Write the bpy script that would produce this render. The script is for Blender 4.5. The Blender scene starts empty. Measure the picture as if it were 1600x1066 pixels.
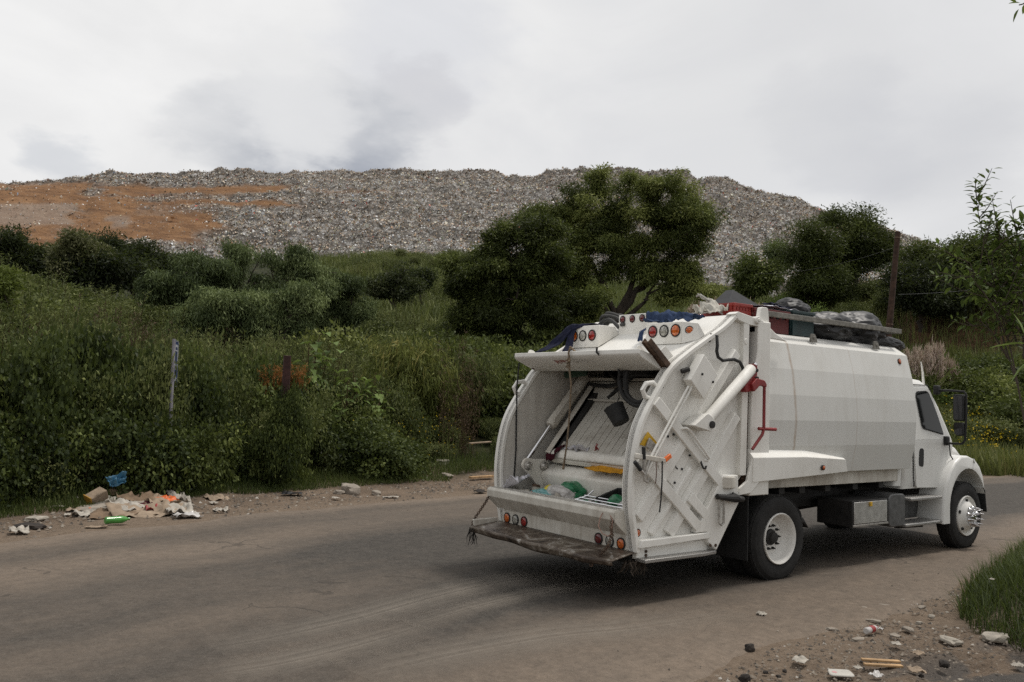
import bpy, bmesh, math, random
import numpy as np
from mathutils import Vector, Matrix
random.seed(7)
RNG = np.random.default_rng(7)
R = math.radians
SC = bpy.context.scene
COL = SC.collection

# ------------------------------------------------------------------ camera
YAW, PITCH, ROLL = 0.9371, 0.0659, 0.0329
CAM = Vector((-8.7949, -7.5881, 2.1212))
FPX = 1322.39
fwd = Vector((math.cos(PITCH)*math.cos(YAW), math.cos(PITCH)*math.sin(YAW), math.sin(PITCH)))
rgt = Vector((math.sin(YAW), -math.cos(YAW), 0.0))
upv = rgt.cross(fwd)
rg2 = math.cos(ROLL)*rgt + math.sin(ROLL)*upv
up2 = -math.sin(ROLL)*rgt + math.cos(ROLL)*upv
cd = bpy.data.cameras.new('camera')
cam = bpy.data.objects.new('camera', cd)
COL.objects.link(cam)
cd.sensor_width = 36.0
cd.lens = FPX/1600*36
cd.clip_start = 0.1
cd.clip_end = 6000
M = Matrix((rg2, up2, -fwd)).transposed().to_4x4()
M.translation = CAM
cam.matrix_world = M
SC.camera = cam

# ------------------------------------------------------------------ sky, sun, exposure
SUN_EL, SUN_AZ = R(66), R(-8)          # azimuth measured from +x towards +y
w = bpy.data.worlds.new('World')
SC.world = w
w.use_nodes = True
nt = w.node_tree
nt.nodes.clear()
def N(tree, t, **k):
    n = tree.nodes.new(t)
    for a, b in k.items():
        setattr(n, a, b)
    return n
def ramp(tree, stops, interp='LINEAR'):
    n = tree.nodes.new('ShaderNodeValToRGB')
    cr = n.color_ramp
    cr.interpolation = interp
    while len(cr.elements) < len(stops):
        cr.elements.new(0.5)
    for e, (p, c) in zip(cr.elements, stops):
        e.position = p
        e.color = (c[0], c[1], c[2], 1) if not isinstance(c, (int, float)) else (c, c, c, 1)
    return n
def mathn(tree, op, a, b=None, clamp=False):
    n = tree.nodes.new('ShaderNodeMath')
    n.operation = op
    n.use_clamp = clamp
    for i, x in enumerate((a, b)):
        if x is None: continue
        if isinstance(x, (int, float)): n.inputs[i].default_value = x
        else: tree.links.new(x, n.inputs[i])
    return n.outputs[0]
def mixc(tree, f, a, b, mode='MIX'):
    n = tree.nodes.new('ShaderNodeMix')
    n.data_type = 'RGBA'
    n.blend_type = mode
    for i, x in ((0, f), (6, a), (7, b)):
        if isinstance(x, (int, float)): n.inputs[i].default_value = x
        elif isinstance(x, tuple): n.inputs[i].default_value = (x[0], x[1], x[2], 1)
        else: tree.links.new(x, n.inputs[i])
    return n.outputs[2]
sky = N(nt, 'ShaderNodeTexSky', sky_type='NISHITA', sun_disc=False)
sky.sun_elevation = SUN_EL
sky.sun_rotation = R(90) - SUN_AZ
tc = N(nt, 'ShaderNodeTexCoord')
gen = tc.outputs['Generated']
def px_dir(u, v):
    d = fwd + (u-800)/FPX*rg2 - (v-533)/FPX*up2
    return d.normalized()
mp = N(nt, 'ShaderNodeMapping')
mp.inputs['Scale'].default_value = (1, 1, 2.2)
nt.links.new(gen, mp.inputs[0])
nz = N(nt, 'ShaderNodeTexNoise')
nz.inputs['Scale'].default_value = 2.6
nz.inputs['Detail'].default_value = 7
nz.inputs['Roughness'].default_value = 0.52
nz.inputs['Distortion'].default_value = 0.5
nt.links.new(mp.outputs[0], nz.inputs[0])
nz2 = N(nt, 'ShaderNodeTexNoise')
nz2.inputs['Scale'].default_value = 5.5
nz2.inputs['Detail'].default_value = 9
nz2.inputs['Roughness'].default_value = .56
nt.links.new(mp.outputs[0], nz2.inputs[0])
# direction, warped by the noise so the cloud banks have ragged rims
vm = N(nt, 'ShaderNodeVectorMath', operation='SUBTRACT')
nt.links.new(nz2.outputs['Color'], vm.inputs[0]); vm.inputs[1].default_value = (.5, .5, .5)
vs = N(nt, 'ShaderNodeVectorMath', operation='SCALE'); nt.links.new(vm.outputs[0], vs.inputs[0]); vs.inputs['Scale'].default_value = 0.24
va = N(nt, 'ShaderNodeVectorMath', operation='ADD'); nt.links.new(gen, va.inputs[0]); nt.links.new(vs.outputs[0], va.inputs[1])
def bank(u, v, a0, a1):
    """soft disc of cloud around one direction of the sky: 1 inside a0 degrees, 0 beyond a1"""
    d = N(nt, 'ShaderNodeVectorMath', operation='DOT_PRODUCT')
    nn = N(nt, 'ShaderNodeVectorMath', operation='NORMALIZE'); nt.links.new(va.outputs[0], nn.inputs[0])
    nt.links.new(nn.outputs[0], d.inputs[0]); d.inputs[1].default_value = px_dir(u, v)
    m = N(nt, 'ShaderNodeMapRange', interpolation_type='SMOOTHSTEP')
    nt.links.new(d.outputs['Value'], m.inputs[0])
    m.inputs[1].default_value = math.cos(R(a1)); m.inputs[2].default_value = math.cos(R(a0))
    return m.outputs[0]
base = ramp(nt, [(0.30, (7.4, 7.42, 7.5)), (0.46, (8.2, 8.17, 8.12)), (0.64, (9.0, 8.95, 8.85))])
nt.links.new(nz.outputs['Fac'], base.inputs[0])
c = base.outputs[0]
for (u, v, a0, a1, colr, s) in ((500, 245, 0, 7.0, (3.4, 3.65, 4.2), .92), (400, 225, 0, 5.5, (4.6, 4.8, 5.2), .5), (445, 165, 0, 4.5, (9.2, 9.15, 9.05), .6), (560, 150, 0, 5, (6.9, 6.95, 7.1), .4), (660, 20, 0, 7, (6.0, 6.2, 6.8), .4),
                                (1310, 225, 0, 6, (5.3, 5.4, 5.8), .45), (90, 275, 0, 3.0, (5.2, 5.5, 6.0), .5), (440, 150, 0, 6, (7.8, 7.8, 7.8), .6),
                                (660, 140, 0, 3.5, (5.8, 5.8, 6.1), .5), (1500, 320, 1, 8, (5.4, 5.5, 5.8), .35), (1450, 60, 2, 12, (5.9, 5.95, 6.15), .4), (1180,120,2,10,(7.3,7.3,7.3),.5)):
    c = mixc(nt, mathn(nt, 'MULTIPLY', bank(u, v, a0, a1), s), c, colr)
c = mixc(nt, 0.96, sky.outputs[0], c)
# unseen sky behind the viewer, dimmed to darken the surfaces facing the camera
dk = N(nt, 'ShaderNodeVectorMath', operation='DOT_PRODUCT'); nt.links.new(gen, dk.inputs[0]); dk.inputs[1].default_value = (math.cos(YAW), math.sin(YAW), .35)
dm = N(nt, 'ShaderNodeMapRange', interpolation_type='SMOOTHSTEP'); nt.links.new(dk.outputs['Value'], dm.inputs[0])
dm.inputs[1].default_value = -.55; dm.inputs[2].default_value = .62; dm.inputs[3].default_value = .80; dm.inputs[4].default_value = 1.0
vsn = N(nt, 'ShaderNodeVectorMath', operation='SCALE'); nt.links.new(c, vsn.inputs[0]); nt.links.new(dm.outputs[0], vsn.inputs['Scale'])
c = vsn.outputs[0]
bg = N(nt, 'ShaderNodeBackground')
bg.inputs['Strength'].default_value = 0.094
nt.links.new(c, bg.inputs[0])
wo = N(nt, 'ShaderNodeOutputWorld')
nt.links.new(bg.outputs[0], wo.inputs[0])
sd = bpy.data.lights.new('sun', 'SUN')
sd.energy = 2.1
sd.angle = R(10)
sd.color = (1.0, 0.95, 0.88)
sun = bpy.data.objects.new('sun', sd)
COL.objects.link(sun)
sv = Vector((math.cos(SUN_EL)*math.cos(SUN_AZ), math.cos(SUN_EL)*math.sin(SUN_AZ), math.sin(SUN_EL)))
sun.rotation_euler = sv.to_track_quat('Z', 'Y').to_euler()
sun.location = (0, 0, 60)
SC.view_settings.view_transform = 'Standard'
SC.view_settings.look = 'None'
SC.view_settings.exposure = 0.12
SC.view_settings.gamma = 1.0
SC.render.engine = 'CYCLES'
SC.cycles.use_denoising = False
SC.cycles.max_bounces = 6
SC.cycles.diffuse_bounces = 3
SC.cycles.glossy_bounces = 3
SC.cycles.transparent_max_bounces = 8

# ------------------------------------------------------------------ helpers
def at(u, v, r):
    """point of the sight line of a photo pixel at horizontal range r (used to work out real positions)"""
    d = fwd + (u-800)/FPX*rg2 - (v-533)/FPX*up2
    return CAM + d/math.hypot(d.x, d.y)*r
def tag(o, label=None, cat=None, group=None, kind=None):
    if label: o['label'] = label
    if cat: o['category'] = cat
    if group: o['group'] = group
    if kind: o['kind'] = kind
    return o
def empty(name, loc=(0, 0, 0), rz=0.0):
    o = bpy.data.objects.new(name, None)
    o.empty_display_size = 0.2
    COL.objects.link(o)
    o.location = loc
    o.rotation_euler = (0, 0, rz)
    return o
def link(name, me, parent=None, loc=None):
    o = bpy.data.objects.new(name, me)
    COL.objects.link(o)
    if parent: o.parent = parent
    if loc is not None: o.location = loc
    return o
def smoothstep(a, b, x):
    t = np.clip((x-a)/(b-a), 0, 1)
    return t*t*(3-2*t)
_H = np.random.default_rng(3).random(4096)
def vnoise(x, y, z=0.0):
    x = np.asarray(x, float); y = np.asarray(y, float); z = np.asarray(z, float)+np.zeros_like(x)
    xi = np.floor(x).astype(np.int64); yi = np.floor(y).astype(np.int64); zi = np.floor(z).astype(np.int64)
    fx = x-xi; fy = y-yi; fz = z-zi
    fx = fx*fx*(3-2*fx); fy = fy*fy*(3-2*fy); fz = fz*fz*(3-2*fz)
    def h(i, j, k):
        return _H[((i*73856093) ^ (j*19349663) ^ (k*83492791)) & 4095]
    def l(a, b, t): return a+(b-a)*t
    return l(l(l(h(xi, yi, zi), h(xi+1, yi, zi), fx), l(h(xi, yi+1, zi), h(xi+1, yi+1, zi), fx), fy),
             l(l(h(xi, yi, zi+1), h(xi+1, yi, zi+1), fx), l(h(xi, yi+1, zi+1), h(xi+1, yi+1, zi+1), fx), fy), fz)
def fbm(x, y, z=0.0, o=4):
    s = 0; a = 0.5; f = 1.0
    for i in range(o):
        s = s+a*(vnoise(x*f+17*i, y*f+5*i, np.asarray(z)*f)-0.5)
        a *= 0.5; f *= 2.03
    return s

class MB:
    """collects shapes; build() links them as one mesh object"""
    def __init__(s):
        s.v = []; s.f = []; s.m = []; s.c = []
    def cuts(s): return list(zip(s.c, s.c[1:]+[len(s.v)]))
    def add(s, vs, fs, mi=0):
        o = len(s.v); s.c.append(o)
        s.v += [tuple(p) for p in vs]
        s.f += [tuple(i+o for i in f) for f in fs]
        s.m += [mi]*len(fs)
        return s
    def hexa(s, p, mi=0):
        return s.add(p, [(0, 3, 2, 1), (4, 5, 6, 7), (0, 1, 5, 4), (1, 2, 6, 5), (2, 3, 7, 6), (3, 0, 4, 7)], mi)
    def box(s, x0, x1, y0, y1, z0, z1, mi=0):
        return s.hexa([(x0, y0, z0), (x1, y0, z0), (x1, y1, z0), (x0, y1, z0), (x0, y0, z1), (x1, y0, z1), (x1, y1, z1), (x0, y1, z1)], mi)
    def prism(s, poly, axis, a, b, mi=0):
        """polygon extruded along an axis; for 'y' the polygon is (x,z), 'x': (y,z), 'z': (x,y)"""
        def P(p, t):
            return (p[0], t, p[1]) if axis == 'y' else ((t, p[0], p[1]) if axis == 'x' else (p[0], p[1], t))
        n = len(poly)
        vs = [P(p, a) for p in poly]+[P(p, b) for p in poly]
        fs = [tuple(range(n)), tuple(range(2*n-1, n-1, -1))]+[(i, i+n, (i+1) % n+n, (i+1) % n) for i in range(n)]
        return s.add(vs, fs, mi)
    def bar(s, p0, p1, w, h, up=(0, 0, 1), mi=0):
        p0 = Vector(p0); p1 = Vector(p1)
        d = (p1-p0).normalized()
        x = d.cross(Vector(up)).normalized()
        u = x.cross(d)
        c = []
        for p in (p0, p1):
            c += [p-x*w/2-u*h/2, p+x*w/2-u*h/2, p+x*w/2+u*h/2, p-x*w/2+u*h/2]
        return s.hexa(c, mi)
    def tube(s, pts, r, n=8, mi=0, closed=False):
        pts = [Vector(p) for p in pts]
        k = len(pts)
        rr = r if isinstance(r, (list, tuple)) else [r]*k
        t0 = (pts[1]-pts[0]).normalized()
        a = t0.orthogonal().normalized()
        vs = []
        for i in range(k):
            t = (pts[min(i+1, k-1)]-pts[max(i-1, 0)]).normalized()
            a = (a-t*a.dot(t)).normalized()
            b = t.cross(a)
            for j in range(n):
                q = 2*math.pi*j/n
                vs.append(pts[i]+(a*math.cos(q)+b*math.sin(q))*rr[i])
        fs = [(i*n+j, i*n+(j+1) % n, (i+1)*n+(j+1) % n, (i+1)*n+j) for i in range(k-1) for j in range(n)]
        fs += [tuple(range(n-1, -1, -1)), tuple((k-1)*n+j for j in range(n))]
        return s.add(vs, fs, mi)
    def lathe(s, prof, c, ax, n=32, mi=0):
        """profile of (radius, distance along axis) spun round axis ax through c"""
        c = Vector(c); ax = Vector(ax).normalized()
        a = ax.orthogonal().normalized(); b = ax.cross(a)
        k = len(prof)
        vs = []
        for (r, d) in prof:
            for j in range(n):
                q = 2*math.pi*j/n
                vs.append(c+ax*d+(a*math.cos(q)+b*math.sin(q))*max(r, 1e-4))
        fs = [(i*n+j, i*n+(j+1) % n, (i+1)*n+(j+1) % n, (i+1)*n+j) for i in range(k-1) for j in range(n)]
        return s.add(vs, fs, mi)
    def rail(s, pts, a, b, th, axis='y', side=1, mi=0):
        """flat strip following a polyline in the (x,z) plane, y from a to b, thickness th to one side"""
        k = len(pts)
        vs = []
        for i in range(k):
            p0 = pts[max(i-1, 0)]; p1 = pts[min(i+1, k-1)]
            tx, tz = p1[0]-p0[0], p1[1]-p0[1]
            l = math.hypot(tx, tz)
            nx, nz_ = -tz/l*side*th, tx/l*side*th
            x, z = pts[i]
            vs += [(x, a, z), (x, b, z), (x+nx, b, z+nz_), (x+nx, a, z+nz_)]
        fs = []
        for i in range(k-1):
            o = i*4
            for j in range(4):
                fs.append((o+j, o+(j+1) % 4, o+4+(j+1) % 4, o+4+j))
        fs += [(0, 3, 2, 1), ((k-1)*4, (k-1)*4+1, (k-1)*4+2, (k-1)*4+3)]
        return s.add(vs, fs, mi)
    def loft(s, rings, mi=0, cap=True):
        n = len(rings[0]); k = len(rings)
        vs = [p for r in rings for p in r]
        fs = [(i*n+j, i*n+(j+1) % n, (i+1)*n+(j+1) % n, (i+1)*n+j) for i in range(k-1) for j in range(n)]
        if cap: fs += [tuple(range(n-1, -1, -1)), tuple((k-1)*n+j for j in range(n))]
        return s.add(vs, fs, mi)
    def grid(s, fn, nu, nv, mi=0):
        vs = [fn(i/nu, j/nv) for i in range(nu+1) for j in range(nv+1)]
        fs = [(i*(nv+1)+j, (i+1)*(nv+1)+j, (i+1)*(nv+1)+j+1, i*(nv+1)+j+1) for i in range(nu) for j in range(nv)]
        return s.add(vs, fs, mi)
    def mesh(s, name, mats):
        me = bpy.data.meshes.new(name)
        me.from_pydata([tuple(p) for p in s.v], [], s.f)
        for m in (mats if isinstance(mats, (list, tuple)) else [mats]):
            me.materials.append(m)
        me.polygons.foreach_set('material_index', s.m)
        bm = bmesh.new(); bm.from_mesh(me)
        bmesh.ops.recalc_face_normals(bm, faces=bm.faces)
        bm.to_mesh(me); bm.free()
        me.update()
        return me
    def build(s, name, mats, parent=None, bevel=0.0, smooth=True, loc=None, ang=35, solid=0.0, seg=2):
        me = s.mesh(name, mats)
        if smooth:
            me.polygons.foreach_set('use_smooth', [True]*len(me.polygons))
            me.set_sharp_from_angle(angle=R(ang))
        o = link(name, me, parent, loc)
        if solid:
            md = o.modifiers.new('thickness', 'SOLIDIFY'); md.thickness = solid; md.offset = 0
        if bevel:
            md = o.modifiers.new('bevel', 'BEVEL'); md.width = bevel; md.segments = seg; md.limit_method = 'ANGLE'; md.angle_limit = R(40)
        return o

def np_mesh(name, V, F, mats, attrs=None, smooth=False, mi=None):
    """mesh from numpy arrays: V (n,3), F (m,k) all faces of k corners"""
    me = bpy.data.meshes.new(name)
    n, (m, k) = len(V), F.shape
    me.vertices.add(n); me.loops.add(m*k); me.polygons.add(m)
    me.vertices.foreach_set('co', np.ascontiguousarray(V, dtype=np.float32).ravel())
    me.loops.foreach_set('vertex_index', np.ascontiguousarray(F, dtype=np.int32).ravel())
    me.polygons.foreach_set('loop_start', np.arange(0, m*k, k, dtype=np.int32))
    me.polygons.foreach_set('loop_total', np.full(m, k, dtype=np.int32))
    if smooth: me.polygons.foreach_set('use_smooth', np.ones(m, dtype=bool))
    for mt in (mats if isinstance(mats, (list, tuple)) else [mats]): me.materials.append(mt)
    if mi is not None: me.polygons.foreach_set('material_index', np.asarray(mi, dtype=np.int32))
    for a, vals in (attrs or {}).items():
        vals = np.asarray(vals, dtype=np.float32)
        if vals.ndim == 2:
            at_ = me.attributes.new(a, 'FLOAT_COLOR', 'POINT'); at_.data.foreach_set('color', vals.ravel())
        else:
            at_ = me.attributes.new(a, 'FLOAT', 'POINT'); at_.data.foreach_set('value', vals)
    me.update(calc_edges=True)
    return me

# ------------------------------------------------------------------ materials
def newmat(name):
    m = bpy.data.materials.new(name); m.use_nodes = True
    t = m.node_tree; t.nodes.clear()
    o = N(t, 'ShaderNodeOutputMaterial'); b = N(t, 'ShaderNodeBsdfPrincipled')
    t.links.new(b.outputs[0], o.inputs[0])
    return m, t, b, o
def noise(t, scale, detail=4, rough=.55, vec=None, mscale=None, dist=0.0):
    n = N(t, 'ShaderNodeTexNoise')
    n.inputs['Scale'].default_value = scale; n.inputs['Detail'].default_value = detail
    n.inputs['Roughness'].default_value = rough; n.inputs['Distortion'].default_value = dist
    if vec is None:
        vec = N(t, 'ShaderNodeTexCoord').outputs['Object']
    if mscale:
        mpn = N(t, 'ShaderNodeMapping'); mpn.inputs['Scale'].default_value = mscale
        t.links.new(vec, mpn.inputs[0]); vec = mpn.outputs[0]
    t.links.new(vec, n.inputs[0])
    return n.outputs['Fac']
def bump(t, b, h, strength=.3, dist=.02):
    bn = N(t, 'ShaderNodeBump'); bn.inputs['Strength'].default_value = strength; bn.inputs['Distance'].default_value = dist
    t.links.new(h, bn.inputs['Height']); t.links.new(bn.outputs[0], b.inputs['Normal'])
def simple(name, col, rough=.6, metal=0.0, var=.25, scale=6.0, spec=.5, bmp=0.0, bscale=40.0):
    m, t, b, o = newmat(name)
    f = noise(t, scale, 5)
    d = tuple(x*(1-var) for x in col); l = tuple(min(1, x*(1+var)) for x in col)
    r = ramp(t, [(.3, d), (.7, l)]); t.links.new(f, r.inputs[0])
    t.links.new(r.outputs[0], b.inputs['Base Color'])
    b.inputs['Roughness'].default_value = rough; b.inputs['Metallic'].default_value = metal
    b.inputs['Specular IOR Level'].default_value = spec
    if bmp: bump(t, b, noise(t, bscale, 3), bmp, .01)
    return m
def paint(name, dirt=.35, rust=.12, col=(.83, .82, .78), seams=(), streak=(1, 1, .12), rough=.42, dirtcol=(.30, .26, .20), lo=.46):
    """white truck paint with grime, runs and rust spots"""
    m, t, b, o = newmat(name)
    tc_ = N(t, 'ShaderNodeTexCoord').outputs['Object']
    big = noise(t, 1.6, 6, .6, tc_)
    run = noise(t, 9.0, 5, .6, tc_, streak)
    fine = noise(t, 45.0, 3, .7, tc_)
    g = mathn(t, 'ADD', mathn(t, 'MULTIPLY', big, .5), mathn(t, 'ADD', mathn(t, 'MULTIPLY', run, .35), mathn(t, 'MULTIPLY', fine, .15)))
    k = N(t, 'ShaderNodeMapRange'); t.links.new(g, k.inputs[0])
    k.inputs[1].default_value = lo; k.inputs[2].default_value = lo+.25; k.inputs[3].default_value = 0; k.inputs[4].default_value = dirt
    cc = mixc(t, k.outputs[0], col, dirtcol)
    # broad slight yellowing so that no panel is one flat colour
    cc = mixc(t, mathn(t, 'MULTIPLY', noise(t, .9, 3, .5, tc_), .22), cc, (.62, .58, .50))
    sp = noise(t, 26.0, 6, .75, tc_)
    k2 = N(t, 'ShaderNodeMapRange'); t.links.new(sp, k2.inputs[0])
    k2.inputs[1].default_value = .66; k2.inputs[2].default_value = .72; k2.inputs[4].default_value = rust*4 if rust*4 < 1 else 1
    cc = mixc(t, k2.outputs[0], cc, (.11, .055, .03))
    sx = N(t, 'ShaderNodeSeparateXYZ'); t.links.new(tc_, sx.inputs[0])
    for (x0, wd, sc_) in seams:
        off = mathn(t, 'ABSOLUTE', mathn(t, 'SUBTRACT', mathn(t, 'ADD', sx.outputs[0], mathn(t, 'MULTIPLY', mathn(t, 'SUBTRACT', noise(t, 3.0, 3, .6, tc_), .5), .05)), x0))
        k3 = N(t, 'ShaderNodeMapRange'); t.links.new(off, k3.inputs[0])
        k3.inputs[1].default_value = wd; k3.inputs[2].default_value = 0; k3.inputs[3].default_value = 0; k3.inputs[4].default_value = sc_
        amt = mathn(t, 'MULTIPLY', k3.outputs[0], noise(t, 6.0, 4, .7, tc_))
        cc = mixc(t, amt, cc, (.30, .19, .10))
    t.links.new(cc, b.inputs['Base Color'])
    rr = N(t, 'ShaderNodeMapRange'); t.links.new(g, rr.inputs[0]); rr.inputs[1].default_value = .3; rr.inputs[2].default_value = .7
    rr.inputs[3].default_value = rough; rr.inputs[4].default_value = min(.85, rough+.3)
    t.links.new(rr.outputs[0], b.inputs['Roughness'])
    bump(t, b, noise(t, 2.2, 4, .5, tc_), .10, .02)
    return m
M_ = {}
M_['white'] = paint('white_paint', .34, .08)
M_['body'] = paint('body_paint', .22, .0, (.66, .66, .635), seams=((.27, .035, 1.1), (1.62, .02, .5)), rough=.36)
M_['cab'] = paint('cab_paint', .18, .0, (.74, .74, .72), rough=.22)
M_['dirtywhite'] = paint('scuffed_white_paint', .85, .24, (.68, .66, .60), rough=.6, lo=.415, dirtcol=(.24, .195, .145))
M_['hopper'] = paint('scraped_hopper_steel', .85, .22, (.52, .50, .45), streak=(1, .14, 1), rough=.55, dirtcol=(.17, .14, .105), lo=.43)
M_['blade'] = paint('scuffed_blade_paint', .55, .22, (.80, .78, .72), rough=.5, dirtcol=(.28, .22, .16), lo=.45)
M_['wall'] = paint('hopper_wall_paint', .60, .16, (.66, .64, .59), rough=.5, dirtcol=(.24, .20, .16), lo=.42)
M_['panelwhite'] = paint('side_plate_paint', .32, .10, (.84, .83, .79))
M_['red'] = simple('red_paint', (.22, .018, .018), .5, var=.35)
M_['rust'] = simple('rusty_brown_steel', (.09, .055, .035), .8, .2, .5, 14, bmp=.3)
M_['black'] = simple('black_rubber', (.018, .018, .018), .75, var=.3, bmp=.15, scale=12)
M_['tyre'] = simple('tyre_rubber', (.015, .0145, .014), .9, var=.4, scale=10, bmp=.2)
M_['dark'] = simple('greasy_dark_steel', (.020, .019, .018), .7, .1, .5, 8)
M_['chrome'] = simple('polished_chrome', (.75, .75, .76), .15, 1.0, .06)
M_['alu'] = simple('dull_aluminium', (.52, .51, .49), .42, .75, .22, 9, bmp=.1)
M_['aludark'] = simple('dark_aluminium', (.13, .13, .13), .5, .6, .3, 9)
M_['steel'] = simple('worn_steel', (.42, .40, .37), .45, .7, .3, 20)
M_['greysteel'] = simple('weathered_grey_rail', (.21, .20, .175), .65, .2, .35, 16, bmp=.2)
M_['rimwhite'] = paint('rim_paint', .35, .05, (.72, .71, .68))
M_['yellow'] = simple('yellow_paint', (.55, .33, .02), .55, var=.25)
M_['orange'] = simple('orange_plastic', (.75, .16, .03), .4, var=.15)
def lens(name, col, glow=0.0):
    m, t, b, o = newmat(name)
    v = N(t, 'ShaderNodeTexVoronoi'); v.inputs['Scale'].default_value = 60
    t.links.new(N(t, 'ShaderNodeTexCoord').outputs['Object'], v.inputs[0])
    r = ramp(t, [(.0, tuple(min(1, x*1.5) for x in col)), (.6, tuple(x*.45 for x in col))]); t.links.new(v.outputs['Distance'], r.inputs[0])
    t.links.new(r.outputs[0], b.inputs['Base Color'])
    b.inputs['Roughness'].default_value = .18
    b.inputs['Coat Weight'].default_value = .5
    return m
M_['lred'] = lens('red_lens', (.38, .022, .018))
M_['ldark'] = lens('dark_red_lens', (.16, .012, .012))
M_['lamber'] = lens('amber_lens', (.85, .17, .025))
M_['lclear'] = lens('clear_lens', (.46, .45, .40))
m, t, b, o = newmat('tinted_glass')
b.inputs['Base Color'].default_value = (.006, .007, .007, 1); b.inputs['Roughness'].default_value = .10; b.inputs['Specular IOR Level'].default_value = .22
M_['glass'] = m
m, t, b, o = newmat('mirror_glass')
b.inputs['Base Color'].default_value = (.05, .05, .055, 1); b.inputs['Roughness'].default_value = .08; b.inputs['Metallic'].default_value = .3
M_['mirror'] = m
m, t, b, o = newmat('tread_plate')
tcv = N(t, 'ShaderNodeTexCoord').outputs['Object']
ch = N(t, 'ShaderNodeTexChecker'); ch.inputs['Scale'].default_value = 70; ch.inputs[1].default_value = (.45, .44, .42, 1); ch.inputs[2].default_value = (.30, .29, .28, 1)
t.links.new(tcv, ch.inputs[0]); t.links.new(ch.outputs[0], b.inputs['Base Color']); b.inputs['Metallic'].default_value = .7; b.inputs['Roughness'].default_value = .4
bump(t, b, ch.outputs[1], .5, .01)
M_['tread'] = m
# the worn rear step: bare, muddy, scratched steel
m, t, b, o = newmat('muddy_step_steel')
tcv = N(t, 'ShaderNodeTexCoord').outputs['Object']
r = ramp(t, [(.30, (.02, .014, .010)), (.45, (.075, .054, .040)), (.56, (.16, .13, .10)), (.66, (.44, .42, .39))])
t.links.new(noise(t, 5.5, 8, .68, tcv, (1, .7, 1), 1.2), r.inputs[0]); t.links.new(r.outputs[0], b.inputs['Base Color'])
b.inputs['Roughness'].default_value = .48; b.inputs['Metallic'].default_value = .35
bump(t, b, noise(t, 9, 6, .6, tcv), .5, .03)
M_['step'] = m
# ------------------------------------------------------------------ the truck (x forward, right side at -y, rear axle over the origin)
TR = empty('garbage_truck')
tag(TR, 'white rear loading garbage truck driving away on the dusty road', 'garbage truck')
def P(mb, name, mat, parent=None, bevel=0.006, label=None, split=False, **k):
    if split:                        # every piece collected in mb becomes a part of its own
        o = None
        for i, (a, e_) in enumerate(mb.cuts()):
            fi = [j for j, f in enumerate(mb.f) if a <= f[0] < e_]
            pc = MB().add(mb.v[a:e_], [tuple(q-a for q in mb.f[j]) for j in fi])
            pc.m = [mb.m[j] for j in fi]
            o = P(pc, name, mat, parent, bevel, label, **k)
        return o
    mats = [M_[x] if isinstance(x, str) else x for x in (mat if isinstance(mat, (list, tuple)) else [mat])]
    o = mb.build(name, mats, parent or TR, bevel, **k)
    if label: o['label'] = label
    return o
def rpoly(pts, r, n=5):
    """polygon with rounded corners"""
    out = []
    k = len(pts)
    for i in range(k):
        p = Vector((pts[i][0], pts[i][1])); a = Vector((pts[i-1][0], pts[i-1][1])); b_ = Vector((pts[(i+1) % k][0], pts[(i+1) % k][1]))
        ri = r[i] if isinstance(r, (list, tuple)) else r
        da = min(ri, (a-p).length*.45); db = min(ri, (b_-p).length*.45)
        q0 = p+(a-p).normalized()*da; q1 = p+(b_-p).normalized()*db
        for j in range(n+1):
            t = j/n
            q = q0*(1-t)**2+p*2*t*(1-t)+q1*t*t
            out.append((q.x, q.y))
    return out
W2 = 1.22
# ---- body: faceted hull
prof = [(-1.138, 1.283), (-1.212, 1.633), (-1.230, 1.947), (-1.214, 2.257), (-1.168, 2.58), (-1.085, 2.907), (-.89, 3.035)]
prof = prof+[(-y, z) for y, z in reversed(prof)]
P(MB().prism(prof, 'x', -.34, 3.12), 'body_shell', 'body', ang=3, bevel=.004)
b = MB()
for s in (-1, 1):
    b.prism([(-.62, 1.06), (-.26, 1.06), (-.26, 2.77), (-.26, 3.12), (-.50, 3.12), (-.50, 2.77), (-.60, 2.3)], 'y', s*1.10, s*1.236)
    b.prism([(-.25, 3.08), (-.13, 3.01), (.13, 2.915), (-.25, 2.93)], 'y', s*1.17, s*1.20)
b.box(-.5, -.27, -1.2, 1.2, 2.98, 3.10)
P(b, 'rear_post', 'white', bevel=.012, split=True)
b = MB().box(-.56, 3.0, -1.02, -.94, 1.10, 1.284).box(-.56, 3.0, .94, 1.02, 1.10, 1.284)
P(b, 'side_sill', 'dirtywhite', split=True)
b = MB()
for x in (.35, .78, 1.35, 2.0, 2.65):
    b.box(x, x+.12, -.935, .935, 1.0, 1.24)
P(b, 'cross_member', 'dark', split=True)
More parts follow.
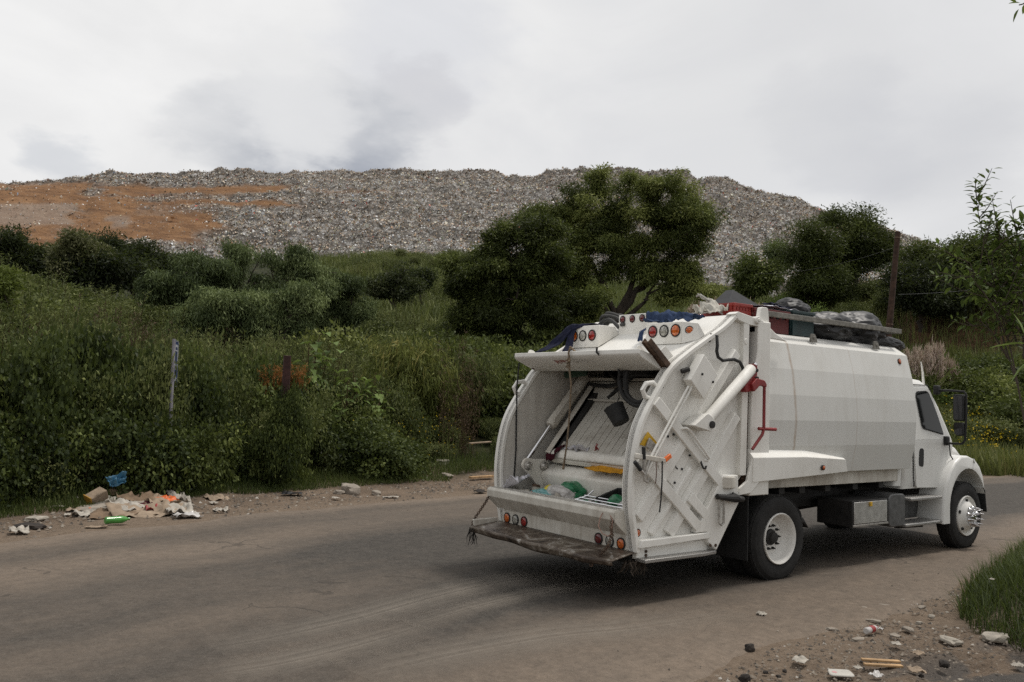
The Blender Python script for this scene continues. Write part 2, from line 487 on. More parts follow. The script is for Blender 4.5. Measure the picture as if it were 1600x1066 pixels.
# ---- skirt over the rear wheels, both sides
for s in (-1, 1):
    def q(pts): return [(x, s*y, z) for x, y, z in pts]
    b = MB()
    top = [(-.62, 1.20, 1.60), (.42, 1.19, 1.585), (1.38, 1.17, 1.47)]
    mid = [(-.62, 1.285, 1.505), (.42, 1.285, 1.50), (1.28, 1.27, 1.455)]
    low = [(-.62, 1.28, 1.22), (.52, 1.28, 1.262), (1.42, 1.22, 1.29)]
    vs = q(top+mid+low+[(-.62, 1.1, 1.22), (.52, 1.1, 1.262), (1.42, 1.1, 1.29)])
    fs = [(0, 1, 4, 3), (1, 2, 5, 4), (3, 4, 7, 6), (4, 5, 8, 7), (2, 8, 5), (6, 7, 10, 9), (7, 8, 11, 10), (0, 3, 6, 9)]
    b.add(vs, fs)
    # arch lip running down in front of the tailgate
    b.prism([(-.62, 1.50), (-.20, 1.40), (-.42, 1.27), (-.55, 1.17), (-.64, 1.10), (-.86, 1.08), (-.84, 1.16), (-.70, 1.24)], 'y', s*1.235, s*1.272)
    P(b, 'wheel_skirt', 'panelwhite', bevel=.005, ang=20)
# ---- chassis
b = MB()
for s in (-1, 1):
    b.box(-1.1, 5.75, s*.43-.04, s*.43+.04, .74, 1.0)
P(b, 'frame_rail', 'dark')
b = MB().tube([(0, -.62, .52), (0, .62, .52)], .10, 12).lathe([(0, -.2), (.16, -.16), (.23, 0), (.16, .16), (0, .2)], (0, 0, .52), (1, 0, 0), 16)
b.bar((4.76, -.9, .50), (4.76, .9, .50), .12, .12)
b.tube([(.2, 0, .56), (3.4, 0, .72)], .05, 10)
P(b, 'axle', 'dark', split=True)
b = MB()
for s in (-1, 1):
    b.tube([(.75, s*.45, .62), (1.35, s*.45, .62)], .14, 14)
b.box(3.2, 4.9, -.35, .35, .55, 1.0); b.box(.9, 1.6, -.38, .38, .70, 1.05); b.box(1.6, 3.1, .5, 1.02, .52, .95)
b.box(1.7, 3.2, -.42, .42, .95, 1.2)
b.prism([(.46, .78), (.78, .70), (.92, .55), (.80, .62), (.62, .66)], 'y', -1.0, -.55)
P(b, 'underbody', 'dark', bevel=.02, split=True)
# ---- wheels
def wheel(x, y, out, dual, name='wheel'):
    """out = -1 right side, +1 left side; y is the outer sidewall plane"""
    e = empty(name, (x, y, .52)); e.parent = TR
    ax = (0, out, 0)
    def tyre(yo):
        wd = .255
        pr = [(.300, -.02), (.315, -.012), (.36, .004), (.42, .006), (.465, -.004), (.495, -.03), (.514, -.055)]
        # tread with grooves
        d = -.06
        tr = []
        for k in range(4):
            a0 = -.06-k*.035; tr += [(.520, a0), (.520, a0-.026), (.508, a0-.027), (.508, a0-.034)]
        tr = tr[:-2]
        back = [(.514, -wd+.055), (.495, -wd+.03), (.465, -wd+.004), (.42, -wd-.006), (.36, -wd-.004), (.30, -wd+.02)]
        mb = MB().lathe(pr+tr+back+[(.300, -.02)], (0, yo, 0), ax, 56)
        # shoulder lugs
        for j in range(44):
            a = 2*math.pi*j/44
            for d in (-.040, -wd+.040):
                c_ = Vector((math.cos(a)*.508, yo+out*d, math.sin(a)*.508))
                tg = Vector((-math.sin(a), 0, math.cos(a)))
                mb.bar(c_-tg*.026, c_+tg*.026, .018, .012, up=(math.cos(a), 0, math.sin(a)))
        return mb
    mb = tyre(0)
    if dual:
        m2 = tyre(-out*.31); mb.add(m2.v, m2.f)
    P(mb, 'tyre', 'tyre', e, bevel=0, ang=28)
    if dual:
        rim = [(.300, -.03), (.308, .002), (.300, .012), (.288, .006), (.272, -.03), (.262, -.075), (.250, -.105), (.218, -.125), (.205, -.145), (.12, -.150), (.105, -.145), (.0, -.148)]
        P(MB().lathe(rim, (0, 0, 0), ax, 48), 'rim', 'rimwhite', e, bevel=0, ang=50)
        hb = MB().lathe([(.100, -.15), (.097, -.125), (.072, -.112), (.066, -.075), (.045, -.068), (0, -.068)], (0, 0, 0), ax, 20)
        for j in range(10):
            a = 2*math.pi*j/10
            hb.lathe([(.017, -.15), (.017, -.122), (.009, -.118), (.009, -.098), (0, -.098)], (math.cos(a)*.143, 0, math.sin(a)*.143), ax, 8)
        P(hb, 'hub', 'dark', e, bevel=.003)
    else:
        rim = [(.300, -.03), (.308, .0), (.300, .012), (.286, .004), (.268, -.022), (.245, -.02), (.225, .0), (.205, .022), (.18, .038), (.165, .06), (.15, .062), (0, .062)]
        rb = MB().lathe(rim, (0, 0, 0), ax, 48)
        P(rb, 'rim', 'rimwhite', e, bevel=0, ang=50)
        hh = MB()
        for j in range(5):
            a = 2*math.pi*(j+.25)/5
            hh.lathe([(.026, .0), (.026, .018), (0, .018)], (math.cos(a)*.232, out*-.008, math.sin(a)*.232), ax, 12)
        P(hh, 'hand_hole', 'dark', e, bevel=0, split=True)
        nb = MB()
        for j in range(10):
            a = 2*math.pi*(j+.5)/10
            nb.lathe([(.030, .045), (.030, .085), (.024, .095), (.021, .125), (.004, .20), (0, .202)], (math.cos(a)*.132, 0, math.sin(a)*.132), ax, 12)
        nb.lathe([(.075, .06), (.075, .10), (.05, .125), (0, .13)], (0, 0, 0), ax, 20)
        P(nb, 'spiked_nut_cover', 'chrome', e, bevel=0, label='chrome spiked wheel nut covers', ang=25, split=True)
    return e
wheel(0, -1.215, -1, True); wheel(0, 1.215, 1, True)
wheel(4.76, -1.155, -1, False); wheel(4.76, 1.155, 1, False)
b = MB()
for s in (-1, 1): b.box(-.60, -.585, s*.68, s*1.2, .30, 1.06)
P(b, 'mud_flap', 'black', bevel=.003, split=True)
# ---- cab
def ring(x0, x1, hw, z, r=.14, n=5):
    p = rpoly([(x0, -hw), (x1, -hw), (x1, hw), (x0, hw)], r, n)
    return [(x, y, z) for x, y in p]
b = MB().loft([ring(3.17, 4.45, .985, .97, .06), ring(3.17, 4.60, 1.025, 1.10, .07), ring(3.17, 4.62, 1.03, 1.62, .08), ring(3.18, 4.58, 1.03, 1.70, .08),
               ring(3.20, 4.29, .985, 2.18, .12), ring(3.22, 4.08, .945, 2.48, .16), ring(3.26, 3.99, .88, 2.575, .2), ring(3.36, 3.86, .76, 2.61, .2)])
cabm = P(b, 'cab_shell', 'cab', bevel=0, ang=45)
P(MB().loft([ring(2.96, 3.16, .99, 1.02, .05), ring(2.96, 3.16, 1.0, 1.26, .05), ring(3.06, 3.16, .97, 2.5, .05)]), 'cab_back_panel', 'cab', bevel=0)
def ysl(z):                      # the cab side leans in above the belt line
    return -1.033 if z <= 1.70 else (-1.033+.045*(z-1.70)/.48 if z < 2.18 else -.988+.04*(z-2.18)/.30)
def sidepatch(poly, off, th, sgn=-1):
    """panel following the leaning cab side, proud of it by off"""
    k = len(poly)
    mb = MB()
    zs = sorted(set([round(p[1], 4) for p in poly]))
    vo = [(x, sgn*(-ysl(z)+off), z) for x, z in poly]; vi = [(x, sgn*(-ysl(z)+off-th), z) for x, z in poly]
    mb.add(vo+vi, [tuple(range(k)), tuple(range(2*k-1, k-1, -1))]+[(i, i+k, (i+1) % k+k, (i+1) % k) for i in range(k)])
    return mb
for s in (-1, 1):
    low = rpoly([(3.40, 1.69), (3.475, .985), (4.10, .965), (4.36, 1.30), (4.45, 1.69)], [.01, .05, .05, .2, .01], 4)
    d = P(sidepatch(low, .012, .02, s), 'cab_door', 'cab', bevel=.005)
    up = rpoly([(3.40, 1.69), (3.345, 2.46), (3.98, 2.47), (4.16, 2.16), (4.45, 1.69)], [.01, .12, .10, .3, .01], 5)
    P(sidepatch(up, .012, .02, s), 'door_upper_frame', 'cab', d, bevel=.004)
    win = rpoly([(3.655, 1.85), (3.545, 2.40), (3.935, 2.425), (4.14, 2.05), (4.275, 1.755)], [.06, .10, .09, .3, .04], 5)
    P(sidepatch(win, .019, .012, s), 'window_seal', 'black', d, bevel=0)
    cx_ = sum(p[0] for p in win)/len(win); cz_ = sum(p[1] for p in win)/len(win)
    P(sidepatch([(cx_+(x-cx_)*.93, cz_+(z-cz_)*.94) for x, z in win], .023, .012, s), 'window', 'glass', d, bevel=0)
    P(sidepatch(rpoly([(3.53, 1.30), (3.55, 1.56), (3.68, 1.56), (3.67, 1.28)], .055, 6), .017, .01, s), 'handle', 'black', d, bevel=.006)
    loop = [(x, s*(-ysl(z)+.004), z) for x, z in [(3.41, 1.0), (3.385, 1.6), (3.335, 2.2), (3.325, 2.44), (3.37, 2.50), (3.97, 2.505), (4.05, 2.42)]]
    P(MB().tube(loop, .007, 6), 'door_gap_seal', 'black', d, bevel=0)
    P(MB().tube([(4.40, s*1.06, 1.67), (4.42, s*1.07, 1.45), (4.47, s*1.10, 1.36), (4.56, s*1.13, 1.33), (4.80, s*1.17, 1.30)], .009, 6), 'hood_gap_seal', 'black', bevel=0)
b = MB().loft([[(4.60, -.90, 1.00), (4.60, .90, 1.00), (4.60, .90, 1.60), (4.60, .70, 1.68), (4.60, -.70, 1.68), (4.60, -.90, 1.60)],
               [(5.10, -.84, .95), (5.10, .84, .95), (5.10, .84, 1.52), (5.10, .62, 1.62), (5.10, -.62, 1.62), (5.10, -.84, 1.52)],
               [(5.55, -.74, .90), (5.55, .74, .90), (5.55, .72, 1.36), (5.55, .52, 1.47), (5.55, -.52, 1.47), (5.55, -.72, 1.36)],
               [(5.80, -.60, .85), (5.80, .60, .85), (5.80, .58, 1.20), (5.80, .42, 1.32), (5.80, -.42, 1.32), (5.80, -.58, 1.20)]])
P(b, 'hood', 'cab', bevel=.06, seg=4)
P(MB().box(5.79, 5.83, -.45, .45, .74, 1.15), 'grille', 'dark')
P(MB().box(5.62, 5.84, -.86, .86, .45, .72), 'bumper', 'steel', bevel=.04)
P(MB().loft([[(4.56, -.82, 1.70), (4.56, .82, 1.70), (4.60, .86, 1.66), (4.60, -.86, 1.66)], [(4.07, -.74, 2.44), (4.07, .74, 2.44), (4.11, .78, 2.40), (4.11, -.78, 2.40)]]), 'windscreen', 'glass', bevel=0)
# front mudguards with an arch cut round the wheel
for s in (-1, 1):
    outer = [(3.985, .52), (4.02, .80), (4.10, 1.03), (4.22, 1.21), (4.38, 1.35), (4.56, 1.435), (4.78, 1.44), (4.98, 1.385), (5.14, 1.27), (5.25, 1.12), (5.30, .93)]
    inner = [(5.24, .93)]
    for j in range(15):
        a = R(18)+R(165)*j/14
        inner.append((4.76+.575*math.cos(a)*(1.0), .64+.61*math.sin(a)))
    inner += [(4.19, .44), (4.0, .44)]
    def lp(y, sc, dz=0):
        cx, cz = 4.72, .72
        return [(cx+(x-cx)*sc, y, cz+(z-cz)*sc+dz) for x, z in outer]+[(x, y, z) for x, z in inner]
    mb = MB(); n = len(outer)+len(inner)
    rings_ = [lp(s*1.178, .955), lp(s*1.170, .985), lp(s*1.14, 1.0), lp(s*.78, 1.0)]
    vs = [p for r_ in rings_ for p in r_]
    fs = [tuple(range(n)), tuple(range(4*n-1, 3*n-1, -1))]
    for k in range(3):
        fs += [(k*n+i, (k+1)*n+i, (k+1)*n+(i+1) % n, k*n+(i+1) % n) for i in range(n)]
    mb.add(vs, fs)
    P(mb, 'mudguard', 'cab', bevel=0, ang=50)
    P(MB().bar((5.30, s*1.10, .90), (5.36, s*1.10, .55), .16, .02, up=(1, 0, 0)), 'mudguard_flap', 'black', bevel=.01)
    P(MB().bar((4.50, s*1.15, 1.25), (4.66, s*1.15, 1.36), .05, .06), 'hood_latch', 'black', bevel=.015)
    P(MB().lathe([(0, .0), (.035, .0), (.03, .018), (0, .02)], (4.95, s*1.165, 1.36), (.2, s, .3), 14), 'turn_signal', 'lclear', bevel=0)
P(MB().box(4.83, 4.97, -.845, -.838, 1.50, 1.535), 'badge', 'alu', bevel=.003)
# mirrors on tubular brackets
for s in (-1, 1):
    e = empty('mirror', (4.12, s*1.0, 2.42)); e.parent = TR
    P(MB().tube([(0, s*-.02, .01), (.02, s*.20, .015), (.03, s*.41, 0), (.03, s*.44, -.05), (.03, s*.435, -.40), (.03, s*.42, -.72), (.03, s*.38, -.775), (.10, s*.20, -.785), (.20, s*.05, -.78)], .017, 8), 'bracket', 'black', e, bevel=0)
    mb = MB().box(-.06, .04, s*-.02, s*.06, -.05, .09)
    mb.box(.14, .24, s*.02, s*.10, -.82, -.68)
    P(mb, 'mount', 'black', e, bevel=.02, split=True)
    P(MB().prism(rpoly([(s*.27, -.04), (s*.42, -.04), (s*.42, -.44), (s*.27, -.44)], .04, 5), 'x', -.03, .07), 'mirror_housing', 'black', e, bevel=.012)
    P(MB().prism(rpoly([(s*.285, -.06), (s*.405, -.06), (s*.405, -.42), (s*.285, -.42)], .03, 5), 'x', -.036, -.031), 'mirror_glass', 'mirror', e, bevel=0)
    P(MB().prism(rpoly([(s*.27, -.46), (s*.42, -.46), (s*.42, -.66), (s*.30, -.66)], .05, 5), 'x', -.03, .08), 'wide_mirror_housing', 'black', e, bevel=.012)
    P(MB().prism(rpoly([(s*.285, -.58), (s*.405, -.53), (s*.405, -.645), (s*.305, -.645)], .03, 5), 'x', -.037, -.031), 'wide_mirror_glass', 'clear_mirror' if 'clear_mirror' in M_ else 'mirror', e, bevel=0)
# aerial, roof lamps, roof fairing piece
P(MB().tube([(4.33, -.70, 2.50), (4.30, -.70, 2.72), (4.25, -.70, 2.88)], [.022, .016, .008], 8), 'aerial', 'white', bevel=0)
b = MB().lathe([(.055, 0), (.055, .02), (.04, .05), (.015, .06), (0, .06)], (3.85, -.60, 2.60), (0, 0, 1), 16)
for y in (-.3, 0, .3, .6): b.lathe([(.055, 0), (.055, .02), (.04, .05), (.015, .06), (0, .06)], (3.85, y, 2.61), (0, 0, 1), 16)
P(b, 'roof_marker_lamp', 'lamber', bevel=0, split=True)
P(MB().tube([(3.40, -.62, 2.60), (3.40, -.62, 2.74)], .03, 10), 'exhaust_stub', 'white', bevel=.004)
# steps, tank, tool box (right side), and battery box on the left
for (x0, x1, z) in ((3.12, 4.0, .86), (2.98, 4.16, .50)):
    P(MB().box(x0, x1, -1.16, -.86, z-.045, z), 'step', 'tread', bevel=.012)
    P(MB().box(x0, x1, .86, 1.16, z-.045, z), 'step', 'tread', bevel=.012)
b = MB()
for x in (3.18, 3.62):
    b.bar((x, -1.10, .47), (x, -1.10, .83), .03, .05); b.bar((x, 1.10, .47), (x, 1.10, .83), .03, .05)
b.bar((3.22, -.88, .42), (3.9, -.88, .40), .08, .06)
P(b, 'step_bracket', 'dark', split=True)
P(MB().box(3.06, 3.95, -.80, -.76, .50, .84), 'step_back_plate', 'aludark')
P(MB().prism(rpoly([(2.60, .47), (2.60, .93), (3.03, .93), (3.03, .47)], .10, 6), 'y', -1.12, -.55), 'fuel_tank', 'aludark', bevel=.015, label='dark aluminium tank behind the step')
e = empty('tool_box', (2.09, -1.0, .5)); e.parent = TR
P(MB().box(-.43, .43, -.14, .40, .035, .385), 'box_case', 'dark', e, bevel=.012)
P(MB().box(-.405, .405, -.152, -.141, .075, .365), 'box_door', 'alu', e, bevel=.006)
P(MB().box(-.05, .0, -.175, -.153, .30, .36), 'latch', 'yellow', e, bevel=.005)
P(MB().box(-.43, .43, -.155, -.141, .04, .066), 'hinge_strip', 'steel', e, bevel=.003)
# ---- roof rail
b = MB()
for s in (-1, 1):
    b.bar((-.18, s*1.0, 3.262), (3.09, s*1.0, 3.262), .05, .065)
b.bar((3.07, -1.0, 3.255), (3.07, 1.0, 3.255), .045, .055)
P(b, 'roof_rail', 'greysteel', bevel=.005, split=True)
for s in (-1, 1):
    for x in (2.39, .9):
        b = MB().bar((x, s*1.0, 3.02), (x, s*1.0, 3.235), .055, .05)
        b.prism(rpoly([(x-.07, 2.965), (x-.05, 3.07), (x+.03, 3.07), (x+.09, 2.96)], .02, 3), 'y', s*1.02, s*1.045)
        b.lathe([(.02, 0), (.02, .012), (0, .012)], (x, s*1.045, 3.02), (0, s, 0), 10)
        P(b, 'rail_post', 'greysteel', bevel=.004)
# small marker lamps on the sides
def round_lamp(name, c, ax, r, mat, parent=None, label=None):
    mb = MB().lathe([(r*1.22, -.012), (r*1.22, .006), (r*1.02, .010), (r*1.0, .004)], c, ax, 24, 0)
    mb.lathe([(r*1.0, .004), (r*.85, .012), (r*.4, .018), (0, .019)], c, ax, 24, 1)
    return P(mb, name, ['black', mat], parent, bevel=0, label=label, ang=60)
for s in (-1, 1):
    round_lamp('marker_lamp', (.766, s*1.288, 1.36), (0, s, 0), .028, 'lamber')
    round_lamp('marker_lamp', (2.87, s*1.112, 2.81), (0, s, .2), .036, 'lamber')

# ---- tailgate
curve = [(-.70, 3.195), (-.90, 3.165), (-1.095, 3.02), (-1.38, 2.862), (-1.68, 2.692), (-1.96, 2.505), (-2.13, 2.30), (-2.31, 2.05), (-2.42, 1.85), (-2.485, 1.63), (-2.52, 1.40), (-2.53, 1.20), (-2.515, .98), (-2.47, .75), (-2.43, .545)]
def densify(pts, n=4):
    out = []
    P_ = [Vector((p[0], 0, p[1])) for p in pts]
    for i in range(len(P_)-1):
        p0 = P_[max(i-1, 0)]; p1 = P_[i]; p2 = P_[i+1]; p3 = P_[min(i+2, len(P_)-1)]
        for j in range(n):
            t = j/n
            q_ = .5*((2*p1)+(-p0+p2)*t+(2*p0-5*p1+4*p2-p3)*t*t+(-p0+3*p1-3*p2+p3)*t**3)
            out.append((q_.x, q_.z))
    out.append(pts[-1])
    return out
dc = densify(curve[1:], 4)
TG = empty('tailgate', (0, 0, 0)); TG.parent = TR
outline = dc+[(-1.205, .47), (-.87, .985), (-.83, 1.17), (-.69, 1.30), (-.665, 3.10), (-.70, 3.19)]
for s in (-1, 1):
    b = MB().prism(outline, 'y', s*1.125, s*1.175)
    sp = P(b, 'side_plate', 'panelwhite', TG, bevel=0, ang=30)
    b = MB().rail(dc, s*1.09, s*1.235, .045, side=1)
    b.prism([(-.93, 3.17), (-.87, 3.20), (-.40, 3.13), (-.40, 3.05), (-.66, 3.06), (-.86, 3.10)], 'y', s*1.10, s*1.235)
    P(b, 'side_flange', 'white', TG, bevel=.006)
    b = MB().prism([(-.80, 1.30), (-.68, 1.30), (-.655, 3.08), (-.75, 3.08)], 'y', s*1.17, s*1.232)
    b.lathe([(.035, 0), (.035, .006), (0, .006)], (-.72, s*1.232, 2.86), (0, s, 0), 14)
    P(b, 'front_stile', 'white', TG, bevel=.01)
    # hinge pin and ear at the top
    b = MB().tube([(-.535, s*1.16, 3.125), (-.535, s*1.27, 3.125)], .045, 18)
    b.lathe([(.02, .0), (.02, .012), (0, .012)], (-.535, s*1.27, 3.125), (0, s, 0), 10)
    b.prism(rpoly([(-.44, 3.10), (-.40, 3.30), (-.27, 3.30), (-.24, 3.10)], .03, 3), 'y', s*1.14, s*1.20)
    P(b, 'hinge_pin', 'white', TG, bevel=.006)
    # ribs pressed into the plate, rising forward
    def rib(p0, p1, wd, proud=.058):
        mb = MB(); d = Vector((p1[0]-p0[0], 0, p1[1]-p0[1])).normalized(); nn = Vector((-d.z, 0, d.x))
        y0, y1 = s*1.174, s*(1.176+proud)
        def c_(p, k, y): return (p[0]+nn.x*k, y, p[1]+nn.z*k)
        a, b2 = wd/2, wd/2-.03
        mb.hexa([c_(p0, -a, y0), c_(p1, -a, y0), c_(p1, a, y0), c_(p0, a, y0), c_(p0, -b2, y1), c_(p1, -b2, y1), c_(p1, b2, y1), c_(p0, b2, y1)])
        return mb
    for (p0, p1, wd) in (((-2.40, .90), (-.86, 2.72), .17), ((-1.93, .70), (-.84, 1.99), .17), ((-2.20, .72), (-1.62, 1.40), .10)):
        P(rib(p0, p1, wd), 'pressed_rib', 'panelwhite', TG, bevel=.008)
    # flat bars falling forward, on top of the ribs
    for (p0, p1) in (((-2.44, 1.535), (-1.515, .765)), ((-2.21, 2.13), (-1.155, 1.235)), ((-1.66, 1.10), (-1.36, .86))):
        P(MB().bar((p0[0], s*1.248, p0[1]), (p1[0], s*1.248, p1[1]), .030, .115, up=(.64, 0, .77)), 'cross_bar', 'white', TG, bevel=.006)
    b = MB().prism([(-2.42, .60), (-2.40, .68), (-1.365, .695), (-1.335, .63)], 'y', s*1.175, s*1.275)
    b.box(-2.40, -1.30, s*1.13, s*1.20, .475, .605)
    P(b, 'lower_channel', 'white', TG, bevel=.008)
    b = MB().prism([(-1.565, .70), (-1.12, 1.32), (-.86, 1.31), (-.845, .99), (-1.215, .485), (-1.36, .585), (-1.37, .70)], 'y', s*1.175, s*1.262)
    P(b, 'corner_gusset', 'white', TG, bevel=.012)
    b = MB().tube([(-1.03, s*1.22, 1.17), (-1.03, s*1.22, 1.30)], .11, 18)
    P(b, 'latch_pocket', 'dirtywhite', TG, bevel=.01)
    b = MB().tube([(-1.27, s*1.30, 1.09), (-1.12, s*1.31, 1.07), (-.98, s*1.32, 1.06), (-.83, s*1.31, 1.04)], [.03, .035, .05, .03], 10)
    b.tube([(-1.0, s*1.28, 1.10), (-.93, s*1.36, 1.04)], .035, 8)
    P(b, 'latch_bolt', 'dark', TG, bevel=.004)
    P(MB().tube([(-1.235, s*1.30, 1.10), (-1.232, s*1.30, .80), (-1.20, s*1.31, .77), (-1.15, s*1.30, .79), (-1.15, s*1.30, 1.05)], .013, 8), 'latch_loop', 'steel', TG, bevel=0)
    # narrow tread step along the bottom
    b = MB().prism([(-2.40, -1.175), (-2.40, -1.33), (-1.50, -1.33), (-1.25, -1.29), (-1.22, -1.175)] if s < 0 else [(-2.40, 1.175), (-2.40, 1.33), (-1.50, 1.33), (-1.25, 1.29), (-1.22, 1.175)], 'z', .455, .492)
    P(b, 'side_step', 'tread', TG, bevel=.006, label='narrow white tread plate step')
    b = MB()
    for (x, z) in ((-1.33, .55), (-1.24, .545), (-2.27, .60), (-2.27, .55), (-2.27, .51)):
        b.lathe([(.017, 0), (.017, .012), (0, .014)], (x, s*(1.262 if x > -1.5 else 1.2), z), (0, s, 0), 8)
    P(b, 'bolt', 'rust', TG, bevel=0, split=True)
    round_lamp('marker_lamp', (-2.375, s*1.178, .745), (0, s, 0), .036, 'lamber', TG)
    # lifting hook on the flange
    mb = MB().tube([(-2.10, s*1.15, 2.27), (-2.17, s*1.15, 2.325), (-2.27, s*1.15, 2.31), (-2.32, s*1.15, 2.24), (-2.28, s*1.15, 2.17), (-2.20, s*1.15, 2.15)], .028, 10)
    P(mb, 'lifting_hook', 'white', TG, bevel=0)
# sealing rubber between tailgate and body: rusty gap
b = MB()
for s in (-1, 1): b.box(-.66, -.60, s*1.09, s*1.19, 1.12, 3.05)
P(b, 'tailgate_seal', 'rust', TG, bevel=.004, split=True)
# right side fittings ------------------------------------------------
b = MB().prism([(-1.57, 2.66), (-1.335, 2.44), (-1.565, 2.165), (-1.775, 2.37)], 'y', -1.34, -1.222)
P(b, 'junction_box', 'white', TG, bevel=.006)
b = MB().tube([(-1.80, -1.22, 2.46), (-1.72, -1.26, 2.49)], .028, 10)
for (x, z) in ((-1.60, 2.44), (-1.42, 2.36)): b.lathe([(.014, 0), (.014, .01), (0, .012)], (x, -1.34, z), (0, -1, 0), 10)
P(b, 'box_fastener', 'dark', TG, bevel=0, split=True)
b = MB()
bolts = [(-1.80, 1.70), (-1.61, 1.54), (-1.73, 1.394), (-1.84, 1.25), (-2.03, 1.415), (-1.915, 1.555), (-1.86, 1.77), (-1.95, 1.75), (-1.10, 2.99), (-1.06, 3.0), (-1.30, 2.83), (-1.55, 2.74), (-2.05, 2.28)]
for (x, z) in bolts: b.lathe([(.014, 0), (.014, .012), (0, .014)], (x, -1.186 if z < 1.72 else -1.176, z), (0, -1, 0), 10)
P(b, 'plate_bolt', 'dark', TG, bevel=0, split=True)
P(MB().prism([(-2.12, 1.54), (-1.80, 1.745), (-1.585, 1.545), (-1.84, 1.20), (-2.07, 1.37)], 'y', -1.168, -1.188), 'access_plate', 'panelwhite', TG, bevel=.003)
e = empty('lift_cylinder', (-1.08, -1.31, 2.25)); e.parent = TG
P(MB().tube([(.38, 0, .30), (.36, 0, .285), (-.40, 0, -.32)], [.05, .066, .066], 20), 'barrel', 'white', e, bevel=.006)
P(MB().prism(rpoly([(-.68, -.375), (-.46, -.235), (-.36, -.29), (-.32, -.42), (-.38, -.44)], .03, 3), 'y', -.075, .12), 'clevis', 'white', e, bevel=.012)
P(MB().lathe([(.04, 0), (.04, .02), (.022, .022), (0, .022)], (-.40, -.075, -.36), (0, -1, 0), 14), 'clevis_pin', 'dark', e, bevel=0)
P(MB().tube([(.36, 0, .285), (.44, 0, .345)], .03, 12), 'rod', 'chrome', e, bevel=0)
e = empty('tailgate_lock', (-.70, -1.30, 2.4)); e.parent = TR
b = MB().prism(rpoly([(-.02, .20), (.05, .18), (.045, -.02), (-.02, -.12), (-.16, -.14), (-.17, -.04), (-.06, .03)], .02, 3), 'y', -.05, .03)
b.prism(rpoly([(-.09, -.04), (.0, .03), (.14, .01), (.18, -.03), (.18, -.07), (.06, -.05), (-.05, -.13)], .015, 3), 'y', -.085, -.045)
P(b, 'lock_bracket', 'red', e, bevel=.006)
P(MB().tube([(.16, -.06, -.03), (.165, -.06, -.08), (.165, -.06, -.55), (.14, -.06, -.62), (-.04, -.06, -.79)], .018, 8), 'crank_rod', 'red', e, bevel=0)
P(MB().tube([(.08, -.05, -.553), (.38, -.07, -.56)], .02, 8), 'crank_handle', 'red', e, bevel=.003)
b = MB().lathe([(.02, 0), (.02, .03), (0, .03)], (.01, -.05, .12), (0, -1, 0), 8); b.lathe([(.02, 0), (.02, .03), (0, .03)], (.02, -.05, .03), (0, -1, 0), 8)
P(b, 'lock_bolt', 'dark', e, bevel=0, split=True)
P(MB().tube([(-1.30, -1.19, 2.90), (-1.24, -1.235, 2.885), (-1.27, -1.27, 2.78), (-1.285, -1.275, 2.71), (-1.26, -1.275, 2.645), (-1.18, -1.275, 2.61), (-1.08, -1.275, 2.625), (-.98, -1.275, 2.635), (-.88, -1.275, 2.61), (-.82, -1.27, 2.55), (-.81, -1.27, 2.50)], .019, 10), 'hydraulic_hose', 'black', TG, bevel=0)
for off in (0, .06):
    P(MB().tube([(-1.76+off, -1.29, 2.30), (-2.28+off*.9, -1.295, 1.60), (-2.44+off*.8, -1.295, 1.36)], .013, 8), 'control_rod', 'white', TG, bevel=0)
e = empty('control_lever', (-2.36, -1.28, 1.50)); e.parent = TG
P(MB().bar((-.20, -.02, .06), (.25, -.02, -.0), .03, .055), 'lever_bar', 'dirtywhite', e, bevel=.008)
P(MB().bar((.24, -.02, .005), (.33, -.02, .055), .032, .05), 'lever_tip', 'orange', e, bevel=.008)
b = MB().tube([(-.085, -.03, .15), (-.078, -.03, .02)], .022, 10).tube([(-.21, -.03, -.0), (-.12, -.03, -.09)], .022, 10)
P(b, 'lever_grip', 'black', e, bevel=.006, split=True)
b = MB().tube([(-.08, -.03, .02), (-.075, -.03, -.13), (-.06, -.03, -.20), (-.02, -.03, -.215), (.0, -.03, -.17)], .016, 8)
b.tube([(-.12, -.03, -.09), (-.07, -.03, -.13)], .018, 8).tube([(.0, -.03, .01), (-.06, -.03, -.14)], .018, 8)
P(b, 'lever_linkage', 'steel', e, bevel=0)
b = MB().prism([(-2.275, 1.80), (-2.12, 1.675), (-2.20, 1.62), (-2.385, 1.665)], 'y', -1.19, -1.205)
P(b, 'warning_plate', 'yellow', TG, bevel=.003)
P(MB().prism([(-2.285, 1.74), (-2.15, 1.64), (-2.22, 1.58), (-2.33, 1.65)], 'y', -1.215, -1.24), 'lever_shield', 'steel', TG, bevel=.004)
P(MB().tube([(-1.84, -1.25, 1.835), (-1.78, -1.29, 1.845), (-1.73, -1.30, 1.82), (-1.56, -1.30, 1.66), (-1.40, -1.29, 1.515), (-1.40, -1.27, 1.49), (-1.47, -1.25, 1.495)], .015, 8), 'grab_handle', 'white', TG, bevel=0)
P(MB().tube([(-1.50, -1.25, 1.49), (-1.505, -1.28, 1.44), (-1.49, -1.29, 1.405), (-1.46, -1.29, 1.40), (-1.445, -1.29, 1.43)], .011, 8), 'rope_hook', 'dark', TG, bevel=0)
P(MB().tube([(-1.85, -1.19, 1.46), (-1.855, -1.22, 1.415), (-1.835, -1.225, 1.40)], .009, 6), 'rope_hook', 'dark', TG, bevel=0)
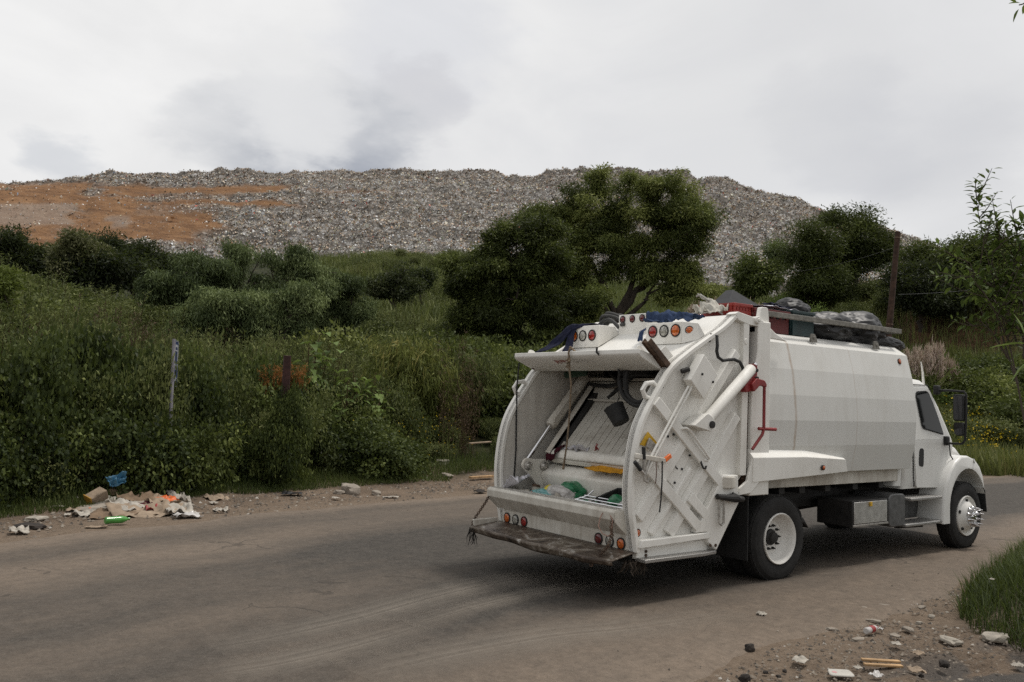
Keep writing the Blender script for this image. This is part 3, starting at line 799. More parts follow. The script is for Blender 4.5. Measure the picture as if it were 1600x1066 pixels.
# roof of the tailgate: sloping skin, with thin sheets lying on it
roofc = [(-.42, 3.10), (-.88, 3.135), (-1.095, 2.985), (-1.38, 2.83), (-1.68, 2.66), (-1.95, 2.485)]
P(MB().rail(roofc, -1.10, 1.10, .03, side=-1), 'tailgate_roof', 'white', TG, bevel=.004)
def on_roof(x):
    for (a, b2) in zip(roofc[1:], roofc[2:]):
        if b2[0] <= x <= a[0]:
            t = (x-a[0])/(b2[0]-a[0]); return a[1]+(b2[1]-a[1])*t+.0
    return 3.1
b = MB()
for (x0, x1, y0, y1, h) in ((-1.90, -1.50, .02, 1.02, .040), (-1.92, -1.42, -1.0, -.16, .046), (-1.60, -1.0, -.40, .42, .036), (-1.94, -1.66, -.14, .0, .034)):
    b.hexa([(x0, y0, on_roof(x0)+.01), (x1, y0, on_roof(x1)+.01), (x1, y1, on_roof(x1)+.01), (x0, y1, on_roof(x0)+.01),
            (x0, y0, on_roof(x0)+h), (x1, y0, on_roof(x1)+h), (x1, y1, on_roof(x1)+h), (x0, y1, on_roof(x0)+h)])
P(b, 'cover_sheet', 'white', TG, bevel=.004, split=True)
# canopy lip at the rear edge of the roof
e = empty('canopy', (-2.1, 0, 2.6)); e.parent = TG
P(MB().prism([(-.215, .035), (-.21, .085), (.16, -.02), (.20, -.13), (.10, -.12), (-.19, .0)], 'y', -1.085, 1.17), 'canopy_panel', 'white', e, bevel=.008)
b = MB()
for y in (.95, -.98): b.prism(rpoly([(-.16, .07), (-.13, .13), (-.07, .12), (.02, .03)], .02, 3), 'y', y, y+.02)
P(b, 'canopy_ear', 'white', e, bevel=.003, split=True)
# worn red and white marks under the canopy edge
def under(x): return -.19+(x+.19)*0
b = MB(); rs = random.Random(5)
def mark(y, wd, mi, k):
    zf = lambda t: .0+t*(-.12/.29)
    for j in range(k):
        yy = y-j*wd/k
        x0 = -.165+rs.uniform(0, .012); x1 = x0+rs.uniform(.05, .09); sl = rs.uniform(-.02, .02)
        wv = wd/k*rs.uniform(.35, .75)
        v = []
        for (xx, dy) in ((x0, 0), (x0, -wv), (x1, -wv+sl), (x1, sl)):
            v.append((xx, yy+dy, -.0-(xx+.19)*.414-.004))
        b.add(v, [(0, 1, 2, 3)], mi)
mark(.44, .24, 0, 7); mark(.13, .36, 1, 9)
P(b, 'worn_lettering', [simple('faded_red_letters', (.35, .06, .03), .6), simple('white_letters', (.8, .79, .76), .6)], e, bevel=0, smooth=False, split=True)
# lamp boxes on the roof
def lampbox(y0, y1, zt, x, bottom, lamps, slope_right=0.0, name='lamp_box', back=.36):
    e = empty(name, (x, (y0+y1)/2, bottom)); e.parent = TG
    yc = (y0+y1)/2
    h = zt-bottom
    a, c_ = y0-yc, y1-yc
    mb = MB().add([(0, a, 0), (0, c_, 0), (0, c_, h), (0, a, h), (back, a-slope_right, .06+back*.35), (back, c_, .06+back*.35), (back*.8, c_, h), (back*.8, a-slope_right, h)],
                  [(0, 1, 2, 3), (4, 7, 6, 5), (3, 2, 6, 7), (0, 3, 7, 4), (1, 5, 6, 2), (0, 4, 5, 1)])
    P(mb, 'box_panel', 'white', e, bevel=.006)
    for (y, z, r, mt) in lamps:
        round_lamp('lamp', (-.002, y-yc, z-bottom), (-1, 0, 0), r, mt, e)
    return e
lampbox(-.97, -.41, 3.045, -1.54, 2.79, [(-.525, 2.945, .060, 'lred'), (-.705, 2.945, .060, 'lclear'), (-.885, 2.945, .062, 'lamber')], .0)
b = MB().add([(-1.54, -.972, 2.79), (-1.54, -.972, 3.045), (-1.40, -1.10, 3.03), (-1.32, -1.13, 2.90), (-1.42, -1.13, 2.84), (-1.25, -.97, 3.0), (-1.25, -.97, 2.93)],
             [(0, 4, 3, 2, 1), (1, 2, 5), (2, 3, 6, 5), (0, 6, 3, 4), (0, 1, 5, 6)])
P(b, 'lamp_box_side', 'white', TG, bevel=.004)
round_lamp('marker_lamp', (-1.475, -1.035, 2.945), (-.68, -.73, 0), .042, 'lamber', TG)
lampbox(.43, 1.0, 3.075, -1.54, 2.79, [(.55, 2.945, .060, 'lred'), (.73, 2.945, .060, 'lclear'), (.90, 2.945, .060, 'lamber')])
lampbox(-.105, .42, 3.225, -1.20, 2.95, [(-.005, 3.165, .040, 'ldark'), (.17, 3.165, .040, 'ldark'), (.345, 3.165, .040, 'ldark')], name='small_lamp_box', back=.3)
# hopper ---------------------------------------------------------------
bowl = [(-2.45, .90), (-2.42, .72), (-2.30, .60), (-2.10, .54), (-1.85, .53), (-1.55, .58), (-1.25, .74), (-1.0, 1.0), (-.90, 1.3)]
P(MB().rail(densify(bowl, 3), -1.12, 1.12, .02, side=-1), 'hopper_floor', 'hopper', TG, bevel=0)
for s in (-1, 1):
    P(MB().prism(dc+[(-1.21, .50), (-.88, 1.0), (-.76, 1.2), (-.76, 3.0), (-.9, 3.1)], 'y', s*1.118, s*1.108), 'hopper_wall', 'wall', TG, bevel=0)
P(MB().box(-.80, -.74, -1.1, 1.1, .9, 3.05), 'bulkhead', 'dark', TG, bevel=0)
b = MB().prism([(-2.44, .985), (-2.625, .985), (-2.645, .955), (-2.635, .875), (-2.46, .715), (-2.44, .72), (-2.47, .80), (-2.60, .89), (-2.60, .955), (-2.44, .96)], 'y', -1.10, 1.205)
P(b, 'hopper_sill', 'dirtywhite', TG, bevel=.006)
b = MB().prism([(-2.45, .985), (-2.64, .965), (-2.64, .86), (-2.45, .70)], 'y', 1.196, 1.210).prism([(-2.40, .985), (-2.64, .965), (-2.64, .86), (-2.45, .70)], 'y', -1.105, -1.112)
P(b, 'sill_end_plate', 'dirtywhite', TG, bevel=.003, split=True)
b = MB()
for j in range(3):
    b.bar((-2.50-.05*j, -1.09, .9875), (-2.50-.05*j, 1.19, .9875), .012, .008)
P(b, 'sill_wear_strip', 'steel', TG, bevel=.002, split=True)
ap = empty('tail_lamp_panel', (-2.45, 0, .55)); ap.parent = TG
P(MB().prism([(0, -.02), (0, .20), (.04, .20), (.04, -.02)], 'y', -1.10, 1.13), 'panel_sheet', 'dirtywhite', ap, bevel=.004)
for (y, mt) in ((1.02, 'lamber'), (.845, 'lclear'), (.67, 'lred'), (-.67, 'ldark'), (-.845, 'lclear'), (-1.02, 'lamber')):
    round_lamp('tail_lamp', (-.006, y, .065), (-1, 0, 0), .052, mt, ap)
# rear step, bent and muddy
def stepf(u, v):
    y = 1.17-u*2.40
    x = -2.46-.43*v
    z = .555-.055*v
    z += .007*math.sin(u*9+1)*v+.004*math.sin(u*23)*v-.012*math.exp(-((u-.86)/.07)**2)*v
    x += .05*max(0, u-.90)/.10*v*2.2 + .008*math.sin(u*5)*v
    y += .03*v*(1-u)
    return (x, y, z)
b = MB().grid(stepf, 48, 10)
def stepl(u, v):
    x, y, z = stepf(u, 1)
    k = .72+.06*math.sin(u*14)+.22*math.exp(-((u-.60)/.12)**2)-.30*max(0, u-.85)/.15
    return (x+.02*v, y, z-.085*v*k)
b.grid(stepl, 48, 3)
P(b, 'rear_step', 'step', TG, bevel=0, solid=.012, ang=50, label='dented muddy steel step')
P(MB().box(-2.86, -2.50, 1.17, 1.205, .49, .60), 'step_end', 'dirtywhite', TG, bevel=.012)
b = MB()
for y in (-.8, 0, .8): b.bar((-2.75, y, .45), (-1.6, y, .52), .08, .10)
b.box(-2.42, -1.2, -1.12, 1.12, .42, .50)
P(b, 'step_bracket', 'dark', TG, bevel=.006, split=True)
# packer: carriage panel, beam, tube and sweep blade --------------------------
PK = empty('packer', (0, 0, 0)); PK.parent = TG
b = MB(); n = 33
p0, p1 = Vector((-1.33, 0, 2.12)), Vector((-2.00, 0, 1.38))
dn = Vector((-(p1-p0).z, 0, (p1-p0).x)).normalized()
for j in range(n):
    y0 = .72-j*1.80/n; y1 = y0-1.80/n+(.006 if j % 4 == 0 else .002)
    h = .0 if j % 2 else .003
    c_ = []
    for p in (p0, p1):
        for yy in (y0, y1): c_.append((p.x+dn.x*h*-1, yy, p.z+dn.z*h*-1))
        for yy in (y1, y0): c_.append((p.x+dn.x*.05, yy, p.z+dn.z*.05))
    b.hexa(c_)
P(b, 'carriage_panel', 'hopper', PK, bevel=.004)
b = MB().prism([(-1.30, 2.11), (-1.34, 2.11), (-1.24, 2.36), (-1.20, 2.36)], 'y', -1.05, .80).bar((-1.36, .80, 2.115), (-1.36, -1.05, 2.115), .05, .035)
P(b, 'carriage_head', 'hopper', PK, bevel=.006)
P(MB().bar((-1.22, 1.08, 2.39), (-1.22, -1.08, 2.39), .05, .04).bar((-1.15, 1.08, 2.56), (-1.15, -1.08, 2.56), .06, .05).box(-1.5, -1.30, -.35, .05, 2.56, 2.62), 'cross_beam', 'dirtywhite', PK, bevel=.006, split=True)
b = MB().tube([(-1.90, .78, 1.395), (-1.90, -1.06, 1.395)], .090, 22)
b.bar((-1.82, .78, 1.43), (-1.82, -1.06, 1.43), .14, .05)
P(b, 'hinge_tube', 'blade', PK, bevel=.004)
blade = [(-1.915, 1.275), (-2.045, 1.185), (-2.05, 1.15), (-1.955, .90), (-1.80, .72), (-1.60, .64), (-1.66, .78), (-1.80, 1.05), (-1.80, 1.29)]
P(MB().prism(blade, 'y', -1.07, .88), 'sweep_blade', 'blade', PK, bevel=.012)
for y in (.90, -1.085):
    b = MB().prism(rpoly([(-2.36, 1.27), (-2.30, 1.37), (-2.16, 1.345), (-1.93, 1.345), (-1.85, 1.0), (-1.75, .80), (-1.93, .86), (-2.08, 1.0), (-2.25, 1.17)], .05, 4), 'y', y-.018, y+.018)
    P(b, 'blade_side_plate', 'blade', PK, bevel=.006)
    b = MB()
    for (x, z) in ((-2.27, 1.27), (-2.02, 1.26)):
        b.lathe([(.055, 0), (.055, .03), (.04, .035), (.03, .06), (0, .06)], (x, y-.018, z), (0, -1, 0), 16)
        for j in range(4): b.lathe([(.013, .02), (.013, .05), (0, .05)], (x+.045*math.cos(j*1.57+.5), y-.02, z+.045*math.sin(j*1.57+.5)), (0, -1, 0), 8)
    P(b, 'pivot_pin', 'steel', PK, bevel=.003)
for y in (.97, -1.0):
    e = empty('sweep_cylinder', (-1.85, y, 1.76)); e.parent = PK
    P(MB().tube([(.58, 0, .66), (.02, 0, .02), (-.0, 0, .0)], [.075, .075, .06], 20), 'barrel', 'dirtywhite', e, bevel=.004)
    P(MB().tube([(0, 0, 0), (-.39, 0, -.46)], .026, 12), 'rod', 'chrome', e, bevel=0)
    P(MB().tube([(.36, -.08, .42), (.33, -.085, .47), (-.0, -.085, .10), (.01, -.08, .06)], .013, 8), 'feed_pipe', 'dirtywhite', e, bevel=0)
for y in (.82, -.90):
    b = MB().bar((-1.22, y, 2.34), (-1.98, y, 1.42), .10, .06, up=(.7, 0, -.7)).bar((-1.22, y-.04, 2.30), (-1.98, y-.04, 1.38), .02, .12, up=(.7, 0, -.7))
    P(b, 'guide_rail', 'dirtywhite', PK, bevel=.006)
P(MB().bar((-1.30, .735, 2.20), (-1.95, .735, 1.40), .14, .03, up=(.7, 0, -.7)), 'guide_gap', 'dark', PK, bevel=0)
# hydraulic hoses in the throat
hz = [[(-1.25, .95, 2.33), (-1.35, .5, 2.30), (-1.40, .2, 2.33), (-1.45, -.15, 2.47)], [(-1.2, .6, 2.52), (-1.35, .30, 2.40), (-1.40, .10, 2.37), (-1.45, -.1, 2.44), (-1.5, -.3, 2.55)],
      [(-1.9, -.44, 2.52), (-1.95, -.50, 2.35), (-1.97, -.56, 2.20), (-1.99, -.72, 2.11), (-1.99, -.88, 2.14), (-1.95, -1.0, 2.28), (-1.8, -1.05, 2.45)],
      [(-1.85, -.40, 2.5), (-1.95, -.41, 2.38), (-1.98, -.50, 2.19), (-1.99, -.70, 2.075), (-2.0, -.92, 2.10), (-2.05, -1.02, 2.2)],
      [(-1.85, -.36, 2.55), (-1.9, -.36, 2.42), (-1.95, -.42, 2.28), (-1.97, -.50, 2.18)], [(-1.9, -.52, 2.55), (-1.95, -.52, 2.4), (-1.96, -.54, 2.22)],
      [(-1.3, -.1, 2.5), (-1.3, .25, 2.3), (-1.32, .45, 2.15)], [(-1.2, -.4, 2.5), (-1.3, -.8, 2.48), (-1.25, -1.05, 2.5)]]
for h in hz:
    pts = [(h[0][0], 0, 0)]
    v3 = [Vector(p) for p in h]; o_ = []
    for i in range(len(v3)-1):
        a0 = v3[max(i-1, 0)]; a1 = v3[i]; a2 = v3[i+1]; a3 = v3[min(i+2, len(v3)-1)]
        for j in range(5):
            t_ = j/5
            o_.append(.5*((2*a1)+(-a0+a2)*t_+(2*a0-5*a1+4*a2-a3)*t_*t_+(-a0+3*a1-3*a2+a3)*t_**3))
    o_.append(v3[-1])
    P(MB().tube(o_, .026, 8), 'hydraulic_hose', 'black', PK, bevel=0)
b = MB().box(-1.6, -1.35, -.5, -.20, 2.42, 2.58).box(-1.5, -1.2, .2, .55, 2.50, 2.62).box(-1.4, -1.15, -.95, -.6, 2.43, 2.52)
P(b, 'valve_block', 'dark', PK, bevel=.02, split=True)
P(MB().bar((-1.55, .62, 2.47), (-1.62, .98, 2.43), .05, .09), 'work_lamp', simple('green_work_lamp', (.02, .05, .03), .4), TG, bevel=.02)
# rusty bracket sticking out at the right end of the canopy
b = MB().bar((-2.25, -1.12, 2.76), (-1.95, -1.13, 2.50), .085, .02).bar((-2.25, -1.075, 2.775), (-1.95, -1.085, 2.515), .014, .07).bar((-2.25, -1.165, 2.775), (-1.95, -1.175, 2.515), .014, .07)
P(b, 'canopy_stay', 'rust', TG, bevel=.003)
b = MB().bar((-2.12, 1.14, 2.62), (-2.02, 1.12, 2.50), .05, .05)
P(b, 'canopy_stay', 'rust', TG, bevel=.003)
b = MB().prism([(-2.10, 2.62), (-1.93, 2.74), (-1.80, 2.63), (-1.98, 2.52)], 'y', -1.09, -1.10)
P(b, 'canopy_cheek', 'white', TG, bevel=.003)
P(MB().tube([(-2.28, 1.105, 2.56), (-2.31, 1.10, 2.25), (-2.31, 1.09, 1.9), (-2.295, 1.095, 1.45), (-2.31, 1.10, 1.04)], .010, 8), 'release_cable', 'black', TG, bevel=0)
cl = []
for k in range(26):
    a = k*1.05; cl.append((-1.05+.14*math.sin(a)*.7, .60+.27*math.cos(a)-.002*k, 3.12+.10+.05*math.sin(a*2)+.0015*k))
P(MB().tube([(-1.08+.08*math.cos(k*.5)+.0*k, .92-.62*k/16, 3.12+.15*math.sin(math.pi*min(1, k/13))) for k in range(17)], .026, 8)
  .tube([(-1.16+.06*math.cos(k*.6), .90-.60*k/16, 3.10+.13*math.sin(math.pi*min(1, k/13))) for k in range(17)], .026, 8)
  .tube([(-1.0, .88-.5*k/16, 3.13+.12*math.sin(math.pi*k/16)) for k in range(17)], .026, 8)
  .tube([(-1.22+.03*k/16, .84-.42*k/16, 3.06+.12*math.sin(math.pi*k/16)) for k in range(17)], .026, 8), 'hose_loop', simple('grey_ribbed_hose', (.06, .06, .058), .8, bmp=.4, bscale=90), TG, bevel=0)
# ------------------------------------------------------------------ terrain
FAR = np.array([(-400, -40), (-60, -6), (-30, 1.5), (-12, 4.2), (-7.5, 5.3), (-6.67, 5.68), (-4.8, 6.2), (-2.3, 6.95), (.68, 7.4), (1.84, 7.6), (5, 7.5), (10, 6.5), (19.8, 5.5), (24.7, 6.2), (40, 8.5), (80, 13), (400, 60)], float)
NEAR = np.array([(-400, -60), (-60, -18), (-40, -14), (-12, -6.2), (-6, -3.9), (-3.63, -3.18), (-2.9, -2.96), (-1.28, -2.75), (1.12, -2.55), (2.57, -2.3), (6.3, -1.32), (12, -.4), (25, .6), (80, 5), (400, 50)], float)
def yfar(x): return np.interp(x, FAR[:, 0], FAR[:, 1])
def ynear(x): return np.interp(x, NEAR[:, 0], NEAR[:, 1])
RR = np.array([0, 15, 20, 25, 30, 35, 40, 50, 60, 75, 90, 120, 150, 175, 250, 3000], float)
UU = np.array([-700, 0, 300, 700, 1100, 1300, 1500, 1900], float)
HT = np.array([
    [0, 0, .8, 2.0, 3.1, 4.0, 5.0, 7.2, 8.2, 8.8, 9.4, 14, 21, 24, 26, 26],
    [0, 0, .7, 1.8, 2.8, 3.6, 4.5, 6.8, 7.9, 8.5, 9.0, 14, 21, 24, 26, 26],
    [0, 0, .3, .9, 1.8, 2.6, 3.5, 5.1, 6.2, 7.6, 9.6, 16, 24, 25, 26, 26],
    [0, 0, .2, .7, 1.4, 2.1, 2.9, 4.7, 6.4, 9.2, 13, 20, 26.5, 27, 27, 27],
    [0, 0, 0, .3, .8, 1.5, 2.3, 4.0, 5.4, 8.2, 10.6, 16, 22, 24, 26, 26],
    [0, 0, 0, 0, .3, .9, 1.8, 4.2, 7.2, 11.8, 13.8, 14.6, 17, 22, 26, 26],
    [0, 0, 0, 0, .1, .3, 1.0, 3.0, 6.2, 11.6, 13.4, 14.4, 17, 22, 26, 26],
    [0, 0, 0, 0, .1, .3, 1.0, 3.0, 6.2, 11.6, 13.4, 14.4, 17, 22, 26, 26]], float)
def polar(x, y):
    dx = np.asarray(x)-CAM.x; dy = np.asarray(y)-CAM.y
    a = np.arctan2(dy, dx)-YAW
    a = (a+np.pi) % (2*np.pi)-np.pi
    a = -a
    return np.hypot(dx, dy), 800+FPX*np.tan(np.clip(a, -.85, .85))
def xgrass(y): return np.interp(-np.asarray(y), [-3, .5, 1.3, 2.3, 3.0, 3.5, 4.2, 4.6, 7], [30, 12, 6.4, 2.7, .55, -.1, -.5, -1.1, -4])
def hgt(x, y):
    x = np.asarray(x, float); y = np.asarray(y, float)
    r, u = polar(x, y)
    ui = np.clip(np.searchsorted(UU, u)-1, 0, len(UU)-2)
    tu = np.clip((u-UU[ui])/(UU[ui+1]-UU[ui]), 0, 1); tu = tu*tu*(3-2*tu)
    ri = np.clip(np.searchsorted(RR, r)-1, 0, len(RR)-2)
    tr = np.clip((r-RR[ri])/(RR[ri+1]-RR[ri]), 0, 1)
    h = (HT[ui, ri]*(1-tr)+HT[ui, ri+1]*tr)*(1-tu)+(HT[ui+1, ri]*(1-tr)+HT[ui+1, ri+1]*tr)*tu
    d = y-yfar(x)
    bank = smoothstep(1.2, 5.0, d)
    h = h*bank
    h = h+bank*fbm(x*.12, y*.12, 0, 4)*np.clip(r*.035, .3, 2.4)
    # shoulders: small lumps off the asphalt
    off = np.maximum(smoothstep(-.1, .6, d), smoothstep(-.1, .5, ynear(x)-y))
    nr_ = smoothstep(.1, .9, ynear(x)-y)
    h = h+off*(fbm(x*1.3, y*1.3, 2, 4)*.10+fbm(x*5, y*5, 5, 3)*.035-.005)+nr_*(.05-np.abs(fbm(x*1.7, y*1.7, 9, 4))*.55)*.5
    # the grassy mound on the near side, right
    n = ynear(x)-y
    h = h+.30*smoothstep(0, 1.6, x-xgrass(y))*smoothstep(.2, .9, n)
    # wall of soil on the right, cut into the slope
    s_ = smoothstep(1380, 1440, u)
    h = h+s_*1.3*smoothstep(56, 60.5, r)*(1-smoothstep(60.5, 75, r))
    return h
def hz(x, y): return float(hgt(np.array([x]), np.array([y]))[0])
def gpt(u, r):
    """ground point at the azimuth of photo column u and range r"""
    a = YAW-math.atan((u-800)/FPX)
    x = CAM.x+r*math.cos(a); y = CAM.y+r*math.sin(a)
    return x, y, hz(x, y)
ang = np.concatenate([np.linspace(-math.pi+.02, -.95, 60), np.linspace(-.94, .94, 620), np.linspace(.95, math.pi-.02, 60), [math.pi+.02]])
rad = np.concatenate([[.05, .5], 1.0*1.0115**np.arange(0, 700)])
rad = rad[rad < 2600]
A_, R_ = np.meshgrid(ang, rad, indexing='ij')
X_ = CAM.x+R_*np.cos(YAW-A_); Y_ = CAM.y+R_*np.sin(YAW-A_)
Z_ = hgt(X_, Y_)
na, nr = A_.shape
I_ = np.arange(na*nr).reshape(na, nr)
F_ = np.stack([I_[:-1, :-1], I_[1:, :-1], I_[1:, 1:], I_[:-1, 1:]], -1).reshape(-1, 4)
d_ = (Y_-yfar(X_)).ravel(); n_ = (ynear(X_)-Y_).ravel()
rp, up_ = polar(X_.ravel(), Y_.ravel())
edge = fbm(X_.ravel()*.5, Y_.ravel()*.5, 1, 4)*3
cover = np.maximum(smoothstep(2.2, 3.8, d_+edge), 0)
soil = smoothstep(1390, 1430, up_+fbm(rp*.2, up_*.01, 0)*60)*smoothstep(56.5, 58, rp)*(1-smoothstep(62.5, 65, rp))
V_ = np.stack([X_, Y_, Z_], -1).reshape(-1, 3)

m, t, b, o = newmat('dirt')
tcv = N(t, 'ShaderNodeTexCoord').outputs['Object']
r1 = ramp(t, [(.28, (.060, .042, .029)), (.45, (.145, .104, .072)), (.62, (.225, .165, .118)), (.8, (.29, .225, .17))])
t.links.new(noise(t, 1.1, 9, .66, tcv), r1.inputs[0])
r2 = ramp(t, [(.38, (.045, .036, .028)), (.55, (.18, .14, .105)), (.70, (.31, .26, .21))])
t.links.new(noise(t, 26, 5, .75, tcv), r2.inputs[0])
dcol = mixc(t, .38, r1.outputs[0], r2.outputs[0])
# broken old asphalt showing through the dirt on the near side
msk = N(t, 'ShaderNodeMapRange'); t.links.new(noise(t, .75, 6, .6, tcv, dist=.6), msk.inputs[0])
msk.inputs[1].default_value = .47; msk.inputs[2].default_value = .54; msk.inputs[4].default_value = .92
na_ = N(t, 'ShaderNodeAttribute'); na_.attribute_name = 'nearside'
dcol = mixc(t, mathn(t, 'MULTIPLY', msk.outputs[0], na_.outputs['Fac']), dcol, mixc(t, noise(t, 60, 3, .7, tcv), (.035, .033, .032), (.13, .12, .11)))
pud = N(t, 'ShaderNodeMapRange'); t.links.new(noise(t, .9, 4, .5, tcv), pud.inputs[0]); pud.inputs[1].default_value = .60; pud.inputs[2].default_value = .64; pud.inputs[4].default_value = .7
dcol = mixc(t, mathn(t, 'MULTIPLY', pud.outputs[0], na_.outputs['Fac']), dcol, (.045, .034, .025))
rg = ramp(t, [(.3, (.012, .014, .008)), (.55, (.030, .034, .014)), (.75, (.060, .052, .026))]); t.links.new(noise(t, .8, 8, .65, tcv), rg.inputs[0])
ca = N(t, 'ShaderNodeAttribute'); ca.attribute_name = 'cover'
dcol = mixc(t, ca.outputs['Fac'], dcol, rg.outputs[0])
so = N(t, 'ShaderNodeAttribute'); so.attribute_name = 'soil'
rs_ = ramp(t, [(.3, (.035, .020, .012)), (.5, (.09, .050, .028)), (.7, (.16, .095, .055))]); t.links.new(noise(t, .9, 8, .7, tcv, (1, 1, 3)), rs_.inputs[0])
dcol = mixc(t, so.outputs['Fac'], dcol, rs_.outputs[0])
du = N(t, 'ShaderNodeAttribute'); du.attribute_name = 'dusty'
gd = ramp(t, [(.36, (.125, .093, .066)), (.64, (.24, .185, .138))]); t.links.new(noise(t, 10, 8, .85, tcv), gd.inputs[0])
dcol = mixc(t, mathn(t, 'MULTIPLY', du.outputs['Fac'], mathn(t, 'ADD', noise(t, 1.6, 6, .7, tcv), .35), True), dcol, gd.outputs[0])
t.links.new(dcol, b.inputs['Base Color']); b.inputs['Roughness'].default_value = .95; b.inputs['Specular IOR Level'].default_value = .2
bump(t, b, mathn(t, 'ADD', noise(t, 14, 7, .7, tcv), mathn(t, 'MULTIPLY', noise(t, 60, 4, .7, tcv), .4)), .8, .05)
M_['dirt'] = m
me = np_mesh('ground', V_, F_, M_['dirt'], {'cover': cover, 'soil': soil, 'nearside': smoothstep(.1, 1.2, n_+edge*.4), 'dusty': np.maximum((1-smoothstep(.1, 1.0, n_+edge*.4))*(n_ > -.6), (1-smoothstep(.3, 1.4, d_+edge*.4))*(d_ > -.6))}, True)
tag(link('ground', me), kind='structure')

# ------------------------------------------------------------------ road
m, t, b, o = newmat('dusty_asphalt')
uvn = N(t, 'ShaderNodeAttribute'); uvn.attribute_name = 'across'           # 0 near edge .. 1 far edge
al = N(t, 'ShaderNodeAttribute'); al.attribute_name = 'along'
cb = N(t, 'ShaderNodeCombineXYZ'); t.links.new(al.outputs['Fac'], cb.inputs[0]); t.links.new(uvn.outputs['Fac'], cb.inputs[1])
tcv = N(t, 'ShaderNodeTexCoord').outputs['Object']
lng = noise(t, 1.0, 6, .6, cb.outputs[0], (.10, 9, 1))
lng2 = noise(t, 1.0, 5, .65, cb.outputs[0], (.35, 40, 1))
wob = mathn(t, 'ADD', uvn.outputs['Fac'], mathn(t, 'ADD', mathn(t, 'MULTIPLY', mathn(t, 'SUBTRACT', noise(t, .35, 5, .6, tcv), .5), .10), mathn(t, 'MULTIPLY', mathn(t, 'SUBTRACT', lng2, .5), .06)))
dust = ramp(t, [(.0, .98), (.06, .85), (.15, .66), (.24, .30), (.34, .22), (.44, .44), (.52, .26), (.62, .24), (.69, .58), (.78, .72), (.85, .40), (.91, .48), (.965, 1.0)])
t.links.new(wob, dust.inputs[0])
alr = N(t, 'ShaderNodeMapRange', interpolation_type='SMOOTHSTEP'); t.links.new(al.outputs['Fac'], alr.inputs[0]); alr.inputs[1].default_value = -6; alr.inputs[2].default_value = -1.5  # less dust from the truck onward, plus its under-truck shade painted into the colour
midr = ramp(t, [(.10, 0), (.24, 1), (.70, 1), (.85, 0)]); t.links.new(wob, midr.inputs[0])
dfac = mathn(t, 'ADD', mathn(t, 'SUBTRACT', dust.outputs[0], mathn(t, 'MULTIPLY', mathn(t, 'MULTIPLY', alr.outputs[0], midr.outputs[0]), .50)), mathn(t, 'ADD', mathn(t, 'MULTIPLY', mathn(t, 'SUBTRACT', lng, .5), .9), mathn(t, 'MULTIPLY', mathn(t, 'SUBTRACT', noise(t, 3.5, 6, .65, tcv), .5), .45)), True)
def grn0():
    r_ = ramp(t, [(.34, 0), (.66, 1)]); t.links.new(mathn(t, 'MULTIPLY', mathn(t, 'ADD', noise(t, 30, 6, .85, tcv), noise(t, 9, 6, .85, tcv)), .5), r_.inputs[0]); return r_.outputs[0]
asph = mixc(t, grn0(), (.017, .0148, .0125), (.098, .086, .073))
grn = ramp(t, [(.36, 0), (.64, 1)]); t.links.new(noise(t, 10, 8, .88, tcv), grn.inputs[0])
dustc = mixc(t, grn.outputs[0], (.115, .086, .062), (.245, .188, .140))
dustc = mixc(t, mathn(t, 'MULTIPLY', noise(t, .5, 5, .6, tcv), .5), dustc, (.15, .13, .11))
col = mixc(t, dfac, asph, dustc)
spk = N(t, 'ShaderNodeTexVoronoi'); spk.inputs['Scale'].default_value = 55; t.links.new(tcv, spk.inputs[0])
col = mixc(t, mathn(t, 'MULTIPLY', mathn(t, 'LESS_THAN', spk.outputs['Distance'], .20), .22), col, (.30, .27, .24))
# hairline cracks, only here and there
cv_ = N(t, 'ShaderNodeTexVoronoi', feature='DISTANCE_TO_EDGE'); cv_.inputs['Scale'].default_value = .55
cw = N(t, 'ShaderNodeVectorMath', operation='ADD'); cn = N(t, 'ShaderNodeTexNoise'); cn.inputs['Scale'].default_value = 2.2; cn.inputs['Detail'].default_value = 6
t.links.new(tcv, cn.inputs[0]); cs_ = N(t, 'ShaderNodeVectorMath', operation='SCALE'); t.links.new(cn.outputs['Color'], cs_.inputs[0]); cs_.inputs['Scale'].default_value = .7
t.links.new(tcv, cw.inputs[0]); t.links.new(cs_.outputs[0], cw.inputs[1]); t.links.new(cw.outputs[0], cv_.inputs[0])
ck = mathn(t, 'MULTIPLY', mathn(t, 'LESS_THAN', cv_.outputs['Distance'], .011), mathn(t, 'GREATER_THAN', noise(t, .45, 4, .6, tcv), .59))
col = mixc(t, mathn(t, 'MULTIPLY', ck, .45), col, (.030, .026, .022))
blk = mathn(t, 'GREATER_THAN', noise(t, 22, 4, .7, tcv), .66)
col = mixc(t, mathn(t, 'MULTIPLY', blk, .5), col, (.03, .028, .026))
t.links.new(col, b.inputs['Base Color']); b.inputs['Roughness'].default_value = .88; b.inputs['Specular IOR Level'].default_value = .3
bump(t, b, mathn(t, 'ADD', noise(t, 50, 5, .75, tcv), mathn(t, 'MULTIPLY', noise(t, 6, 5, .6, tcv), .8)), .55, .02)
M_['asphalt'] = m
xs = np.concatenate([np.linspace(-120, -14, 40), np.linspace(-13.8, 30, 500), np.linspace(30.5, 180, 80)])
ts = np.concatenate([np.linspace(0, .1, 14), np.linspace(.11, .89, 24), np.linspace(.9, 1, 14)])
XX, TT = np.meshgrid(xs, ts, indexing='ij')
yn_ = ynear(xs)-.10+fbm(xs*.9, xs*0, 0, 5)*.55; yf_ = yfar(xs)+.05+fbm(xs*.8, xs*0+9, 0, 5)*.5
YY = yn_[:, None]*(1-TT)+yf_[:, None]*TT
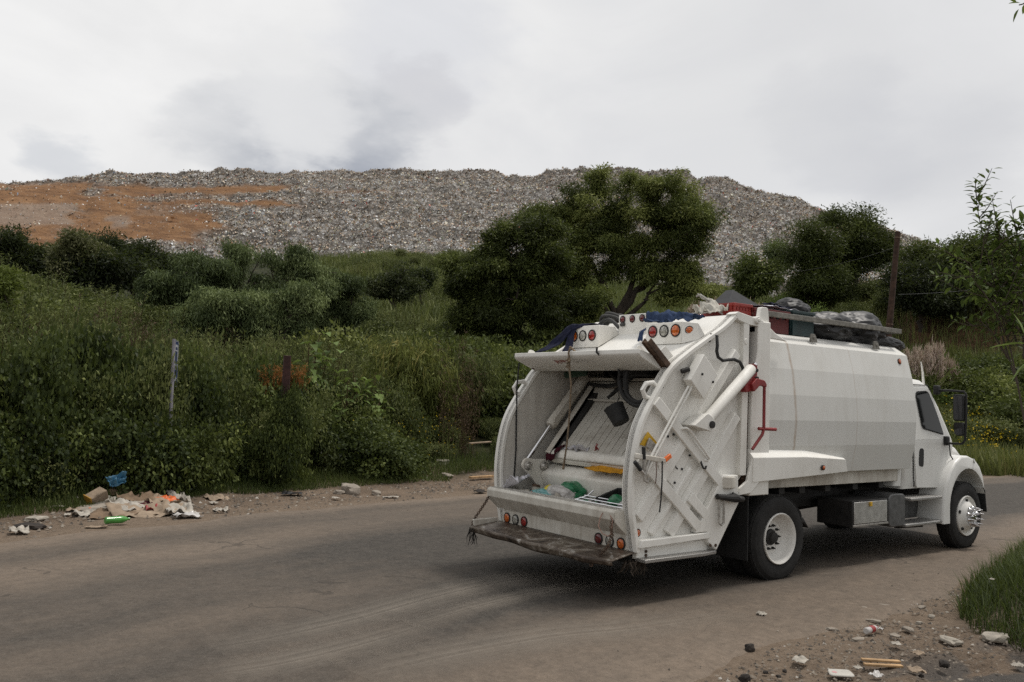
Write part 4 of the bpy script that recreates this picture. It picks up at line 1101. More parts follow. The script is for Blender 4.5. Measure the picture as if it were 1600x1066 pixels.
ZZ = .022+.02*np.sin(np.pi*TT)-.030*(smoothstep(.02, 0, TT)+smoothstep(.98, 1, TT))+fbm(XX*.5, YY*.5, 3, 3)*.012
k1, k2 = XX.shape
I_ = np.arange(k1*k2).reshape(k1, k2)
F_ = np.stack([I_[:-1, :-1], I_[1:, :-1], I_[1:, 1:], I_[:-1, 1:]], -1).reshape(-1, 4)
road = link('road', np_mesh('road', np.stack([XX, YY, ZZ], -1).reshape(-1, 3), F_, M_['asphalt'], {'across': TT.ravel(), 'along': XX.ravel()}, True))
tag(road, kind='structure')
# pale dusty tyre tracks crossing the lane, thin streaky films on the road
m, t, b, o = newmat('tyre_track_dust')
tcv = N(t, 'ShaderNodeTexCoord').outputs['Object']
aa = N(t, 'ShaderNodeAttribute'); aa.attribute_name = 'across'
cb = N(t, 'ShaderNodeCombineXYZ'); t.links.new(aa.outputs['Fac'], cb.inputs[1])
st = ramp(t, [(.34, .42), (.62, 1)]); t.links.new(noise(t, 1, 3, .6, cb.outputs[0], (1, 9, 1)), st.inputs[0])
ed = ramp(t, [(0, 0), (.4, 1), (.6, 1), (1, 0)]); t.links.new(aa.outputs['Fac'], ed.inputs[0])
la = N(t, 'ShaderNodeAttribute'); la.attribute_name = 'fade'
f = mathn(t, 'MULTIPLY', mathn(t, 'MULTIPLY', st.outputs[0], ed.outputs[0]), mathn(t, 'MULTIPLY', la.outputs['Fac'], mathn(t, 'ADD', noise(t, 2.5, 5, .7, tcv), .1)))
tr_ = N(t, 'ShaderNodeBsdfTransparent'); mx = N(t, 'ShaderNodeMixShader'); t.links.new(mathn(t, 'MULTIPLY', f, .72, True), mx.inputs[0])
b.inputs['Base Color'].default_value = (.27, .235, .195, 1); b.inputs['Roughness'].default_value = .95
t.links.new(tr_.outputs[0], mx.inputs[1]); t.links.new(b.outputs[0], mx.inputs[2]); t.links.new(mx.outputs[0], o.inputs[0])
M_['track'] = m
def roadz(x, y):
    a = float(ynear(x))-.1; t_ = min(1, max(0, (y-a)/(float(yfar(x))+.05-a)))
    return .022+.02*math.sin(math.pi*t_)+float(fbm(np.array([x*.5]), np.array([y*.5]), 3, 3)[0])*.012
def track(px, wd, fade0=0):
    pts = [at(u, v, 1) for u, v in px]
    g = []
    for u, v in px:
        d = at(u, v, 1)-CAM; k = -CAM.z/d.z
        g.append(CAM+d*k)
    c = []
    for i in range(len(g)-1):
        a0 = g[max(i-1, 0)]; a1 = g[i]; a2 = g[i+1]; a3 = g[min(i+2, len(g)-1)]
        for j in range(8):
            q = j/8; c.append(.5*((2*a1)+(-a0+a2)*q+(2*a0-5*a1+4*a2-a3)*q*q+(-a0+3*a1-3*a2+a3)*q**3))
    c.append(g[-1])
    V = []; ac = []; fa = []; n = len(c); m_ = 12
    for i, p in enumerate(c):
        tg = (c[min(i+1, n-1)]-c[max(i-1, 0)]); nn = Vector((-tg.y, tg.x, 0)).normalized()
        for j in range(m_+1):
            q = p+nn*wd*(j/m_-.5); V.append((q.x, q.y, roadz(q.x, q.y)+.005)); ac.append(j/m_); fa.append(math.sin(math.pi*min(1, .04+i/(n-1)*.92))**.7)
    I = np.arange(n*(m_+1)).reshape(n, m_+1)
    F = np.stack([I[:-1, :-1], I[1:, :-1], I[1:, 1:], I[:-1, 1:]], -1).reshape(-1, 4)
    link('tyre_track', np_mesh('tyre_track', np.array(V), F, M_['track'], {'across': ac, 'fade': fa}, True), road)
track([(330, 1020), (430, 1002), (560, 972), (680, 938), (800, 912), (900, 905)], .80)
track([(640, 985), (760, 950), (880, 925), (1000, 915)], .5)
track([(330, 1062), (430, 1046), (540, 1020), (660, 985)], .7)
track([(560, 1064), (700, 1030), (860, 1000), (1000, 985), (1150, 960)], .9)

# ------------------------------------------------------------------ landfill mountain
SIL = np.array([(-700, 300), (-200, 290), (0, 284), (60, 281), (118, 279), (135, 272), (170, 267), (200, 270), (260, 272), (330, 268), (400, 272), (440, 272), (520, 268), (600, 266), (660, 270), (770, 272), (780, 279), (830, 278), (850, 270), (900, 270), (1000, 272), (1070, 275), (1085, 286), (1105, 284), (1130, 283), (1145, 285), (1160, 291), (1200, 302), (1250, 315), (1290, 333), (1340, 352), (1400, 363), (1430, 375), (1480, 395), (1600, 425), (2000, 480)], float)
BASE = np.array([(-700, 400), (0, 395), (300, 395), (700, 402), (1000, 440), (1130, 450), (1300, 470), (1500, 470), (2000, 500)], float)
def elev(u, v):
    dx = fwd.x+(u-800)/FPX*rg2.x-(v-533)/FPX*up2.x
    dy = fwd.y+(u-800)/FPX*rg2.y-(v-533)/FPX*up2.y
    dz = fwd.z+(u-800)/FPX*rg2.z-(v-533)/FPX*up2.z
    return dz/np.hypot(dx, dy)
us = np.arange(-640, 1960, 1.7)
R0, R1 = 150., 212.
nrow = 150
s_ = np.concatenate([np.linspace(-.12, 0, 6), np.linspace(.01, 1, 110), np.linspace(1.02, 2.2, 34)])
U2, S2 = np.meshgrid(us, s_, indexing='ij')
az = YAW-np.arctan((U2-800)/FPX)
rr_ = R0+(R1-R0)*S2
zb = CAM.z+R0*elev(us, np.interp(us, BASE[:, 0], BASE[:, 1]))
zt = CAM.z+R1*elev(us, np.interp(us, SIL[:, 0], SIL[:, 1]+4.5))
# terraces in the face
prof_s = np.array([-.2, 0, .16, .25, .40, .50, .66, .77, .90, 1.0, 1.25, 2.3]); prof_h = np.array([-.3, 0, .26, .275, .52, .535, .79, .805, .99, 1.0, .98, .7])
hh = np.interp(S2+fbm(U2*.004, S2*0, 4, 3)*.06, prof_s, prof_h)
Xl = CAM.x+rr_*np.cos(az); Yl = CAM.y+rr_*np.sin(az)
Zl = zb[:, None]+(zt-zb)[:, None]*hh
rough = fbm(Xl*.5, Yl*.5, Zl*.5, 5)*2.4+fbm(Xl*.09, Yl*.09, Zl*.09, 3)*3.0
# bare soil lies smooth on the left, rubbish rough elsewhere
el = (Zl-CAM.z)/rr_
e300 = elev(us, 300.0)[:, None]; e400 = elev(us, 400.0)[:, None]
vv = 300+(el-e300)/(e400-e300)*100
wu = U2+fbm(Xl*.06, Yl*.06, Zl*.25, 5)*120; wv = vv+fbm(Xl*.08, Yl*.08, Zl*.3+7, 4)*9
def inside(u0, u1, v0, v1, su=18, sv=5):
    return smoothstep(u0-su, u0+su, wu)*(1-smoothstep(u1-su, u1+su, wu))*smoothstep(v0-sv, v0+sv, wv)*(1-smoothstep(v1-sv, v1+sv, wv))
soilm = np.maximum.reduce([inside(-700, 130, 284, 385), inside(60, 215, 286, 380), inside(150, 240, 288, 312), inside(100, 445, 290, 302, 18, 3), inside(200, 455, 312, 322, 14, 3), inside(480, 600, 296, 300, 30, 2)*.6, inside(60, 328, 332, 378),
                           inside(180, 290, 314, 345)*.75, inside(-100, 330, 300, 345)*.45])
soilm = soilm*(1-.6*inside(-20, 100, 356, 374)*smoothstep(-.1, .25, fbm(Xl*.2, Yl*.2, Zl*.2, 4)))
soilm = soilm*(1-.8*smoothstep(.10, .22, fbm(Xl*.13, Yl*.13, Zl*.4+3, 4)))
tanm = np.maximum(inside(-300, 100, 316, 350, 10, 4), inside(160, 200, 336, 356, 8, 4))*.9
Zl = Zl+rough*(1-.8*np.clip(soilm+tanm, 0, 1))*smoothstep(-.1, .05, S2)
m, t, b, o = newmat('landfill_surface')
tcv = N(t, 'ShaderNodeTexCoord').outputs['Object']
v1 = N(t, 'ShaderNodeTexVoronoi'); v1.inputs['Scale'].default_value = 1.5; t.links.new(tcv, v1.inputs[0])
sep = N(t, 'ShaderNodeSeparateColor'); t.links.new(v1.outputs['Color'], sep.inputs[0])
tr1 = ramp(t, [(0, (.035, .032, .03)), (.3, (.085, .078, .07)), (.55, (.16, .145, .13)), (.8, (.30, .28, .26)), (.95, (.55, .54, .52))]); t.links.new(sep.outputs[0], tr1.inputs[0])
big = ramp(t, [(.35, (.10, .085, .068)), (.65, (.22, .20, .18))]); t.links.new(noise(t, .12, 6, .65, tcv), big.inputs[0])
trash = mixc(t, .5, tr1.outputs[0], big.outputs[0])
sl = ramp(t, [(.25, (.12, .055, .020)), (.5, (.225, .112, .044)), (.72, (.29, .16, .072)), (.88, (.40, .31, .22))]); t.links.new(noise(t, .35, 9, .7, tcv, (1, 1, 2)), sl.inputs[0])
tn = ramp(t, [(.3, (.18, .12, .085)), (.7, (.29, .22, .165))]); t.links.new(noise(t, .5, 8, .7, tcv), tn.inputs[0])
a1 = N(t, 'ShaderNodeAttribute'); a1.attribute_name = 'soil'; a2 = N(t, 'ShaderNodeAttribute'); a2.attribute_name = 'tan'
rut = ramp(t, [(.38, (.66, .62, .58)), (.54, (1, 1, 1))]); t.links.new(noise(t, .16, 7, .7, tcv, (1, 1, 6), .8), rut.inputs[0])
cc = mixc(t, a2.outputs['Fac'], mixc(t, a1.outputs['Fac'], trash, mixc(t, 1.0, sl.outputs[0], rut.outputs[0], 'MULTIPLY')), tn.outputs[0])
t.links.new(cc, b.inputs['Base Color']); b.inputs['Roughness'].default_value = .9
bump(t, b, noise(t, 1.2, 6, .7, tcv), .9, .5)
k1, k2 = Xl.shape
I_ = np.arange(k1*k2).reshape(k1, k2)
F_ = np.stack([I_[:-1, :-1], I_[1:, :-1], I_[1:, 1:], I_[:-1, 1:]], -1).reshape(-1, 4)
VL = np.stack([Xl, Yl, Zl], -1).reshape(-1, 3)
tag(link('landfill_hill', np_mesh('landfill_hill', VL, F_, m, {'soil': soilm.ravel(), 'tan': tanm.ravel()}, True)), kind='structure')
# loose rubbish all over it: one uncountable mass of scraps
nf = 330000
rng = np.random.default_rng(11)
keep = (S2.ravel() > -.02) & (S2.ravel() < 1.25) & (U2.ravel() > -250) & (U2.ravel() < 1750)
ids = np.nonzero(keep)[0]
wgt = (1-.95*np.clip(soilm*1.5-.2+fbm(Xl*.25, Yl*.25, Zl*.6, 4)*1.3+tanm, 0, 1)).ravel()[ids]
wgt = np.maximum(wgt, .03)
sel = rng.choice(ids, nf, p=wgt/wgt.sum())
Pp = VL[sel]+rng.normal(0, .16, (nf, 3))
size = rng.gamma(2.0, .072, nf)+.085
d1 = rng.normal(0, 1, (nf, 3)); d1 /= np.linalg.norm(d1, axis=1)[:, None]
d2 = np.cross(d1, rng.normal(0, 1, (nf, 3))); d2 /= np.linalg.norm(d2, axis=1)[:, None]
asp = rng.uniform(.35, 1, nf)
q1 = d1*size[:, None]; q2 = d2*(size*asp)[:, None]
nn = np.cross(d1, d2)*(size*.25)[:, None]
Vf = np.stack([Pp-q1*.5-q2*.5, Pp+q1*.5-q2*.4+nn, Pp+q1*.45+q2*.5, Pp-q1*.5+q2*.45+nn], 1).reshape(-1, 3)
Ff = np.arange(nf*4).reshape(nf, 4)
pal = np.array([(.66, .64, .61), (.46, .43, .39), (.34, .30, .26), (.23, .20, .17), (.14, .12, .10), (.06, .056, .052), (.34, .27, .20), (.20, .13, .08), (.16, .22, .32), (.30, .09, .07), (.10, .15, .10), (.75, .74, .73)])
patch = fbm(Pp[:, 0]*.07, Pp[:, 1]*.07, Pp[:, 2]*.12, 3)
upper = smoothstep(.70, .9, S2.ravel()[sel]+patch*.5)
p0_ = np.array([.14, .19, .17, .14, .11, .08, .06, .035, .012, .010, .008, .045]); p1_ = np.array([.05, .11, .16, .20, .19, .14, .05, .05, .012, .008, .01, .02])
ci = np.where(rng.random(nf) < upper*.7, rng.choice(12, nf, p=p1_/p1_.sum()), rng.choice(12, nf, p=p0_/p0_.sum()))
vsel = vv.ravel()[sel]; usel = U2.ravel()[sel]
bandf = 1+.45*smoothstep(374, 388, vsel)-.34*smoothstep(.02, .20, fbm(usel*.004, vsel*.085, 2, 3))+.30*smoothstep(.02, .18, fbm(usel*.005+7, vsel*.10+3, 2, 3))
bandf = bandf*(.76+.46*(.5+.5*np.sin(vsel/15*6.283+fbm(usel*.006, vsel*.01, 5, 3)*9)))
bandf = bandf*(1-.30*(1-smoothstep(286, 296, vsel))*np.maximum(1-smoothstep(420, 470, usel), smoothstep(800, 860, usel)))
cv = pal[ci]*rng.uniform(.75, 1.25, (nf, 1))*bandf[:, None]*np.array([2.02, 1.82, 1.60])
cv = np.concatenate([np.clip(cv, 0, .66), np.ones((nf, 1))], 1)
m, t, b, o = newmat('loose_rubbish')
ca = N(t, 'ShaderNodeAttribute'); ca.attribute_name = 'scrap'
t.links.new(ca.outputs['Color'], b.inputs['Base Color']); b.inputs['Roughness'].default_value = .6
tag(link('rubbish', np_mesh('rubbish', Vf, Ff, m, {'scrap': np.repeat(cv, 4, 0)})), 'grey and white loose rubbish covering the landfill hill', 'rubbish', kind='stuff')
# ------------------------------------------------------------------ vegetation
def leafmat(name, stops, trans=.30, rough=.55, hue=.0):
    m = bpy.data.materials.new(name); m.use_nodes = True
    t = m.node_tree; t.nodes.clear()
    o = N(t, 'ShaderNodeOutputMaterial')
    a = N(t, 'ShaderNodeAttribute'); a.attribute_name = 'tint'
    oi = N(t, 'ShaderNodeObjectInfo')
    f = mathn(t, 'ADD', a.outputs['Fac'], mathn(t, 'MULTIPLY', mathn(t, 'SUBTRACT', oi.outputs['Random'], .5), .42), True)
    r = ramp(t, stops); t.links.new(f, r.inputs[0])
    b = N(t, 'ShaderNodeBsdfPrincipled'); t.links.new(r.outputs[0], b.inputs['Base Color'])
    b.inputs['Roughness'].default_value = rough; b.inputs['Specular IOR Level'].default_value = .16
    tl = N(t, 'ShaderNodeBsdfTranslucent')
    t.links.new(mixc(t, .5, r.outputs[0], (.10, .13, .02)), tl.inputs[0])
    mx = N(t, 'ShaderNodeMixShader'); mx.inputs[0].default_value = trans
    t.links.new(b.outputs[0], mx.inputs[1]); t.links.new(tl.outputs[0], mx.inputs[2]); t.links.new(mx.outputs[0], o.inputs[0])
    return m
L_ = {
 'tree':  leafmat('dark_tree_leaf', [(0, (0.033, 0.042, 0.014)), (.45, (0.091, 0.115, 0.034)), (.8, (0.180, 0.209, 0.059)), (1, (0.292, 0.318, 0.102))]),
 'pepper': leafmat('grey_green_leaf', [(0, (0.048, 0.067, 0.028)), (.45, (0.103, 0.138, 0.060)), (.8, (0.174, 0.217, 0.094)), (1, (0.259, 0.311, 0.135))]),
 'deep':  leafmat('deep_green_leaf', [(0, (0.016, 0.020, 0.012)), (.5, (0.030, 0.040, 0.019)), (.85, (0.052, 0.065, 0.028)), (1, (0.090, 0.101, 0.047))]),
 'olive': leafmat('olive_leaf', [(0, (0.050, 0.055, 0.025)), (.5, (0.109, 0.114, 0.053)), (.85, (0.175, 0.175, 0.086)), (1, (0.234, 0.218, 0.109))]),
 'weed':  leafmat('weed_leaf', [(0, (0.031, 0.040, 0.015)), (.4, (0.094, 0.115, 0.041)), (.75, (0.171, 0.192, 0.068)), (1, (0.261, 0.278, 0.114))]),
 'vine':  leafmat('vine_leaf', [(0, (0.012, 0.020, 0.007)), (.45, (0.041, 0.057, 0.018)), (.8, (0.090, 0.115, 0.034)), (1, (0.169, 0.201, 0.059))]),
 'bright': leafmat('bright_leaf', [(0, (0.058, 0.090, 0.024)), (.5, (0.119, 0.174, 0.046)), (1, (0.216, 0.298, 0.086))], .4),
 'lime':  leafmat('lime_leaf', [(0, (0.066, 0.088, 0.020)), (.5, (0.128, 0.163, 0.037)), (1, (0.212, 0.245, 0.070))], .4),
 'willow': leafmat('yellowish_leaf', [(0, (0.048, 0.063, 0.018)), (.45, (0.142, 0.166, 0.044)), (.8, (0.244, 0.253, 0.070)), (1, (0.360, 0.308, 0.107))]),
 'dry':   leafmat('dry_stalk', [(0, (.045, .028, .018)), (.5, (.10, .065, .042)), (1, (.18, .13, .09))], .2),
 'orange': leafmat('dead_orange_leaf', [(0, (0.153, 0.054, 0.015)), (.5, (0.319, 0.120, 0.037)), (1, (0.459, 0.216, 0.073))], .3),
 'plume': leafmat('pink_plume', [(0, (.34, .25, .205)), (.5, (.56, .43, .36)), (1, (.70, .58, .50))], .3),
 'grass': leafmat('grass_blade', [(0, (0.026, 0.038, 0.013)), (.45, (0.061, 0.084, 0.026)), (.8, (0.102, 0.129, 0.040)), (1, (0.164, 0.167, 0.067))], .35),
 'slope': leafmat('slope_grass', [(0, (0.045, 0.055, 0.020)), (.45, (0.112, 0.128, 0.043)), (.8, (0.184, 0.197, 0.068)), (1, (0.281, 0.246, 0.099))], .3),
 'flower': leafmat('yellow_petal', [(0, (.45, .32, .01)), (1, (.75, .56, .03))], .2),
}
m, t, b, o = newmat('bark')
r = ramp(t, [(.3, (.022, .017, .013)), (.7, (.075, .058, .045))]); t.links.new(noise(t, 6, 6, .7, None, (1, 1, .25)), r.inputs[0]); t.links.new(r.outputs[0], b.inputs['Base Color'])
b.inputs['Roughness'].default_value = .95; bump(t, b, noise(t, 9, 5, .7, None, (1, 1, .25)), .8, .05)
M_['bark'] = m
m, t, b, o = newmat('twig')
b.inputs['Base Color'].default_value = (.07, .055, .04, 1); b.inputs['Roughness'].default_value = .9
M_['twig'] = m

def unit(a): return a/np.maximum(np.linalg.norm(a, axis=-1, keepdims=True), 1e-9)
def leaves(P, D, Ln, Wd, rng, kind='leaf', bend=.18):
    """arrays of leaf faces: P base, D direction, Ln length, Wd width; returns vertices (n,4,3)"""
    n = len(P)
    D = unit(D)
    S = unit(np.cross(D, rng.normal(0, 1, (n, 3))))
    Nn = np.cross(S, D)
    Ln = np.broadcast_to(np.asarray(Ln, float), (n,))[:, None]; Wd = np.broadcast_to(np.asarray(Wd, float), (n,))[:, None]
    mid = P+D*Ln*.42+Nn*Ln*bend*.4
    tip = P+D*Ln-Nn*Ln*bend*.3
    return np.stack([P, mid+S*Wd*.5, tip, mid-S*Wd*.5], 1)
class Foliage:
    def __init__(s): s.q = []; s.t = []; s.m = []
    def add(s, quads, tint, mi=0):
        s.q.append(quads); n = len(quads)
        s.t.append(np.broadcast_to(np.asarray(tint, float), (n,))); s.m.append(np.full(n, mi))
    def sticks(s, A, B, r, mi=1, rng=RNG):
        """thin flat stems from A to B"""
        D = unit(B-A); S = unit(np.cross(D, rng.normal(0, 1, D.shape)))*r
        s.add(np.stack([A-S, A+S, B+S*.4, B-S*.4], 1), .3, mi)
        S2 = np.cross(D, unit(S))*r
        s.add(np.stack([A-S2, A+S2, B+S2*.4, B-S2*.4], 1), .4, mi)
    def mesh(s, name, mats):
        Q = np.concatenate(s.q); t = np.concatenate(s.t); mi = np.concatenate(s.m)
        n = len(Q)
        return np_mesh(name, Q.reshape(-1, 3), np.arange(n*4).reshape(n, 4), mats, {'tint': np.repeat(t, 4)}, False, mi)
def crown(lobes, nclus, per, leaf, rng, sig=.35, droop=.3, gap=.46, tint=(.5, .22), strand=False, shell=.45):
    """lobes: (x,y,z,rx,ry,rz). Leaves hang in clumps spread through the lobes, thinner where noise opens gaps."""
    lb = np.array(lobes, float)
    wv = (lb[:, 3]*lb[:, 5])**.8
    nb = max(5, nclus//9)                                  # boughs: separate clumps with gaps between them
    k = rng.choice(len(lb), nb, p=wv/wv.sum())
    d = unit(rng.normal(0, 1, (nb, 3)))
    bc = lb[k, :3]+d*(rng.random(nb)**shell*1.02)[:, None]*lb[k, 3:6]
    bs = np.cbrt(lb[k, 3]*lb[k, 4]*lb[k, 5])*rng.uniform(.38, .82, nb)
    bt = rng.normal(0, tint[1]*.7, nb)
    q = rng.choice(nb, nclus, p=bs**2/(bs**2).sum())
    C = bc[q]+unit(rng.normal(0, 1, (nclus, 3)))*(rng.random(nclus)**.62*bs[q])[:, None]*np.array([1, 1, .55])
    qt = bt[q]
    g = vnoise(C[:, 0]*.9+31, C[:, 1]*.9, C[:, 2]*.9)
    ok = g > (gap-.12)*rng.uniform(.7, 1.1, len(C))
    C, qt = C[ok], qt[ok]
    d = unit(C-lb[:, :3].mean(0))
    n = len(C)
    ct = tint[0]+qt+rng.normal(0, tint[1]*.3, n)
    fo = Foliage()
    idx = np.repeat(np.arange(n), per)
    off = np.clip(rng.normal(0, 1, (n*per, 3)), -1.5, 1.5)*sig*rng.uniform(.6, 1.2, n)[idx][:, None]
    off[:, 2] *= .75
    Pp = C[idx]+off
    Dd = .5*unit(off)+.2*d[idx]+rng.normal(0, .6, off.shape)
    Dd[:, 2] -= droop
    L = leaf[0]*rng.uniform(.6, 1.3, len(Pp)); Wd = leaf[1]*rng.uniform(.7, 1.3, len(Pp))
    if strand:
        Dd = rng.normal(0, .5, off.shape)+np.array([0, 0, -.85])
    fo.add(leaves(Pp, Dd, L, Wd, rng), np.clip(ct[idx]+rng.normal(0, tint[1]*.5, len(Pp)), 0, 1))
    return fo, C
def branches(mb, base, tops, r0, rng, fork=.45, wig=.25):
    """tapered trunk and limbs from base to the crown's lobes"""
    base = Vector(base); tops = [Vector(p) for p in tops]
    cen = sum(tops, Vector())/len(tops)
    fk = base.lerp(cen, fork)+Vector((rng.uniform(-.2, .2), rng.uniform(-.2, .2), 0))
    def path(a, b, n=6):
        o = []
        for i in range(n+1):
            t_ = i/n
            p = a.lerp(b, t_)
            s_ = math.sin(math.pi*t_)*wig
            p = p+Vector((rng.uniform(-s_, s_), rng.uniform(-s_, s_), rng.uniform(0, s_)))
            o.append(p)
        return o
    p = path(base, fk)
    mb.tube(p, [r0*(1.25-.55*i/(len(p)-1)) for i in range(len(p))], 10)
    for tp in tops:
        st = base.lerp(fk, rng.uniform(.75, 1.0))
        q = path(st, tp, 7)
        mb.tube(q, [max(.012, r0*.55*(1-i/len(q))**.9) for i in range(len(q))], 7)
        for _ in range(3):
            i = rng.randrange(3, 7)
            e_ = q[i]+Vector((rng.uniform(-1, 1), rng.uniform(-1, 1), rng.uniform(-.2, .9)))*max(.3, (tp-base).length*.16)
            q2 = path(q[i], e_, 4)
            mb.tube(q2, [max(.008, r0*.22*(1-j/5)) for j in range(5)], 5)
prng = random.Random(21)
def tree(lobes_px, r, base, mat, nclus, per, leaf, label, cat='tree', name='tree', group=None, trunk=.14, sig=.35, droop=.3, depth=.8, strand=False, gap=.46, tint=(.5, .22), fork=.45, lift=0, seed=0, shell=.45, limbs=None):
    """a tree of its own: crown lobes given as sight line (u, v), half width and half height in photo pixels at range r"""
    rng = np.random.default_rng(100+seed)
    k = r/FPX*1.02
    lobes = []
    for i, lb in enumerate(lobes_px):
        u, v, a, c_ = lb[:4]
        dr = lb[4] if len(lb) > 4 else rng.uniform(-.3, .3)*a*k
        p = at(u, v, r+dr)
        lobes.append((p.x, p.y, p.z, a*k, a*k*depth, c_*k))
    bx, by = base if isinstance(base, tuple) else (None, None)
    if bx is None:
        bx, by, _ = gpt(base, r)
    bz = hz(bx, by)
    e = empty(name, (bx, by, bz))
    tag(e, label, cat, group)
    L = np.array(lobes); L[:, :3] -= np.array([bx, by, bz])
    fo, C = crown(L, nclus, per, leaf, rng, sig, droop, gap, tint, strand, shell)
    link('crown', fo.mesh('crown', [L_[mat]]), e)
    mb = MB()
    tops = [tuple(l[:3]+np.array([0, 0, l[5]*.3])) for l in L]
    if limbs and len(tops) > limbs: tops = tops[::max(1, len(tops)//limbs)]
    branches(mb, (0, 0, -.3), tops, trunk, random.Random(seed+5), fork)
    mb.build('trunk', [M_['bark']], e, smooth=True, ang=70)
    return e
G_T = 'trees on the slope'
# the big tree behind the truck and its lower neighbour
tree([(862, 312, 26, 20), (905, 312, 26, 20), (945, 296, 28, 20), (990, 296, 28, 20), (1036, 296, 28, 20), (1070, 296, 28, 20), (930, 276, 16, 11), (980, 276, 16, 11), (1032, 288, 14, 11), (848, 338, 30, 26), (885, 338, 30, 26), (930, 338, 30, 26), (980, 338, 30, 26), (1032, 338, 30, 26), (1070, 338, 30, 26), (848, 380, 30, 26), (895, 380, 30, 26), (945, 380, 30, 26), (995, 380, 30, 26), (1035, 380, 30, 26), (1076, 380, 30, 26), (860, 420, 29, 25), (910, 420, 29, 25), (960, 420, 29, 25), (1010, 420, 29, 25), (1050, 420, 29, 25), (1078, 420, 29, 25), (852, 450, 28, 20), (890, 450, 28, 20), (930, 450, 28, 20), (1040, 450, 28, 20), (1070, 450, 28, 20), (848, 482, 28, 22), (885, 482, 28, 22), (918, 482, 28, 22)],
     44, 962, 'tree', 1750, 88, (.19, .052), 'biggest tree, dark green with a bare leaning trunk, directly behind the truck', trunk=.30, sig=.26, droop=.6, seed=1, fork=.5, tint=(.56, .36), gap=.24, depth=1.5, limbs=7, shell=.75)
tree([(805, 358, 26, 18), (842, 352, 26, 18), (722, 415, 22, 18), (718, 450, 22, 20), (792, 372, 26, 20), (822, 372, 26, 20), (852, 372, 26, 20), (742, 400, 28, 22), (775, 400, 28, 22), (815, 400, 28, 22), (856, 400, 28, 22), (732, 432, 30, 24), (772, 432, 30, 24), (815, 432, 30, 24), (860, 432, 30, 24), (738, 466, 30, 24), (780, 466, 30, 24), (826, 466, 30, 24), (872, 466, 30, 24), (905, 466, 30, 24), (746, 502, 32, 24), (790, 502, 32, 24), (840, 502, 32, 24), (884, 502, 32, 24), (772, 540, 32, 24), (815, 540, 32, 24), (860, 540, 32, 24), (905, 540, 32, 24), (790, 575, 30, 20), (835, 575, 30, 20), (870, 575, 30, 20), (792, 356, 14, 12)],
     38, 830, 'tree', 1450, 90, (.19, .052), 'low spreading dark tree left of the biggest tree, reaching down to the weeds', trunk=.20, sig=.25, droop=.65, seed=2, tint=(.46, .34), gap=.24, depth=1.4, limbs=7, shell=.75)
# dark trees under the left end of the landfill
for i, (u, v, a, c_, r, lab) in enumerate([(20, 388, 48, 26, 66, 'nearly black tree at the left edge of the photo, under the brown soil'), (92, 392, 38, 22, 70, 'low dark tree second from the left under the brown soil'), (168, 385, 34, 24, 72, 'dark tree with a small raised top in the left tree row'),
                                              (212, 402, 48, 30, 68, 'widest dark round tree ending the left tree row'), (128, 376, 36, 14, 78, 'flat topped dark tree behind the left tree row')]):
    v += 15
    tree([(u-a*.5, v+4, a*.50, c_*.7), (u+a*.1, v-4, a*.55, c_*.8), (u+a*.55, v+6, a*.45, c_*.65), (u+a*.2, v-c_*.75, a*.22, c_*.28), (u-a*.7, v+c_*.5, a*.4, c_*.5)], r, u, 'deep', 260, 90, (.30, .09), lab, trunk=.16, sig=.55, droop=.2, seed=10+i)
tree([(112, 392, 28, 20), (98, 408, 18, 16), (126, 410, 22, 16)], 62, 112, 'olive', 90, 80, (.3, .09), 'small yellowish olive tree in front of the dark left row', trunk=.10, sig=.4, seed=17)
tree([(205, 425, 26, 20), (160, 425, 40, 20), (130, 428, 30, 16)], 62, 165, 'deep', 120, 80, (.35, .11), 'lowest dark bush tree at the foot of the left row', trunk=.10, sig=.45, seed=18)
# drooping grey green trees in the middle left
for i, (u, v, a, c_, r, lab) in enumerate([(300, 440, 58, 46, 36, 'drooping grey green tree nearest the dark left row'), (372, 430, 66, 50, 38, 'tall drooping grey green tree in the middle of the slope'), (450, 446, 64, 46, 39, 'drooping grey green tree with a broad flat crown, right of the tallest drooper'),
                                              (345, 500, 66, 40, 33, 'low drooping tree hanging over the weeds behind the sign'), (432, 502, 66, 38, 33, 'low drooping tree behind the rusty post'), (522, 480, 48, 40, 40, 'rightmost of the drooping grey green trees')]):
    v -= 14; lr = random.Random(300+i)
    lob = [(u+lr.uniform(-.95, .95)*a, v+lr.uniform(-.75, .8)*c_, a*lr.uniform(.30, .58), c_*lr.uniform(.26, .52)) for _ in range(15)]
    tree(lob, r, u, 'pepper', 420, 95, (.19, .036), lab, trunk=.13, sig=.24, strand=True, seed=30+i, tint=(.50, .46), gap=.42, shell=.6)
tree([(596, 446, 22, 11), (622, 434, 20, 15), (644, 448, 18, 11), (610, 452, 34, 10), (604, 428, 11, 11), (630, 420, 9, 9)], 68, 612, 'deep', 170, 80, (.26, .08), 'small dark round tree alone on the green slope left of the low tree', trunk=.12, sig=.4, seed=40)
tree([(657, 440, 16, 13), (650, 447, 12, 10)], 72, 656, 'deep', 50, 70, (.30, .10), 'tiny dark tree beside the lone round tree on the slope', trunk=.08, sig=.35, seed=41)
tree([(4, 462, 20, 28), (12, 500, 26, 26), (-20, 480, 30, 34), (4, 432, 9, 12), (26, 530, 24, 24), (0, 540, 26, 28)], 25, 0, 'lime', 200, 80, (.13, .05), 'lime green bush cut off by the left edge of the photo', 'bush', 'bush', trunk=.04, sig=.16, seed=42)
